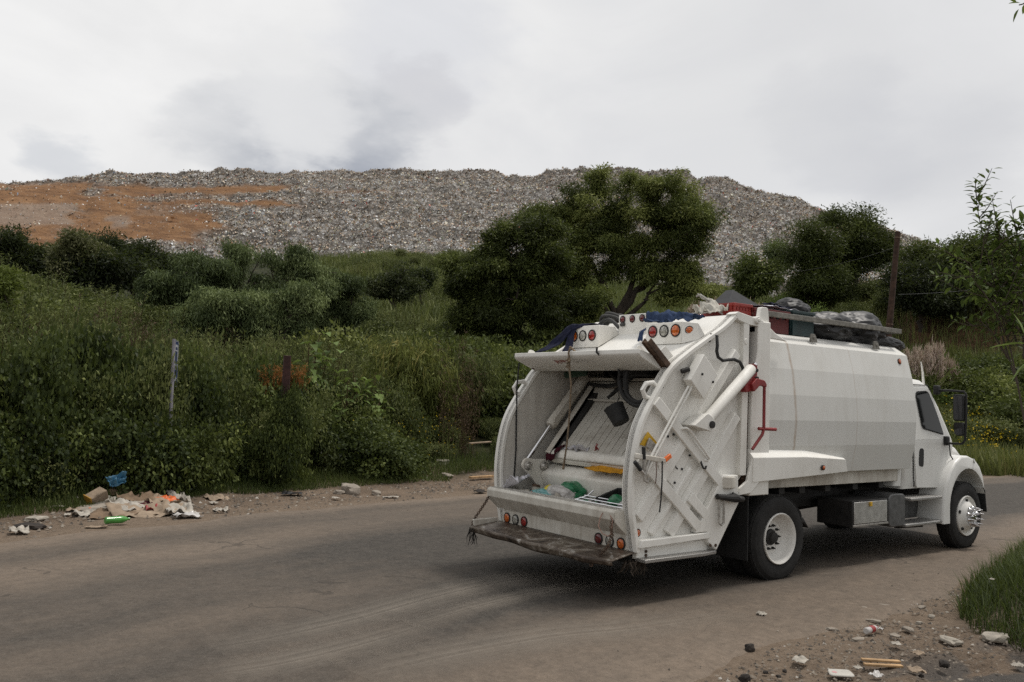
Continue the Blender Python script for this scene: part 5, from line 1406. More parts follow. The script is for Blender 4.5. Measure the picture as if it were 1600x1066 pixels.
# right hand side
tree([(1335, 375, 50, 40), (1370, 362, 24, 22), (1310, 350, 32, 22), (1345, 345, 28, 18), (1300, 395, 34, 34), (1365, 400, 30, 30), (1328, 415, 44, 26), (1375, 385, 18, 22)], 70, 1338, 'tree', 480, 90, (.28, .08), 'tall dark tree left of the leaning wooden pole', trunk=.2, sig=.55, seed=50, tint=(.36, .24))
tree([(1303, 334, 9, 10), (1300, 348, 12, 14)], 84, 1302, 'olive', 34, 80, (.35, .11), 'slim olive tree top rising behind the tall tree left of the pole', trunk=.08, sig=.4, seed=51)
tree([(1265, 385, 30, 30), (1255, 420, 32, 34), (1275, 445, 36, 30), (1245, 450, 24, 26), (1290, 430, 28, 36)], 66, 1265, 'tree', 340, 85, (.27, .075), 'bluish dark tree left of the tall tree by the pole, standing lower on the slope', trunk=.15, sig=.5, seed=52, tint=(.30, .2))
tree([(1175, 415, 24, 24), (1165, 435, 26, 22), (1190, 432, 22, 24)], 78, 1175, 'tree', 120, 80, (.42, .12), 'round dark tree below the right end of the rubbish', trunk=.12, sig=.5, seed=53, tint=(.34, .2))
tree([(1216, 393, 16, 16), (1210, 405, 16, 12), (1224, 402, 12, 12)], 95, 1216, 'pepper', 70, 70, (.42, .12), 'small hazy tree in front of the right rubbish slope', trunk=.1, sig=.5, seed=54)
tree([(1470, 395, 44, 24), (1505, 390, 44, 24), (1545, 400, 40, 26), (1455, 415, 34, 24), (1520, 420, 55, 30), (1480, 440, 40, 26), (1580, 410, 40, 28), (1540, 445, 40, 24), (1430, 392, 20, 14)], 62, 1510, 'tree', 560, 90, (.26, .075), 'broad dark tree on the rise behind the leafy sapling on the right', trunk=.2, sig=.5, seed=55, tint=(.33, .2))
tree([(1440, 430, 40, 22), (1415, 448, 30, 22), (1460, 455, 40, 24), (1420, 470, 24, 18), (1480, 470, 40, 20)], 59, 1440, 'deep', 300, 85, (.25, .08), 'dark overhanging tree above the bare soil bank right of the pole', trunk=.15, sig=.45, seed=56, tint=(.6, .3))

# ---- shrub prototypes: each a mesh copied from place to place
def stemmy(seed, h, n, per, leaf, spread, mat, lean=.18, sw=.008, tips=False):
    rng = np.random.default_rng(seed)
    fo = Foliage()
    a = rng.uniform(0, 2*np.pi, n); rad = spread*np.sqrt(rng.random(n))
    B = np.stack([rad*np.cos(a), rad*np.sin(a), np.full(n, -.1)], 1)
    T = B+np.stack([np.cos(a)*lean*rng.uniform(.2, 1.6, n)*h, np.sin(a)*lean*rng.uniform(.2, 1.6, n)*h, h*rng.uniform(.55, 1.08, n)], 1)+rng.normal(0, .06*h, (n, 3))
    Mi = (B+T)/2+rng.normal(0, .03*h, (n, 3))
    fo.sticks(B, Mi, sw, 1, rng); fo.sticks(Mi, T, sw*.7, 1, rng)
    i = np.repeat(np.arange(n), per)
    tt = rng.random(len(i))**.75
    Pp = np.where((tt < .5)[:, None], B[i]+(Mi[i]-B[i])*(tt*2)[:, None], Mi[i]+(T[i]-Mi[i])*(tt*2-1)[:, None])
    ang_ = rng.uniform(0, 2*np.pi, len(i))
    D = np.stack([np.cos(ang_), np.sin(ang_), rng.uniform(-.3, 1.1, len(i))], 1)
    side = .10*h*(1-tt*.7)*rng.random(len(i))
    Pp = Pp+D*side[:, None]*np.array([1, 1, .5])
    st = rng.normal(.5, .14, n)
    fo.add(leaves(Pp, D, leaf[0]*rng.uniform(.5, 1.3, len(i)), leaf[1]*rng.uniform(.7, 1.3, len(i)), rng), np.clip(st[i]+.14*(tt-.5)+rng.normal(0, .14, len(i)), 0, 1))
    return fo.mesh('shrub', [L_[mat], L_['dry']])
def moundy(seed, rx, h, nclus, per, leaf, mat, droop=.4, sig=.14, gap=.40, tint=(.5, .26)):
    rng = np.random.default_rng(seed)
    lobes = [(0, 0, h*.4, rx, rx*.85, h*.5)]
    for k in range(5):
        a = rng.uniform(0, 6.28); lobes.append((math.cos(a)*rx*.6, math.sin(a)*rx*.5, h*rng.uniform(.25, .75), rx*.45, rx*.42, h*rng.uniform(.2, .34)))
    fo, C = crown(lobes, nclus, per, leaf, rng, sig, droop, gap, tint, shell=.3)
    k = min(len(C), 60)
    fo.sticks(np.array([[0, 0, -.1]])+rng.normal(0, .15*rx, (k, 3))*np.array([1, 1, 0]), C[:k], .008, 1, rng)
    return fo.mesh('shrub', [L_[mat], L_['dry']])
def feather(seed, h, n, per, leaf, mat):
    """arching plumes with hanging thin leaves"""
    rng = np.random.default_rng(seed); fo = Foliage()
    a = rng.uniform(0, 2*np.pi, n); out = rng.uniform(.1, .62, n)*h; hh_ = h*rng.uniform(.5, 1.0, n)
    K = 9; Pt = []
    for j in range(K):
        s_ = j/(K-1)
        Pt.append(np.stack([np.cos(a)*out*s_**1.4, np.sin(a)*out*s_**1.4, hh_*(1.25*s_-.38*s_**3)], 1))
    for j in range(K-1): fo.sticks(Pt[j], Pt[j+1], .008*(1-j/K), 1, rng)
    Pt = np.array(Pt)
    i = np.repeat(np.arange(n), per); tt = .2+.8*rng.random(len(i)); jj = np.minimum((tt*(K-1)).astype(int), K-2); fr = tt*(K-1)-jj
    Pp = Pt[jj, i]*(1-fr)[:, None]+Pt[jj+1, i]*fr[:, None]+rng.normal(0, .05*h, (len(i), 3))*np.array([1, 1, .6])
    D = rng.normal(0, .45, (len(i), 3))+np.array([0, 0, -.75])+np.stack([np.cos(a[i]), np.sin(a[i]), 0*i], 1)*.35
    st = rng.normal(.5, .16, n)
    fo.add(leaves(Pp, D, leaf[0]*rng.uniform(.5, 1.3, len(i)), leaf[1], rng), np.clip(st[i]+.2*(tt-.6)+rng.normal(0, .14, len(i)), 0, 1))
    return fo.mesh('shrub', [L_[mat], L_['dry']])
def bigleaf(seed, h, n, size, mat):
    """a few stems carrying broad pointed leaves made of a folded double blade"""
    rng = np.random.default_rng(seed); fo = Foliage()
    for k in range(n):
        a = rng.uniform(0, 6.28); top = np.array([math.cos(a)*h*.3*rng.random(), math.sin(a)*h*.3*rng.random(), h*rng.uniform(.6, 1)]); b0 = np.array([rng.normal(0, .08), rng.normal(0, .08), -.1])
        fo.sticks(b0[None], top[None], .012, 1, rng)
        for j in range(15):
            s_ = .3+.7*j/14
            p = b0+(top-b0)*s_; q = rng.uniform(0, 6.28)
            d = np.array([math.cos(q), math.sin(q), rng.uniform(-.55, .25)]); d /= np.linalg.norm(d)
            stalk = p+d*size*.5
            fo.sticks(p[None], stalk[None], .005, 1, rng)
            sd_ = np.cross(d, [0, 0, 1.0]); sd_ /= np.linalg.norm(sd_); up_v = np.cross(sd_, d)
            L = size*rng.uniform(.6, 1.15); wdt = L*.42
            r_, tp = stalk, stalk+d*L-up_v*L*.25; ml = stalk+d*L*.35+sd_*wdt+up_v*L*.08; mr = stalk+d*L*.35-sd_*wdt+up_v*L*.08; m2l = stalk+d*L*.7+sd_*wdt*.6-up_v*.05*L; m2r = stalk+d*L*.7-sd_*wdt*.6-up_v*.05*L
            cen = stalk+d*L*.55-up_v*L*.06
            tn_ = float(np.clip(rng.normal(.5, .2), 0, 1))
            fo.add(np.stack([np.stack([r_, ml, m2l, cen]), np.stack([cen, m2l, tp, m2r]), np.stack([cen, m2r, mr, r_])]), tn_)
    return fo.mesh('plant', [L_[mat], L_['dry']])
def plume(seed, h, n):
    rng = np.random.default_rng(seed); fo = Foliage()
    a = rng.uniform(0, 6.28, n); rad = .5*np.sqrt(rng.random(n))
    B = np.stack([rad*np.cos(a), rad*np.sin(a), 0*a-.1], 1); T = B+np.stack([np.cos(a)*.25*h*rng.random(n), np.sin(a)*.25*h*rng.random(n), h*rng.uniform(.65, 1, n)], 1)
    fo.sticks(B, T, .012, 1, rng)
    i = np.repeat(np.arange(n), 150); tt = rng.random(len(i))
    Pp = T[i]+(T[i]-B[i])*((tt-1)*.26)[:, None]+rng.normal(0, 1, (len(i), 3))*(.02+.055*(1-tt)*tt*4)[:, None]*np.array([1, 1, .6])
    D = rng.normal(0, .5, (len(i), 3))+np.array([.25, 0, .8])
    fo.add(leaves(Pp, D, .13*rng.uniform(.5, 1.3, len(i)), .028, rng), np.clip(rng.normal(.5, .25, len(i)), 0, 1), 2)
    i = np.repeat(np.arange(n), 14)
    Pp = B[i]+(T[i]-B[i])*rng.uniform(0, .5, len(i))[:, None]
    D = np.stack([rng.normal(0, .7, len(i)), rng.normal(0, .7, len(i)), rng.uniform(.3, 1.2, len(i))], 1)
    fo.add(leaves(Pp, D, .8*rng.uniform(.5, 1.2, len(i)), .03, rng), np.clip(rng.normal(.5, .2, len(i)), 0, 1), 0)
    return fo.mesh('reed', [L_['weed'], L_['slope'], L_['plume']])
PR = {
 'weed': [stemmy(200+i, 1.0, 46, 75, (.085, .020), .42, 'weed') for i in range(4)],
 'tallweed': [stemmy(210+i, 1.0, 34, 85, (.075, .016), .30, 'weed', .10) for i in range(3)],
 'vine': [moundy(220+i, 1.0, 1.0, 420, 30, (.072, .058), 'vine', .7, .13) for i in range(4)],
 'bush': [moundy(230+i, 1.0, 1.0, 330, 34, (.075, .036), 'weed', .2, .15) for i in range(3)],
 'darkbush': [moundy(240+i, 1.0, 1.0, 300, 32, (.085, .045), 'tree', .3, .16) for i in range(3)],
 'willow': [feather(250+i, 1.0, 120, 75, (.11, .014), 'willow') for i in range(2)],
 'feather': [feather(256+i, 1.0, 120, 75, (.085, .015), 'weed') for i in range(2)],
 'big': [bigleaf(260+i, 1.0, 5, .17, 'bright') for i in range(3)],
 'dry': [stemmy(270+i, 1.0, 40, 26, (.06, .012), .40, 'dry', .10, .006) for i in range(2)],
 'orange': [stemmy(280, 1.0, 46, 46, (.075, .030), .42, 'orange', .22, .006)],
 'plume': [plume(285+i, 1.0, 13) for i in range(2)],
 'lime': [moundy(290, 1.0, 1.0, 260, 32, (.075, .038), 'bright', .2, .15)],
}
vr = random.Random(77)
CNT = {}
def put(kind, x, y, h, wd, label, cat, group, name, dz=0.0):
    me = vr.choice(PR[kind])
    o = link(name, me, None, (x, y, hz(x, y)+dz))
    o.rotation_euler = (0, 0, vr.uniform(0, 6.28))
    o.scale = (wd, wd, h)
    tag(o, label, cat, group)
    CNT[kind] = CNT.get(kind, 0)+1
    return o
def fedge(u, extra):
    """point past the far road edge along the azimuth of column u: extra metres beyond the verge line"""
    a = YAW-math.atan((u-800)/FPX); c_, s_ = math.cos(a), math.sin(a)
    r = 8.0
    while r < 120:
        x, y = CAM.x+r*c_, CAM.y+r*s_
        if y-float(yfar(x)) > 3.3+extra: return x, y, r
        r += .15
    return x, y, r
# front row: vines and leafy scrub right behind the shoulder
G1 = 'vine covered mounds in the front row of scrub'
for u in range(-120, 620, 27):
    for ex, hh_ in ((.3, 1.35), (1.3, 2.05), (2.4, 2.3)):
        uu = u+vr.uniform(-14, 14); x, y, r = fedge(uu, ex+vr.uniform(-.3, .4))
        sc = vr.uniform(.8, 1.2)
        if uu > 520: sc *= .75
        put('vine' if vr.random() < .48 else vr.choice(['bush', 'darkbush', 'weed', 'feather', 'bush', 'tallweed']), x, y, hh_*sc, vr.uniform(.75, 1.15), 'dark leafy vine mound in the front row of roadside scrub', 'scrub', G1, 'vine_mound', -.15)
G2 = 'tall grey green weeds behind the front scrub'
for u in range(-120, 640, 21):
    for ex, hh_ in ((3.6, 2.5), (5.2, 2.6), (7.0, 2.5), (9.5, 2.4)):
        uu = u+vr.uniform(-12, 12); x, y, r = fedge(uu, ex+vr.uniform(-.7, .7))
        k = vr.random()
        if 225 < uu < 300 and ex < 5: continue
        put('tallweed' if k < .50 else ('weed' if k < .72 else ('feather' if k < .93 else 'dry')), x, y, hh_*vr.uniform(.75, 1.12), vr.uniform(1.0, 1.5), 'tall thin stemmed weed behind the front scrub', 'weed', G2, 'tall_weed', -.1)
# taller feathery shrubs in the middle
put('willow', *fedge(640, 2.6)[:2], 3.5, 2.2, 'yellowish drooping shrub, tallest in the front scrub beside the truck', 'shrub', None, 'shrub')
put('willow', *fedge(668, 2.2)[:2], 2.8, 1.8, 'second yellowish drooping shrub, nearer the truck than the tallest one', 'shrub', None, 'shrub')
put('feather', *fedge(615, 3.4)[:2], 2.3, 1.7, 'green feathery shrub left of the yellowish drooping shrub', 'shrub', None, 'shrub')
put('feather', *fedge(735, 3.2)[:2], 2.9, 2.0, 'rounded pale green feathery shrub just left of the truck tailgate', 'shrub', None, 'shrub')
put('bush', *fedge(760, 5.0)[:2], 2.0, 1.6, 'bushy green shrub partly hidden by the left side of the tailgate', 'shrub', None, 'shrub')
for i, u in enumerate((478, 492, 508)):
    put('big', *fedge(u, 2.5+.4*i)[:2], 3.3-.25*i, 1.9, 'broad leaved bright green plant right of the rusty post', 'plant', 'broad leaved plants right of the rusty post', 'broad_leaved_plant')
for i, u in enumerate((540, 575, 590, 560)):
    put('big', *fedge(u, .75+.2*i)[:2], 2.0+.1*i, 1.7, 'low broad leaved plant at the roadside between the post and the truck', 'plant', 'low broad leaved plants by the road', 'broad_leaved_plant')
for i, u in enumerate((428, 446, 464)):
    put('orange', *fedge(u, 1.3)[:2], .75, .5, 'dead orange leaved vine growing round the rusty post', 'vine', 'orange dead vines at the post', 'dead_vine', 1.55)
for u in (205, 230, 190, 160): put('dry', *fedge(u, 6.5+vr.uniform(-1, 2))[:2], 2.9, 1.5, 'reddish brown dry weed stalks among the tall weeds on the left', 'weed', 'reddish dry weeds on the left', 'dry_weed')
# low growth right of the front scrub, towards and behind the truck
G3 = 'low bushes beside and behind the truck'
for u in range(600, 960, 24):
    for ex, hh_ in ((.7, .7), (1.8, .9), (3.6, 1.1), (6.0, 1.4)):
        uu = u+vr.uniform(-12, 12); x, y, r = fedge(uu, ex)
        if 690 < uu < 770 and ex < 3: continue
        put(vr.choice(['bush', 'vine', 'weed', 'feather']), x, y, hh_*vr.uniform(.7, 1.15), vr.uniform(.7, 1.2), 'low green bush beside or behind the truck', 'bush', G3, 'low_bush', -.1)
# slope behind: scattered shrubs, darker low trees, weeds
G4 = 'shrubs scattered over the slope'
for _ in range(260):
    u = vr.uniform(-60, 1150) if _ < 150 else vr.uniform(-60, 600); r = vr.uniform(29, 62) if u < 700 else vr.uniform(30, 58)
    if u < 260 and r > 46: continue
    x, y, z = gpt(u, r)
    k = vr.random()
    put('weed' if k < .30 else ('tallweed' if k < .52 else ('feather' if k < .72 else ('bush' if k < .92 else 'darkbush'))), x, y, vr.uniform(1.2, 2.6), vr.uniform(1.1, 2.2), 'green shrub on the grassy slope below the landfill', 'shrub', G4, 'slope_shrub', -.15)
G5 = 'dark bushes under the trees in the middle'
for _ in range(46):
    u = vr.uniform(560, 1000); r = vr.uniform(27, 36)
    x, y, z = gpt(u, r)
    put('darkbush', x, y, vr.uniform(1.6, 2.8), vr.uniform(1.5, 2.4), 'dark bush in the shade under the low spreading tree', 'bush', G5, 'dark_bush', -.15)
G5b = 'low shrubs on the far slope'
for _ in range(46):
    u = vr.uniform(560, 800); r = vr.uniform(70, 140)
    x, y, z = gpt(u, r)
    put('feather' if vr.random() < .6 else 'weed', x, y, vr.uniform(1.5, 2.6), vr.uniform(2.2, 3.6), 'hazy low shrub high on the far slope below the rubbish', 'shrub', G5b, 'far_shrub', -.2)
# right slope
G6 = 'bushes on the right bank'
for _ in range(54):
    u = vr.uniform(1120, 1620); r = vr.uniform(40, 55) if u > 1380 else vr.uniform(42, 76)
    x, y, z = gpt(u, r)
    if u > 1400 and 52 < r < 66: continue
    k = vr.random()
    put('bush' if k < .4 else ('lime' if k < .5 else ('feather' if k < .8 else 'weed')), x, y, vr.uniform(1.0, 2.0), vr.uniform(1.3, 2.4), 'green bush on the bank right of the truck', 'bush', G6, 'bank_bush', -.15)
G7 = 'dark bushes below the soil bank'
for (u, r, h, wd) in ((1500, 47, 2.3, 2.2), (1520, 46, 2.2, 2.0), (1560, 45, 2.4, 2.2), (1590, 44, 2.6, 2.4), (1535, 49, 2.3, 2.4), (1475, 48, 1.9, 1.8), (1610, 46, 2.6, 2.6), (1570, 50, 2.2, 2.4)):
    x, y, z = gpt(u, r); put('darkbush' if r < 48 else 'vine', x, y, h, wd, 'dark bush in the row below the bare soil bank', 'bush', G7, 'dark_bush', -.1)
G8 = 'bushes on top of the soil bank'
for _ in range(22):
    u = vr.uniform(1390, 1620); r = vr.uniform(64, 72); x, y, z = gpt(u, r)
    put('darkbush' if vr.random() < .6 else 'bush', x, y, vr.uniform(1.4, 2.4), vr.uniform(1.6, 2.6), 'bush along the top of the bare soil bank', 'bush', G8, 'bank_bush', -.2)
G9 = 'pink plumed reeds right of the truck body'
for (u, r) in ((1428, 46), (1444, 45), (1458, 47), (1472, 46), (1486, 47), (1450, 49)):
    x, y, z = gpt(u, r); put('plume', x, y, vr.uniform(2.2, 3.6), 1.35, 'pink plumed reed clump on the bank right of the truck body', 'reed', G9, 'plumed_reed')
G10 = 'pink plumed reeds behind the truck roof'
for (u, r) in ((1108, 52), (1120, 51), (1132, 52), (1144, 51), (1156, 52), (1128, 55), (1150, 55), (1098, 54)):
    x, y, z = gpt(u, r); put('plume', x, y, vr.uniform(3.0, 4.2), 2.0, 'pink plumed reed clump seen over the truck roof', 'reed', G10, 'plumed_reed', .4)
for i, (u, r, h) in enumerate(((712, 24, 3.2), (722, 23, 2.6), (705, 26, 3.0))):
    x, y, z = gpt(u, r); put('dry', x, y, h, 1.2, 'bare brown branching stalks in front of the dark trees by the tailgate', 'stalks', 'bare stalks by the tailgate', 'dry_stalk')

# ---- grass and low herbs: uncountable, one object each
def grassfield(name, pts, hts, wid, mat, label, seed, lean=.35, extra=None, cat='grass'):
    rng = np.random.default_rng(seed)
    x, y = pts[:, 0], pts[:, 1]; z = hgt(x, y)
    n = len(x)
    B = np.stack([x, y, z-.02], 1)
    a = rng.uniform(0, 6.28, n); ln = lean*rng.uniform(.1, 1.2, n)
    D = np.stack([np.cos(a)*ln, np.sin(a)*ln, np.ones(n)], 1)
    S = np.stack([-np.sin(a), np.cos(a), 0*a], 1)*(wid*rng.uniform(.6, 1.3, n))[:, None]*.5
    m1 = B+D*(hts*.55)[:, None]; tip = B+D*hts[:, None]*np.array([1.25, 1.25, .95])
    Q = np.stack([B-S, B+S, m1+S*.8, m1-S*.8], 1); Q2 = np.stack([m1-S*.8, m1+S*.8, tip+S*.1, tip-S*.1], 1)
    ptc = fbm(x*.35, y*.35, 1, 4)*.9
    tn_ = np.clip(.48+ptc+rng.normal(0, .17, n), 0, 1)
    V = np.concatenate([Q, Q2]).reshape(-1, 3)
    me = np_mesh(name, V, np.arange(len(V)).reshape(-1, 4), [L_[mat]], {'tint': np.repeat(np.concatenate([tn_, tn_]), 4)})
    return tag(link(name, me), label, cat, kind='stuff')
g_rng = np.random.default_rng(5)
def sector(n, u0, u1, r0, r1, pw=1.0):
    u = g_rng.uniform(u0, u1, n); r = r0+(r1-r0)*g_rng.random(n)**pw
    a = YAW-np.arctan((u-800)/FPX)
    return np.stack([CAM.x+r*np.cos(a), CAM.y+r*np.sin(a)], 1), u, r
# verge strip in front of the scrub
n = 34000
x = g_rng.uniform(-11, 9, n); d = 2.2+np.abs(g_rng.normal(0, 1.0, n)); y = yfar(x)+d
k = fbm(x*.6, y*.6, 3, 4) > -.12+.22*(2.7-d)
pts = np.stack([x, y], 1)[k]
grassfield('verge_grass', pts, .10+.24*g_rng.random(len(pts))*smoothstep(2.0, 3.4, d[k]), .012, 'grass', 'short dark grass along the dirt shoulder in front of the scrub', 1)
n = 30000
x = g_rng.uniform(14, 45, n); d = .9+np.abs(g_rng.normal(0, 1.7, n)); y = yfar(x)+d
grassfield('far_verge_grass', np.stack([x, y], 1), .15+.35*g_rng.random(n), .03, 'bright', 'bright green grass by the road in front of the truck cab', 2)
# weedy slope
pts, u, r = sector(60000, -160, 720, 22, 66, .8)
k = ~((u < 250) & (r > 58)); pts, r = pts[k], r[k]
grassfield('slope_grass', pts, (.3+.6*g_rng.random(len(pts))), .016+r*.0006, 'slope', 'tall weedy grass covering the slope on the left', 3, .3)
pts, u, r = sector(70000, 480, 1200, 60, 152, .8)
grassfield('upper_slope_grass', pts, .6+1.0*g_rng.random(len(pts)), .10, 'weed', 'green growth covering the upper slope below the rubbish', 4, .5)
pts, u, r = sector(80000, 1100, 1700, 33, 80, .9)
bare = (u > 1385) & (r > 56) & (r < 63.5)
k = ~bare | (g_rng.random(len(u)) < .25); pts, r = pts[k], r[k]
grassfield('bank_grass', pts, (.35+.75*g_rng.random(len(pts))), .05, 'slope', 'tall mixed grass on the bank right of the truck', 5, .4)
# near patch of grass, right foreground
n = 60000
x = g_rng.uniform(-2.2, 9, n); y = ynear(x)-(.1+4.6*g_rng.random(n)**1.1)
e1 = fbm(x*1.1, y*1.1, 8, 4)*.9
k = x > xgrass(y)+e1+.1
pts = np.stack([x, y], 1)[k]
grassfield('near_grass', pts, (.08+.24*g_rng.random(len(pts))), .010, 'grass', 'lush green grass patch at the lower right corner', 6, .7)
# yellow flowers (petal specks) in two drifts
def specks(name, n, sx, label, size):
    P_ = sx(n); z = hgt(P_[:, 0], P_[:, 1]); rng = np.random.default_rng(9)
    B = np.stack([P_[:, 0], P_[:, 1], z+P_[:, 2]], 1)
    Q = leaves(B, rng.normal(0, 1, (n, 3)), size, size*.9, rng)
    me = np_mesh(name, Q.reshape(-1, 3), np.arange(n*4).reshape(n, 4), [L_['flower']], {'tint': rng.random(n*4)})
    tag(link(name, me), label, 'flowers', kind='stuff')
def f1(n):
    u = g_rng.normal(640, 48, n); o_ = []
    for uu in u:
        x, y, r = fedge(uu, g_rng.uniform(-.3, 1.8)); o_.append((x, y, g_rng.uniform(.15, 1.15)))
    return np.array(o_)
specks('yellow_flowers', 330, f1, 'small yellow flowers in the low growth between scrub and truck', .030)
def f2(n):
    u = g_rng.normal(1535, 30, n); r = g_rng.uniform(36, 44, n); a = YAW-np.arctan((u-800)/FPX)
    return np.stack([CAM.x+r*np.cos(a), CAM.y+r*np.sin(a), g_rng.uniform(.5, 1.5, n)], 1)
specks('yellow_flowers', 420, f2, 'drift of yellow flowers on the bank behind the cab mirror', .075)

# ---- leafy sapling in front on the right, and the twig in the top right corner
def ovate(fo, p, d, L, wr, tn_, rng, up=np.array([0, 0, 1.0])):
    d = d/np.linalg.norm(d); s_ = np.cross(d, up); s_ /= np.linalg.norm(s_); n_ = np.cross(s_, d)
    Wd = L*wr
    prof = [(0, 0.0), (.22, .75), (.45, 1.0), (.7, .72), (.88, .36), (1.0, .0)]
    prev = None
    for (t_, w_) in prof:
        c_ = p+d*L*t_-n_*L*.14*t_*t_
        cur = (c_, c_+s_*Wd*.5*w_+n_*L*.05*w_, c_-s_*Wd*.5*w_+n_*L*.05*w_)
        if prev is not None:
            fo.add(np.stack([np.stack([prev[0], prev[1], cur[1], cur[0]]), np.stack([prev[0], cur[0], cur[2], prev[2]])]), tn_)
        prev = cur
def sapling(name, stems, label, cat, per, L0, seed, r, base_u=None, gnd=None, mat='bright', extra=(), side=True):
    rng = np.random.default_rng(seed)
    b0 = gnd
    e = empty(name, b0); tag(e, label, cat)
    fo = Foliage(); mb = MB(); b0 = np.array(b0)
    for st in stems:
        pts = [np.array(at(u, v, rr2)) for (u, v, rr2) in st]
        if gnd is not None and st[0][1] > 700: pts = [b0]+pts
        P3 = [Vector(p-b0) for p in pts]
        c = []
        for i in range(len(P3)-1):
            a0 = P3[max(i-1, 0)]; a1 = P3[i]; a2 = P3[i+1]; a3 = P3[min(i+2, len(P3)-1)]
            for j in range(6):
                q = j/6; c.append(.5*((2*a1)+(-a0+a2)*q+(2*a0-5*a1+4*a2-a3)*q*q+(-a0+3*a1-3*a2+a3)*q**3))
        c.append(P3[-1])
        n = len(c)
        mb.tube(c, [max(.003, .010*(1-i/n)) for i in range(n)], 6)
        def leafrow(cc, s0, cnt, Lb):
            m_ = len(cc)
            for j in range(cnt):
                s_ = (s0+(1-s0)*(j+.7)/cnt)*(m_-1); i = min(int(s_), m_-2); p = np.array(cc[i].lerp(cc[i+1], s_-i))
                tg = np.array((cc[i+1]-cc[i]).normalized()); q = j*2.4+rng.uniform(-.4, .4)
                ax = np.array((Vector(tg)).orthogonal().normalized()); bx_ = np.cross(tg, ax)
                d = (ax*math.cos(q)+bx_*math.sin(q))+tg*rng.uniform(.2, .8)
                d[2] -= .12
                ovate(fo, p+d*.015, d, Lb*(1-.35*(s_/(m_-1))**2)*rng.uniform(.6, 1.15), rng.uniform(.34, .46), float(np.clip(rng.normal(.45, .24), 0, 1)), rng)
        long_ = st[0][1] > 700
        leafrow(c, .45 if long_ else .1, int(per*len(st)*(1.6 if long_ else 1)), L0)
        if side:
            for j in range(int((16 if long_ else 4))):
                s_ = (rng.uniform(.40, .93) if long_ else rng.uniform(.3, .8))*(n-1); i = min(int(s_), n-2); p = c[i].lerp(c[i+1], s_-i)
                tg = (c[i+1]-c[i]).normalized()
                d = Vector(rng.normal(0, 1, 3)); d = (d-tg*d.dot(tg)).normalized()+tg*.9
                Lt = rng.uniform(.18, .42)*(1.15-.7*s_/(n-1))
                tw = [p, p+d*Lt*.5, p+d*Lt+Vector((0, 0, .04))]
                mb.tube(tw, [.005, .004, .002], 5)
                leafrow(tw, .15, 11, L0*.9)
    for (u, v, rr2, L, dx, tn_) in extra:
        p = np.array(at(u, v, rr2))-b0
        ovate(fo, p, np.array(rg2)*dx[0]+np.array(up2)*dx[1]+np.array(fwd)*.25, L, .55, tn_, rng)
    link('foliage', fo.mesh('foliage', [L_[mat]]), e)
    mb.build('stem', [M_['twig']], e)
    return e
gx, gy, gz = gpt(1640, 8.2)
sapling('leafy_sapling', [[(1625, 820, 8.1), (1590, 600, 8.0), (1560, 470, 8.0), (1540, 390, 8.0), (1528, 330, 8.0), (1524, 286, 8.0)],
                          [(1640, 800, 8.2), (1625, 600, 8.2), (1600, 480, 8.1), (1584, 420, 8.1), (1588, 370, 8.1), (1592, 350, 8.1)],
                          [(1575, 560, 8.0), (1550, 520, 7.9), (1530, 500, 7.9)], [(1545, 400, 8.0), (1565, 380, 8.0), (1572, 345, 8.0)], [(1555, 450, 8.0), (1525, 430, 7.9), (1512, 400, 7.9)],
                          [(1580, 540, 8.0), (1545, 470, 7.8), (1520, 440, 7.8)], [(1610, 560, 8.1), (1595, 520, 8.0), (1575, 500, 8.0)], [(1590, 600, 8.0), (1560, 500, 8.2), (1560, 430, 8.2)], [(1600, 560, 8.0), (1600, 450, 8.2), (1610, 400, 8.2)],
                          [(1560, 470, 8.0), (1538, 452, 8.1), (1528, 452, 8.1)], [(1590, 540, 8.0), (1570, 470, 8.1), (1575, 440, 8.1)]],
        'tall leafy sapling with pointed leaves standing against the sky at the right edge', 'sapling', 8, .115, 61, 8, gnd=(gx, gy, gz))
hx, hy, hz_ = gpt(1680, 5.6)
sapling('broad_leaved_plant', [[(1670, 850, 5.6), (1640, 690, 5.55), (1615, 590, 5.5), (1606, 545, 5.5), (1600, 520, 5.5)]], 'plant with a few very large leaves reaching in from the right edge beside the road', 'plant', .6, .10, 63, 5.6, gnd=(hx, hy, hz_), side=False,
        extra=((1604, 537, 5.5, .19, (-1, .0), .9), (1610, 562, 5.5, .17, (-.7, -.8), .8), (1600, 522, 5.5, .13, (-.2, 1), .85), (1616, 592, 5.5, .17, (-.3, -1), .5)))
p0 = at(1640, -60, 4.2)
sapling('hanging_twig', [[(1660, -110, 4.2), (1625, -30, 4.2), (1604, 2, 4.2), (1592, 8, 4.2)]], 'leafy twig tip hanging into the top right corner against the sky', 'twig', 2.0, .075, 62, 4, gnd=tuple(p0), mat='bright', side=False)
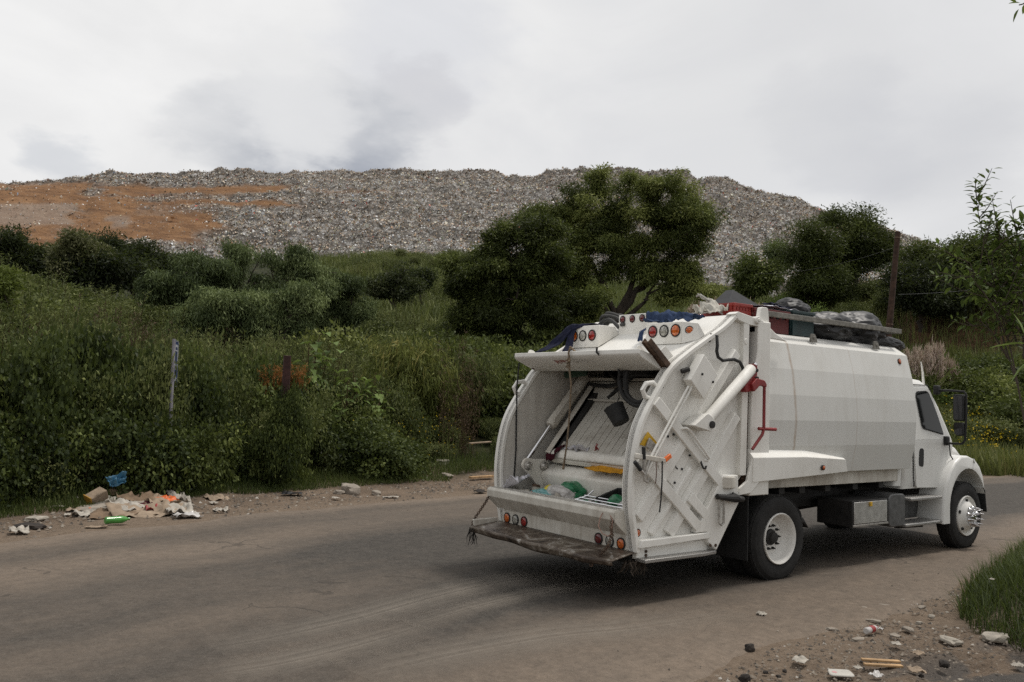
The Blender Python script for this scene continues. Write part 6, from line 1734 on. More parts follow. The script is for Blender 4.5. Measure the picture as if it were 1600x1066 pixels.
# ------------------------------------------------------------------ cloth, bags, litter
def cloth(name, origin, ux, uy, n, amp, mat, label, cat, group=None, seed=1, fold=None, freq=2.5, th=.004, parent=None):
    """crumpled sheet: origin + s*ux + t*uy, lifted and folded by noise"""
    o = Vector(origin); ux = Vector(ux); uy = Vector(uy); nn = ux.cross(uy).normalized()
    if nn.z < 0: nn = -nn
    sd_ = seed*13.7
    def f(s, t):
        e1 = float(fbm(np.array([s*freq+sd_]), np.array([t*freq]), 0, 4)[0]); e2 = float(fbm(np.array([s*freq+sd_+9]), np.array([t*freq+4]), 0, 3)[0]); e3 = float(fbm(np.array([s*1.7+sd_]), np.array([t*1.7+8]), 3, 2)[0])
        p = ux*(s+e2*.22-.5)+uy*(t+e3*.30-.5)+nn*(abs(e1)*2.4*amp)
        if fold: p = p+fold(s, t)
        return tuple(p)
    mb = MB().grid(f, n, n)
    ob = mb.build(name, [mat if not isinstance(mat, str) else M_[mat]], parent, loc=o, ang=80, solid=th)
    if label: tag(ob, label, cat, group)
    return ob
def bag(name, c, r, mat, label, cat, group=None, seed=1, wr=.16, freq=3.2, rot=0.0, parent=None, flat=.0):
    """filled plastic bag: a sphere pulled into folds"""
    bm = bmesh.new(); bmesh.ops.create_icosphere(bm, subdivisions=5, radius=1)
    co = np.array([v.co[:] for v in bm.verts]); sd_ = seed*7.3
    rid = 1-np.abs(fbm(co[:, 0]*freq+sd_, co[:, 1]*freq, co[:, 2]*freq, 4))*5
    lump = fbm(co[:, 0]*1.3+sd_, co[:, 1]*1.3, co[:, 2]*1.3+5, 2)
    k = 1+lump*.75+rid*wr*.35-wr*.1
    co = co*k[:, None]
    if flat: co[:, 2] = np.where(co[:, 2] < -flat, -flat+(co[:, 2]+flat)*.15, co[:, 2])
    for v, p in zip(bm.verts, co): v.co = (p[0]*r[0], p[1]*r[1], p[2]*r[2])
    me = bpy.data.meshes.new(name); bm.to_mesh(me); bm.free()
    me.materials.append(mat if not isinstance(mat, str) else M_[mat]); me.polygons.foreach_set('use_smooth', [True]*len(me.polygons))
    ob = link(name, me, parent, c); ob.rotation_euler = (0, 0, rot)
    if label: tag(ob, label, cat, group)
    return ob
def fabric(name, col, rough=.9, var=.3): return simple(name, col, rough, var=var, scale=14, spec=.2, bmp=.2, bscale=120)
navy = fabric('navy_fleece', (.010, .012, .030)); denim = fabric('blue_denim', (.030, .050, .105)); maroon = fabric('maroon_cloth', (.045, .006, .012)); yel = fabric('yellow_cloth', (.50, .24, .02))
wcloth = fabric('pale_cloth', (.55, .55, .60)); offw = fabric('offwhite_cloth', (.45, .43, .38))
blackbag = simple('black_bag_plastic', (.006, .006, .007), .48, var=.2, spec=.3)
greybag = simple('grey_bag_plastic', (.010, .010, .011), .46, var=.25, spec=.4)
wbag = simple('white_bag_plastic', (.55, .54, .58), .35, var=.1)
gbag = simple('green_bag_plastic', (.02, .16, .07), .3, var=.3); tbag = simple('teal_bag_plastic', (.16, .36, .36), .3, var=.3); clearp = simple('cloudy_plastic', (.50, .48, .46), .3, var=.2)
card = simple('brown_cardboard', (.17, .115, .072), .9, var=.3, scale=9); paper = simple('dirty_paper', (.36, .33, .285), .9, var=.25, scale=9); palecard = simple('pale_cardboard', (.27, .205, .145), .9, var=.25, scale=8)
redp = simple('red_plastic', (.28, .03, .03), .5); orp = simple('orange_film', (.55, .11, .02), .5); blup = simple('blue_bag_plastic', (.05, .16, .26), .4); grnp = simple('green_bottle_plastic', (.06, .26, .045), .2, spec=.8)
rock = simple('dusty_stone', (.27, .235, .195), .95, var=.4, scale=7, bmp=.5, bscale=25); clod = simple('dark_clod', (.028, .022, .018), .95, var=.5, bmp=.6, bscale=30); palestone = simple('pale_slab_stone', (.31, .28, .235), .9, var=.25, scale=9, bmp=.3)
wood = simple('raw_wood_slat', (.38, .24, .12), .8, var=.35, scale=12)
crate_red = simple('red_crate_plastic', (.24, .020, .014), .5, var=.2); crate_green = simple('teal_crate_plastic', (.008, .030, .032), .55, var=.25)  # teal lowered so the colour carries the shade behind the roof rail

# ---- things lying on the truck
def crate(name, x0, x1, y0, y1, z0, z1, mat, label, slots=5):
    e = empty(name, ((x0+x1)/2, (y0+y1)/2, z0)); tag(e, label, 'crate')
    a, b2, h = (x1-x0)/2, (y1-y0)/2, z1-z0
    mb = MB().box(-a, a, -b2, b2, 0, .02)
    for s in (-1, 1):
        mb.box(-a, a, s*b2-.012, s*b2+.012, 0, h*.62); mb.box(-a, a, s*b2-.012, s*b2+.012, h*.78, h)
        mb.box(s*a-.012, s*a+.012, -b2+.013, b2-.013, 0, h*.62); mb.box(s*a-.012, s*a+.012, -b2+.013, b2-.013, h*.78, h)
        for k in range(slots+1):
            q = -a+.02+(2*a-.04)*k/slots
            mb.box(q-.02, q+.02, s*b2-.010, s*b2+.010, h*.62, h*.78)
        for k in range(4):
            q = -b2+.04+(2*b2-.08)*k/3
            mb.box(s*a-.010, s*a+.010, q-.02, q+.02, h*.62, h*.78)
    mb.build('crate_wall', [mat], e, bevel=.004)
    mb = MB()
    for s in (-1, 1):
        mb.box(-a-.02, a+.02, s*(b2+.014)-.012, s*(b2+.014)+.012, h-.035, h+.002)
    mb.box(-a-.02, -a+.002, -b2, b2, h-.035, h+.002); mb.box(a-.002, a+.02, -b2, b2, h-.035, h+.002)
    mb.build('crate_rim', [mat], e, bevel=.005)
    return e
crate('crate', -.10, .60, -.86, -.30, 3.045, 3.34, simple('shaded_red_crate_plastic', (.10, .010, .009), .6, var=.3), 'shade-darkened red plastic crate on the truck roof behind the rail')  # darker copy of the crate red, with the shade under the rail painted in
crate('crate', .66, 1.12, -.88, -.35, 3.045, 3.37, crate_green, 'dark teal plastic crate on the truck roof between red crate and black bags')
crate('crate', -.46, -.13, -.83, -.25, 3.15, 3.37, crate_red, 'bright red crate at the very rear of the truck roof')
e = tag(MB().add([(-.30, -.62, 3.375), (.60, -.55, 3.38), (.06, -.40, 3.62), (-.30, -.30, 3.375), (.60, -.25, 3.38), (.06, -.28, 3.62)], [(0, 1, 2), (3, 5, 4), (0, 2, 5, 3), (1, 4, 5, 2), (0, 3, 4, 1)]).build('board', [simple('charcoal_board', (.022, .023, .027), .8)], bevel=.004), 'charcoal grey folded board standing like a peak on the red crate', 'board')
cloth('cloth', (.62, -.62, 3.40), (.75, .05, -.02), (.0, .36, .03), 24, .05, wcloth, 'pale blue and white cloth draped over the crates on the roof', 'cloth', seed=3)
cloth('cloth', (.60, -.66, 3.43), (.42, .02, -.01), (.0, .20, .02), 18, .05, navy, 'dark navy cloth lying on the pale cloth on the roof', 'cloth', seed=4)
bag('rubbish_bag', (1.66, -.62, 3.22), (.56, .34, .23), greybag, 'grey shiny bag on the truck roof, left of the highest black bag', 'bag', None, 2, .30, 3.0)
bag('rubbish_bag', (2.45, -.60, 3.24), (.60, .34, .27), greybag, 'largest bulging dark bag on the truck roof near its front', 'bag', None, 5, .34, 3.2)
bag('rubbish_bag', (1.42, -.30, 3.46), (.32, .26, .17), blackbag, 'small black bag lying on top of the grey bag on the roof', 'bag', None, 7, .22, 2.6, .3)
bag('rubbish_bag', (1.72, -.74, 3.13), (.62, .15, .13), blackbag, 'black bag squeezed under the roof rail beside the teal crate', 'bag', None, 8, .34, 3.4)
bag('rubbish_bag', (2.95, -.74, 3.10), (.66, .18, .11), blackbag, 'black bag hanging over the front end of the roof', 'bag', None, 9, .34, 3.4)
bag('rubbish_bag', (2.2, -.78, 3.12), (.34, .14, .11), blackbag, 'black bag wedged behind the middle of the roof rail', 'bag', None, 11, .34, 3.4)
cloth('sack', (-.60, -.60, 3.24), (.10, .42, .0), (.28, .0, .05), 18, .20, offw, 'off white sack crumpled at the top of the tailgate', 'sack', seed=6, fold=lambda s, t: Vector((0, 0, .10*math.sin(math.pi*s)*math.sin(math.pi*t))))
tag(MB().tube([(-.60, -.78, 3.22), (-.61, -.66, 3.30), (-.60, -.60, 3.39), (-.60, -.52, 3.43), (-.60, -.42, 3.49), (-.60, -.36, 3.47)], .012, 6).tube([(-.60, -.55, 3.40), (-.60, -.45, 3.44), (-.6, -.38, 3.50), (-.6, -.36, 3.46)], .010, 6).tube([(-.6, -.1, 3.21), (-.6, -.3, 3.25), (-.6, -.6, 3.26)], .014, 6).build('wire_hook', [M_['steel']]), 'bent wire sticking up from the off white sack', 'wire')
# jacket thrown over the left lamp box, jeans behind the right one
def drape(pts_rows, name, mat, label, cat, seed, amp=.03):
    k = len(pts_rows); n = len(pts_rows[0])
    def f(s, t):
        i = min(int(s*(k-1)), k-2); fs_ = s*(k-1)-i; j = min(int(t*(n-1)), n-2); ft = t*(n-1)-j
        P00, P01, P10, P11 = (Vector(pts_rows[i][j]), Vector(pts_rows[i][j+1]), Vector(pts_rows[i+1][j]), Vector(pts_rows[i+1][j+1]))
        p = P00*(1-fs_)*(1-ft)+P01*(1-fs_)*ft+P10*fs_*(1-ft)+P11*fs_*ft
        e1 = float(fbm(np.array([s*3+seed]), np.array([t*5.0]), 0, 4)[0])
        return (p.x-abs(e1)*amp*1.2, p.y+e1*amp, p.z+abs(e1)*amp*2)
    return tag(MB().grid(f, 26, 20).build(name, [mat], ang=80, solid=.008), label, cat)
drape([[(-1.25, 1.0, 3.10), (-1.25, .90, 3.11), (-1.28, .60, 3.10)], [(-1.53, 1.03, 3.09), (-1.53, .92, 3.10), (-1.50, .60, 3.10)], [(-1.63, 1.08, 2.97), (-1.60, .99, 2.99), (-1.58, .90, 3.02)], [(-1.75, 1.16, 2.83), (-1.70, 1.07, 2.84), (-1.66, 1.0, 2.85)], [(-1.95, 1.24, 2.70), (-1.92, 1.12, 2.72), (-1.90, 1.04, 2.73)]], 'jacket', navy, 'navy jacket thrown over the left lamp box of the truck', 'jacket', 2.0)
drape([[(-1.54, .97, 3.10), (-1.54, .90, 3.10), (-1.53, .83, 3.10)], [(-1.60, .95, 2.96), (-1.60, .89, 2.96), (-1.60, .83, 2.96)], [(-1.69, .90, 2.80), (-1.69, .83, 2.80), (-1.68, .76, 2.80)], [(-1.77, .87, 2.73), (-1.76, .78, 2.73), (-1.75, .70, 2.74)]], 'fleece', navy, 'loose navy sleeve hanging in front of the left lamp box', 'jacket', 5.0, .02)
cloth('jeans', (-1.30, -.62, 3.06), (.0, .75, .0), (.30, .0, .04), 26, .16, denim, 'crumpled blue jeans lying behind the right lamp box', 'jeans', seed=8, fold=lambda s, t: Vector((0, 0, .06*math.sin(math.pi*t))))
drape([[(-1.40, -.36, 3.04), (-1.40, -.30, 3.02)], [(-1.52, -.36, 2.96), (-1.52, -.29, 2.95)], [(-1.57, -.385, 2.84), (-1.57, -.31, 2.83)]], 'trousers', denim, 'blue trouser end hanging down between the lamp boxes', 'jeans', 7.0, .02)
e = empty('pliers', (-1.99, -.62, 2.575)); tag(e, 'red handled pliers lying on the canopy edge of the tailgate', 'pliers')
MB().tube([(0, .12, .0), (0, .0, .05), (.0, -.06, .085)], .010, 6).tube([(0.01, .02, .02), (.0, -.03, .085)], .010, 6).build('handle', [redp], e)
MB().bar((.0, -.04, .08), (.02, -.14, .145), .02, .02).build('jaw', [M_['dark']], e, bevel=.004)
# rope, bucket, chains, strap
frayed = simple('frayed_rope', (.20, .15, .10), .95, var=.5, scale=40, bmp=.6, bscale=150)
rp = MB().tube([(-2.33, .05, 2.72), (-2.345, .055, 2.66), (-2.335, .05, 2.60), (-2.33, .047, 2.45), (-2.30, .045, 2.3), (-2.29, .07, 1.95), (-2.29, .10, 1.6), (-2.285, .14, 1.42), (-2.28, .17, 1.285)], [.012, .012, .012, .012, .011, .011, .010, .011, .016], 8)
rp.tube([(-2.33, .05, 2.735), (-2.2, .06, 2.66)], .012, 6)
for k in range(5): rp.tube([(-2.34+.02*math.sin(k), .05+.015*math.cos(k*2), 2.60-.02*k), (-2.36, .05+.03*math.cos(k*3+1), 2.58-.02*k), (-2.33, .045, 2.56-.02*k)], .010, 6)
tag(rp.build('rope', [frayed]), 'frayed brown rope hanging from the canopy into the hopper', 'rope')
st = MB().tube([(-2.335, -.43, 2.71), (-2.345, -.435, 2.66), (-2.25, -.435, 2.60), (-2.02, -.44, 2.55), (-1.99, -.45, 2.40)], .014, 6)
tag(st.build('strap', [M_['black']]), 'black rubber strap hooked over the canopy edge above the hopper', 'strap')
e = empty('bucket', (-2.0, -.44, 1.96)); tag(e, 'black plastic bucket hanging tilted in the hopper mouth', 'bucket')
bk = MB().lathe([(0, -.11), (.10, -.11), (.118, .09), (.124, .105), (.112, .105), (.095, -.09), (.0, -.095)], (0, 0, 0), (-.15, .62, 1), 28)
bk.build('tub', [M_['black']], e, bevel=.003)
MB().tube([(.02, .04, .12), (.02, .0, .20), (.02, .02, .26), (.02, .0, .60), (.02, -.02, .62)], .006, 6).build('hanger_wire', [M_['dark']], e)
def chain(pts, name, label, mat='rust'):
    mb = MB(); P3 = [Vector(p) for p in pts]; c = []
    for i in range(len(P3)-1):
        for j in range(6): c.append(P3[i].lerp(P3[i+1], j/6))
    c.append(P3[-1])
    for i in range(len(c)-1):
        d = (c[i+1]-c[i]); l = d.length; d.normalize(); a = d.orthogonal().normalized()
        if i % 2: a = d.cross(a)
        m_ = (c[i]+c[i+1])/2
        lp = [m_+d*(l*.75*math.cos(q))+a*(.016*math.sin(q)) for q in [2*math.pi*k/10 for k in range(11)]]
        mb.tube(lp, .005, 5)
    return tag(mb.build(name, [M_[mat]]), label, 'chain')
chain([(-2.60, 1.20, .90), (-2.66, 1.20, .80), (-2.75, 1.19, .70), (-2.85, 1.19, .58), (-2.87, 1.18, .48)], 'chain', 'rusty chain holding the left end of the rear step')
chain([(-2.62, -1.06, .93), (-2.66, -1.08, .80), (-2.65, -1.09, .72), (-2.70, -1.07, .60), (-2.78, -1.05, .52), (-2.86, -1.0, .42)], 'chain', 'rusty chain running down the right end of the hopper sill')
tag(MB().tube([(-2.64, -.92, .93), (-2.68, -.93, .88), (-2.70, -.93, .80), (-2.69, -.98, .73), (-2.67, -1.05, .71), (-2.66, -1.08, .74), (-2.65, -1.09, .88), (-2.63, -1.0, .96), (-2.64, -.92, .93)], .006, 6).build('string_loop', [simple('dirty_pink_string', (.30, .19, .15), .9)]), 'loop of dirty pink string hanging on the right end of the sill', 'string')
rg_ = MB()
rr0 = random.Random(4)
for k in range(16):
    x, y, z = -2.87+rr0.uniform(-.03, .03), 1.17+rr0.uniform(-.05, .03), .50
    pts = [(x, y, z)]
    for j in range(4): x += rr0.uniform(-.02, .02); y += rr0.uniform(-.025, .025); z -= rr0.uniform(.02, .07); pts.append((x, y, z))
    rg_.tube(pts, [.007, .006, .005, .004, .003], 5)
tag(rg_.build('rag', [simple('black_rag', (.02, .018, .016), .9)]), 'tattered black rag dangling from the left end of the step', 'rag')
rg_ = MB()
for k in range(22):
    x, y, z = -2.42+rr0.uniform(-.12, .12), -1.16+rr0.uniform(-.08, .05), .46
    pts = [(x, y, z)]
    for j in range(3): x += rr0.uniform(-.05, .03); y += rr0.uniform(-.05, .05); z -= rr0.uniform(.02, .06); pts.append((x, y, z))
    rg_.tube(pts, [.010, .008, .006, .004], 5)
tag(rg_.build('rag', [simple('brown_rag', (.05, .038, .028), .95)]), 'tangled brown rag caught under the right end of the step', 'rag')
tag(MB().tube([(-2.17, -1.315, 1.50), (-2.172, -1.32, 1.30), (-2.178, -1.315, 1.10), (-2.19, -1.31, .965)], .009, 6).build('strap', [M_['black']]), 'thin black strap hanging from the control lever on the truck side', 'strap')
tag(MB().tube([(-2.262, -1.315, 1.49), (-2.258, -1.32, 1.38), (-2.262, -1.315, 1.265)], .005, 5).build('string', [simple('brown_string', (.12, .06, .04), .9)]), 'short brown string beside the black strap on the truck side', 'string')
# ---- load in the hopper
cloth('cloth', (-1.93, .72, 1.44), (.10, .22, .0), (-.22, .0, -.20), 20, .10, maroon, 'maroon cloth hanging over the left end of the hinge tube', 'cloth', seed=11)
cloth('cloth', (-1.82, .40, 1.49), (.05, .46, .0), (.22, .0, .06), 20, .14, wbag, 'white crumpled cloth behind the hinge tube in the hopper', 'cloth', seed=12)
cloth('cloth', (-1.78, .10, 1.50), (.05, .22, .0), (.16, .0, .05), 16, .14, redp, 'small red and dark scrap of cloth above the hinge tube', 'cloth', seed=13)
cloth('carton', (-1.80, -.50, 1.49), (.0, .42, .0), (.20, .0, .06), 12, .05, simple('mossy_carton', (.16, .16, .07), .9, var=.4), 'mossy grey green carton lying on the right of the hinge tube', 'carton', seed=14)
cloth('cloth', (-1.99, -.30, 1.315), (.0, .66, .0), (-.14, .0, -.06), 20, .04, yel, 'mustard yellow cloth squeezed below the hinge tube', 'cloth', seed=15)
def hop(name, p, r, mat, label, cat, seed, **k): return bag(name, p, r, mat, label, cat, None, seed, **k)
cloth('plastic_bag', (-2.38, .97, 1.02), (.02, -.42, .20), (.22, .08, .06), 20, .16, wbag, 'white plastic bag with a raised corner at the left of the hopper', 'bag', seed=16)
hop('plastic_bag', (-2.28, .50, .93), (.16, .24, .09), tbag, 'teal plastic bag in the hopper beside the white bag', 'bag', 21)
hop('plastic_bag', (-2.20, .28, .97), (.16, .20, .11), clearp, 'cloudy clear plastic bag in the middle of the hopper load', 'bag', 22)
hop('plastic_bag', (-2.12, .20, 1.02), (.15, .17, .11), gbag, 'green plastic bag leaning on the sweep blade', 'bag', 23)
hop('yellow_wrapper', (-2.24, .46, 1.01), (.07, .07, .06), simple('yellow_film', (.65, .52, .03), .4), 'small yellow wrapper on top of the hopper load', 'wrapper', 24)
hop('plastic_bag', (-2.22, -.05, .88), (.22, .26, .08), clearp, 'flat pale plastic bag right of the green bag in the hopper', 'bag', 25)
hop('plastic_bag', (-2.24, -.78, .99), (.12, .14, .10), gbag, 'dark green bag inside the black tub in the hopper', 'bag', 26)
hop('plastic_bag', (-2.30, -.95, .97), (.10, .12, .08), clearp, 'cloudy bag at the right end of the hopper', 'bag', 27)
hop('plastic_bag', (-2.34, -.62, .94), (.08, .10, .06), clearp, 'small pale bag at the left rim of the black tub', 'bag', 28)
e = empty('can', (-2.25, .72, .99)); tag(e, 'brown tin can standing between white and teal bags in the hopper', 'can')
MB().lathe([(0, -.06), (.05, -.06), (.05, .055), (.047, .06), (0, .055)], (0, 0, 0), (.2, .1, 1), 20).build('can_body', [M_['rust']], e)
MB().lathe([(.0505, -.02), (.0512, -.02), (.0512, .025), (.0505, .025)], (0, 0, 0), (.2, .1, 1), 20).build('label_band', [paper], e)
for i, (x, y, s1, s2, mt, lab) in enumerate(((-2.42, .72, .16, .1, paper, 'torn white paper at the front of the hopper load'), (-2.40, .58, .14, .07, redp, 'red scrap beside the tin can in the hopper'), (-2.40, .85, .18, .06, card, 'narrow brown carton strip behind the sill on the left'), (-2.38, .10, .2, .12, paper, 'dirty paper in the middle of the hopper behind the sill'), (-2.36, -.35, .22, .14, gbag, 'green film below the wire rack in the hopper'))):
    cloth('scrap', (x, y, .93), (0, s1, .03), (s2, 0, .04), 10, .10, mt, lab, 'scrap', seed=30+i)
tub = MB().loft([[(-2.28, -.50, .90), (-2.28, -1.0, .90), (-2.0, -1.0, .95), (-2.0, -.50, .95)], [(-2.34, -.46, 1.03), (-2.34, -1.05, 1.03), (-2.06, -1.05, 1.14), (-2.06, -.54, 1.14)], [(-2.32, -.49, 1.03), (-2.32, -1.03, 1.03), (-2.07, -1.03, 1.13), (-2.07, -.56, 1.13)], [(-2.27, -.53, .92), (-2.27, -.98, .92), (-2.02, -.98, .97), (-2.02, -.53, .97)]])
tag(tub.build('tub', [M_['black']], bevel=.008), 'black plastic tub at the right of the hopper load', 'tub')
rk = MB()
for j in range(3): rk.tube([(-2.44+.07*j, -.25, .985+.02*j), (-2.46+.07*j, -1.04, .985+.02*j)], .009, 6)
for j in range(4): rk.tube([(-2.45, -.28-.24*j, .985), (-2.29, -.28-.24*j, 1.025)], .007, 6)
rk.tube([(-2.44, -.25, .985), (-2.30, -.30, 1.03), (-2.24, -.33, 1.09)], .009, 6)
tag(rk.build('wire_rack', [M_['chrome']]), 'shiny wire rack lying across the right of the hopper', 'rack')
hop('rubbish_bag', (-1.9, .0, .70), (.5, 1.0, .18), blackbag, 'dark bag filling the bottom of the hopper under the load', 'bag', 29)

# ------------------------------------------------------------------ roadside: sign, posts, stones, litter
def wp(u, v, z=0.0):
    d = fwd + (u-800)/FPX*rg2 - (v-533)/FPX*up2
    return CAM+d*((z-CAM.z)/d.z)
def post(name, top, low, secs, mat, label, cat='post'):
    """leaning post from low to top"""
    b0 = Vector(low); e = empty(name, b0); tag(e, label, cat)
    return e
# bus stop sign, seen almost edge-on
tp = at(272, 530, 18.3); lo = at(265, 690, 18.1)
lo2 = tp+(lo-tp)*1.42
e = empty('road_sign', lo2); tag(e, 'blue bus stop sign on a thin grey pole, seen nearly edge-on in the scrub', 'sign')
d0 = tp-lo2
MB().tube([(0, 0, -.2), tuple(d0*.5), tuple(d0)], .034, 12).build('pole', [simple('galvanised_pole', (.23, .22, .24), .5, .3, .2)], e)
vd = (tp-CAM); vd.z = 0; vd.normalize(); sdv = Vector((vd.y, -vd.x, 0))
pl = (vd*.99+sdv*.13).normalized()            # plate runs away from the viewer
nrm = Vector((-pl.y, pl.x, 0));  nrm = nrm if nrm.dot(-vd) > 0 else -nrm
upd = d0.normalized()
o0 = d0-upd*.01
def plq(a, b2, c_, d_, off):   # along plate a..b, down from the top c..d
    return [tuple(o0+pl*a-upd*c_+nrm*off), tuple(o0+pl*b2-upd*c_+nrm*off), tuple(o0+pl*b2-upd*d_+nrm*off), tuple(o0+pl*a-upd*d_+nrm*off)]
def plbox(a, b2, c_, d_, o1, o2): return MB().hexa(plq(a, b2, c_, d_, o1)+plq(a, b2, c_, d_, o2))
MB().hexa(plq(.02, .62, 0, .96, 0)+plq(.02, .62, 0, .96, .012)).build('plate', [simple('sign_blue', (.012, .026, .09), .45, var=.15)], e, bevel=.003)
mk = simple('sign_white', (.30, .31, .34), .5, var=.1)
for nm, q in (('border', [(.035, .605, .014, .024), (.035, .605, .935, .945), (.035, .043, .03, .93), (.597, .605, .03, .93)]), ('bus_pictogram', [(.10, .54, .09, .14), (.10, .18, .14, .20), (.46, .54, .14, .48), (.10, .54, .20, .225), (.14, .22, .48, .53), (.42, .50, .48, .53)]), ('arrow_mark', [(.16, .48, .585, .60), (.24, .40, .66, .675), (.30, .36, .74, .86), (.20, .30, .80, .84), (.36, .44, .76, .80)])):
    for k, (a, b2, c_, d_) in enumerate(q):
        MB().hexa(plq(a, b2, c_, d_, .0125)+plq(a, b2, c_, d_, .0165+.0005*k)).build(nm, [mk], e, smooth=False)
# rusty square post wrapped in vines, rusty stub on the left
tp = at(449, 556, 19.0); lo = at(441, 700, 18.9); lo2 = tp+(lo-tp)*1.5
dd = tp-lo2
o_ = MB().bar((0, 0, -.2), tuple(dd), .155, .155, up=(.3, 1, 0)).build('rusty_post', [simple('red_rusted_steel', (.042, .017, .014), .85, .1, .5, 8, bmp=.4)], loc=lo2, bevel=.01)
tag(o_, 'dark red rusty square post standing in the scrub with dead orange vines', 'post')
for i, (dz, wd_, hh_) in enumerate(((0, .55, 1.5), (.5, .40, 1.3), (.9, .32, 1.05))):
    x, y = lo2.x+dd.x*.2*i*.5-vd.x*.15, lo2.y+dd.y*.2*i*.5-vd.y*.15
    put('vine', x, y, hh_, wd_, 'ivy like vine climbing the lower half of the rusty post', 'vine', 'vines on the rusty post', 'climbing_vine', dz)
tp = at(88, 604, 18.3)
o_ = MB().bar((0, 0, -1.6), (0, 0, 0), .14, .14, up=(1, .2, 0)).build('rusty_post', [simple('orange_rusted_steel', (.085, .026, .018), .85, .1, .5, 8, bmp=.4)], loc=tp, bevel=.01)
tag(o_, 'short reddish stub of a rusty post almost buried in vines at the left', 'post')
# leaning wooden pole on the right with wires
tp = at(1403, 362, 44); lo = at(1385, 560, 44); lo2 = tp+(lo-tp)*1.25
e = empty('wooden_pole', lo2); tag(e, 'weathered brown wooden pole leaning right on the bank beyond the truck', 'pole')
dd = tp-lo2
MB().tube([(0, 0, -.5), tuple(dd*.4), tuple(dd)], [.16, .145, .12], 14).build('pole_shaft', [simple('weathered_pole_wood', (.060, .034, .024), .95, .0, .5, 5, bmp=.5, bscale=12)], e)
c1 = dd*.985; MB().lathe([(.125, -.02), (.15, 0), (.125, .08)], tuple(dd*.955), tuple(dd), 14).lathe([(.15, -.02), (.17, 0), (.15, .06)], tuple(dd*.41), tuple(dd), 14).build('pole_band', [M_['rust']], e)
t0 = tp-(tp-lo)*.12
p1 = at(1000, 640, 60)
def wire(a, b2, sag, label, r=.005):
    pts = []
    for k in range(25):
        q = k/24; p = a.lerp(b2, q); p.z -= sag*4*q*(1-q); pts.append(tuple(p-a))
    ob = MB().tube(pts, r, 5).build('overhead_wire', [simple('grey_wire', (.16, .16, .16), .6)], loc=a)
    tag(ob, label, 'wire')
wire(t0, at(1180, 428, 52), .35, 'thin wire running left from the wooden pole in front of the trees')
wire(at(1403, 460, 40), at(1680, 432, 24), .1, 'thin wire running right from the wooden pole behind the sapling', .005)
# stones
def stone(p, r, mat, label, seed, name='stone', group=None, flat=.75):
    bm = bmesh.new(); bmesh.ops.create_icosphere(bm, subdivisions=3, radius=1)
    co = np.array([v.co[:] for v in bm.verts]); k = 1+fbm(co[:, 0]*1.2+seed*5.1, co[:, 1]*1.2, co[:, 2]*1.2, 3)*1.3
    co = np.sign(co)*np.abs(co)**.75*k[:, None]*(.82 if p[1] < 0 else 1)
    for v, q in zip(bm.verts, co): v.co = (q[0]*r[0], q[1]*r[1], q[2]*r[2])
    me = bpy.data.meshes.new(name); bm.to_mesh(me); bm.free(); me.materials.append(mat)
    me.polygons.foreach_set('use_smooth', [True]*len(me.polygons)); me.set_sharp_from_angle(angle=R(28))
    ob = link(name, me, None, (p[0], p[1], max(hz(p[0], p[1]), 0)+r[2]*.45)); ob.rotation_euler = (0, 0, seed*1.7)
    if label: tag(ob, label, 'stone', group)
    return ob
stone(wp(546, 770), (.22, .17, .13), rock, 'largest grey boulder on the far shoulder left of the truck', 1)
stone(wp(530, 772), (.10, .08, .06), rock, 'small stone touching the left side of the largest boulder', 2)
stone(wp(587, 772), (.10, .08, .05), rock, 'tan stone right of the largest boulder', 3)
stone(wp(691, 746), (.19, .14, .08), palestone, 'flat pale stone at the grass edge close to the truck', 4)
stone(wp(697, 752), (.14, .11, .06), rock, 'tan stone in front of the flat pale stone', 5)
stone(wp(58, 812), (.17, .12, .04), palestone, 'flat pale slab on the dirt at the far left', 6)
stone(wp(47, 826), (.20, .14, .05), clod, 'dark mud clump on the shoulder at the far left', 7)
stone(wp(1484, 1003), (.14, .08, .035), palestone, 'pale angular slab at the edge of the near grass', 8)
stone(wp(1556, 1000), (.16, .11, .05), palestone, 'pale stone half in the near grass, right of the angular slab', 9)
stone(wp(1534, 908), (.09, .06, .03), palestone, 'small pale stone by the upper end of the near grass', 10)
stone(wp(1170, 1017), (.05, .045, .045), clod, 'dark lump of tar on the dirt, lower right', 11)
stone(wp(1164, 1064), (.05, .045, .035), clod, 'dark lump at the bottom edge of the photo', 12)
stone(wp(1475, 1041), (.055, .05, .04), clod, 'dark brown clod on the grey patch near the slab', 13)
for i, (u, v) in enumerate(((1196, 1052), (1226, 1050), (1440, 1058), (1216, 1058))):
    stone(wp(u, v), (.024, .02, .014), clod, 'tiny dark clod among the clods at the lower right', 20+i, 'clod', 'tiny dark clods at the lower right')
for i, (u, v) in enumerate(((1330, 962), (1350, 952), (1380, 948), (1410, 940), (1300, 985), (1420, 985), (1436, 975), (1400, 995), (1340, 1002), (1455, 965), (1440, 950), (1366, 972))):
    stone(wp(u, v), (.045+.02*(i % 3), .04, .02), rock if i % 3 else palestone, 'small grey stone on the broken near shoulder', 40+i, 'small_stone', 'small stones on the near shoulder')
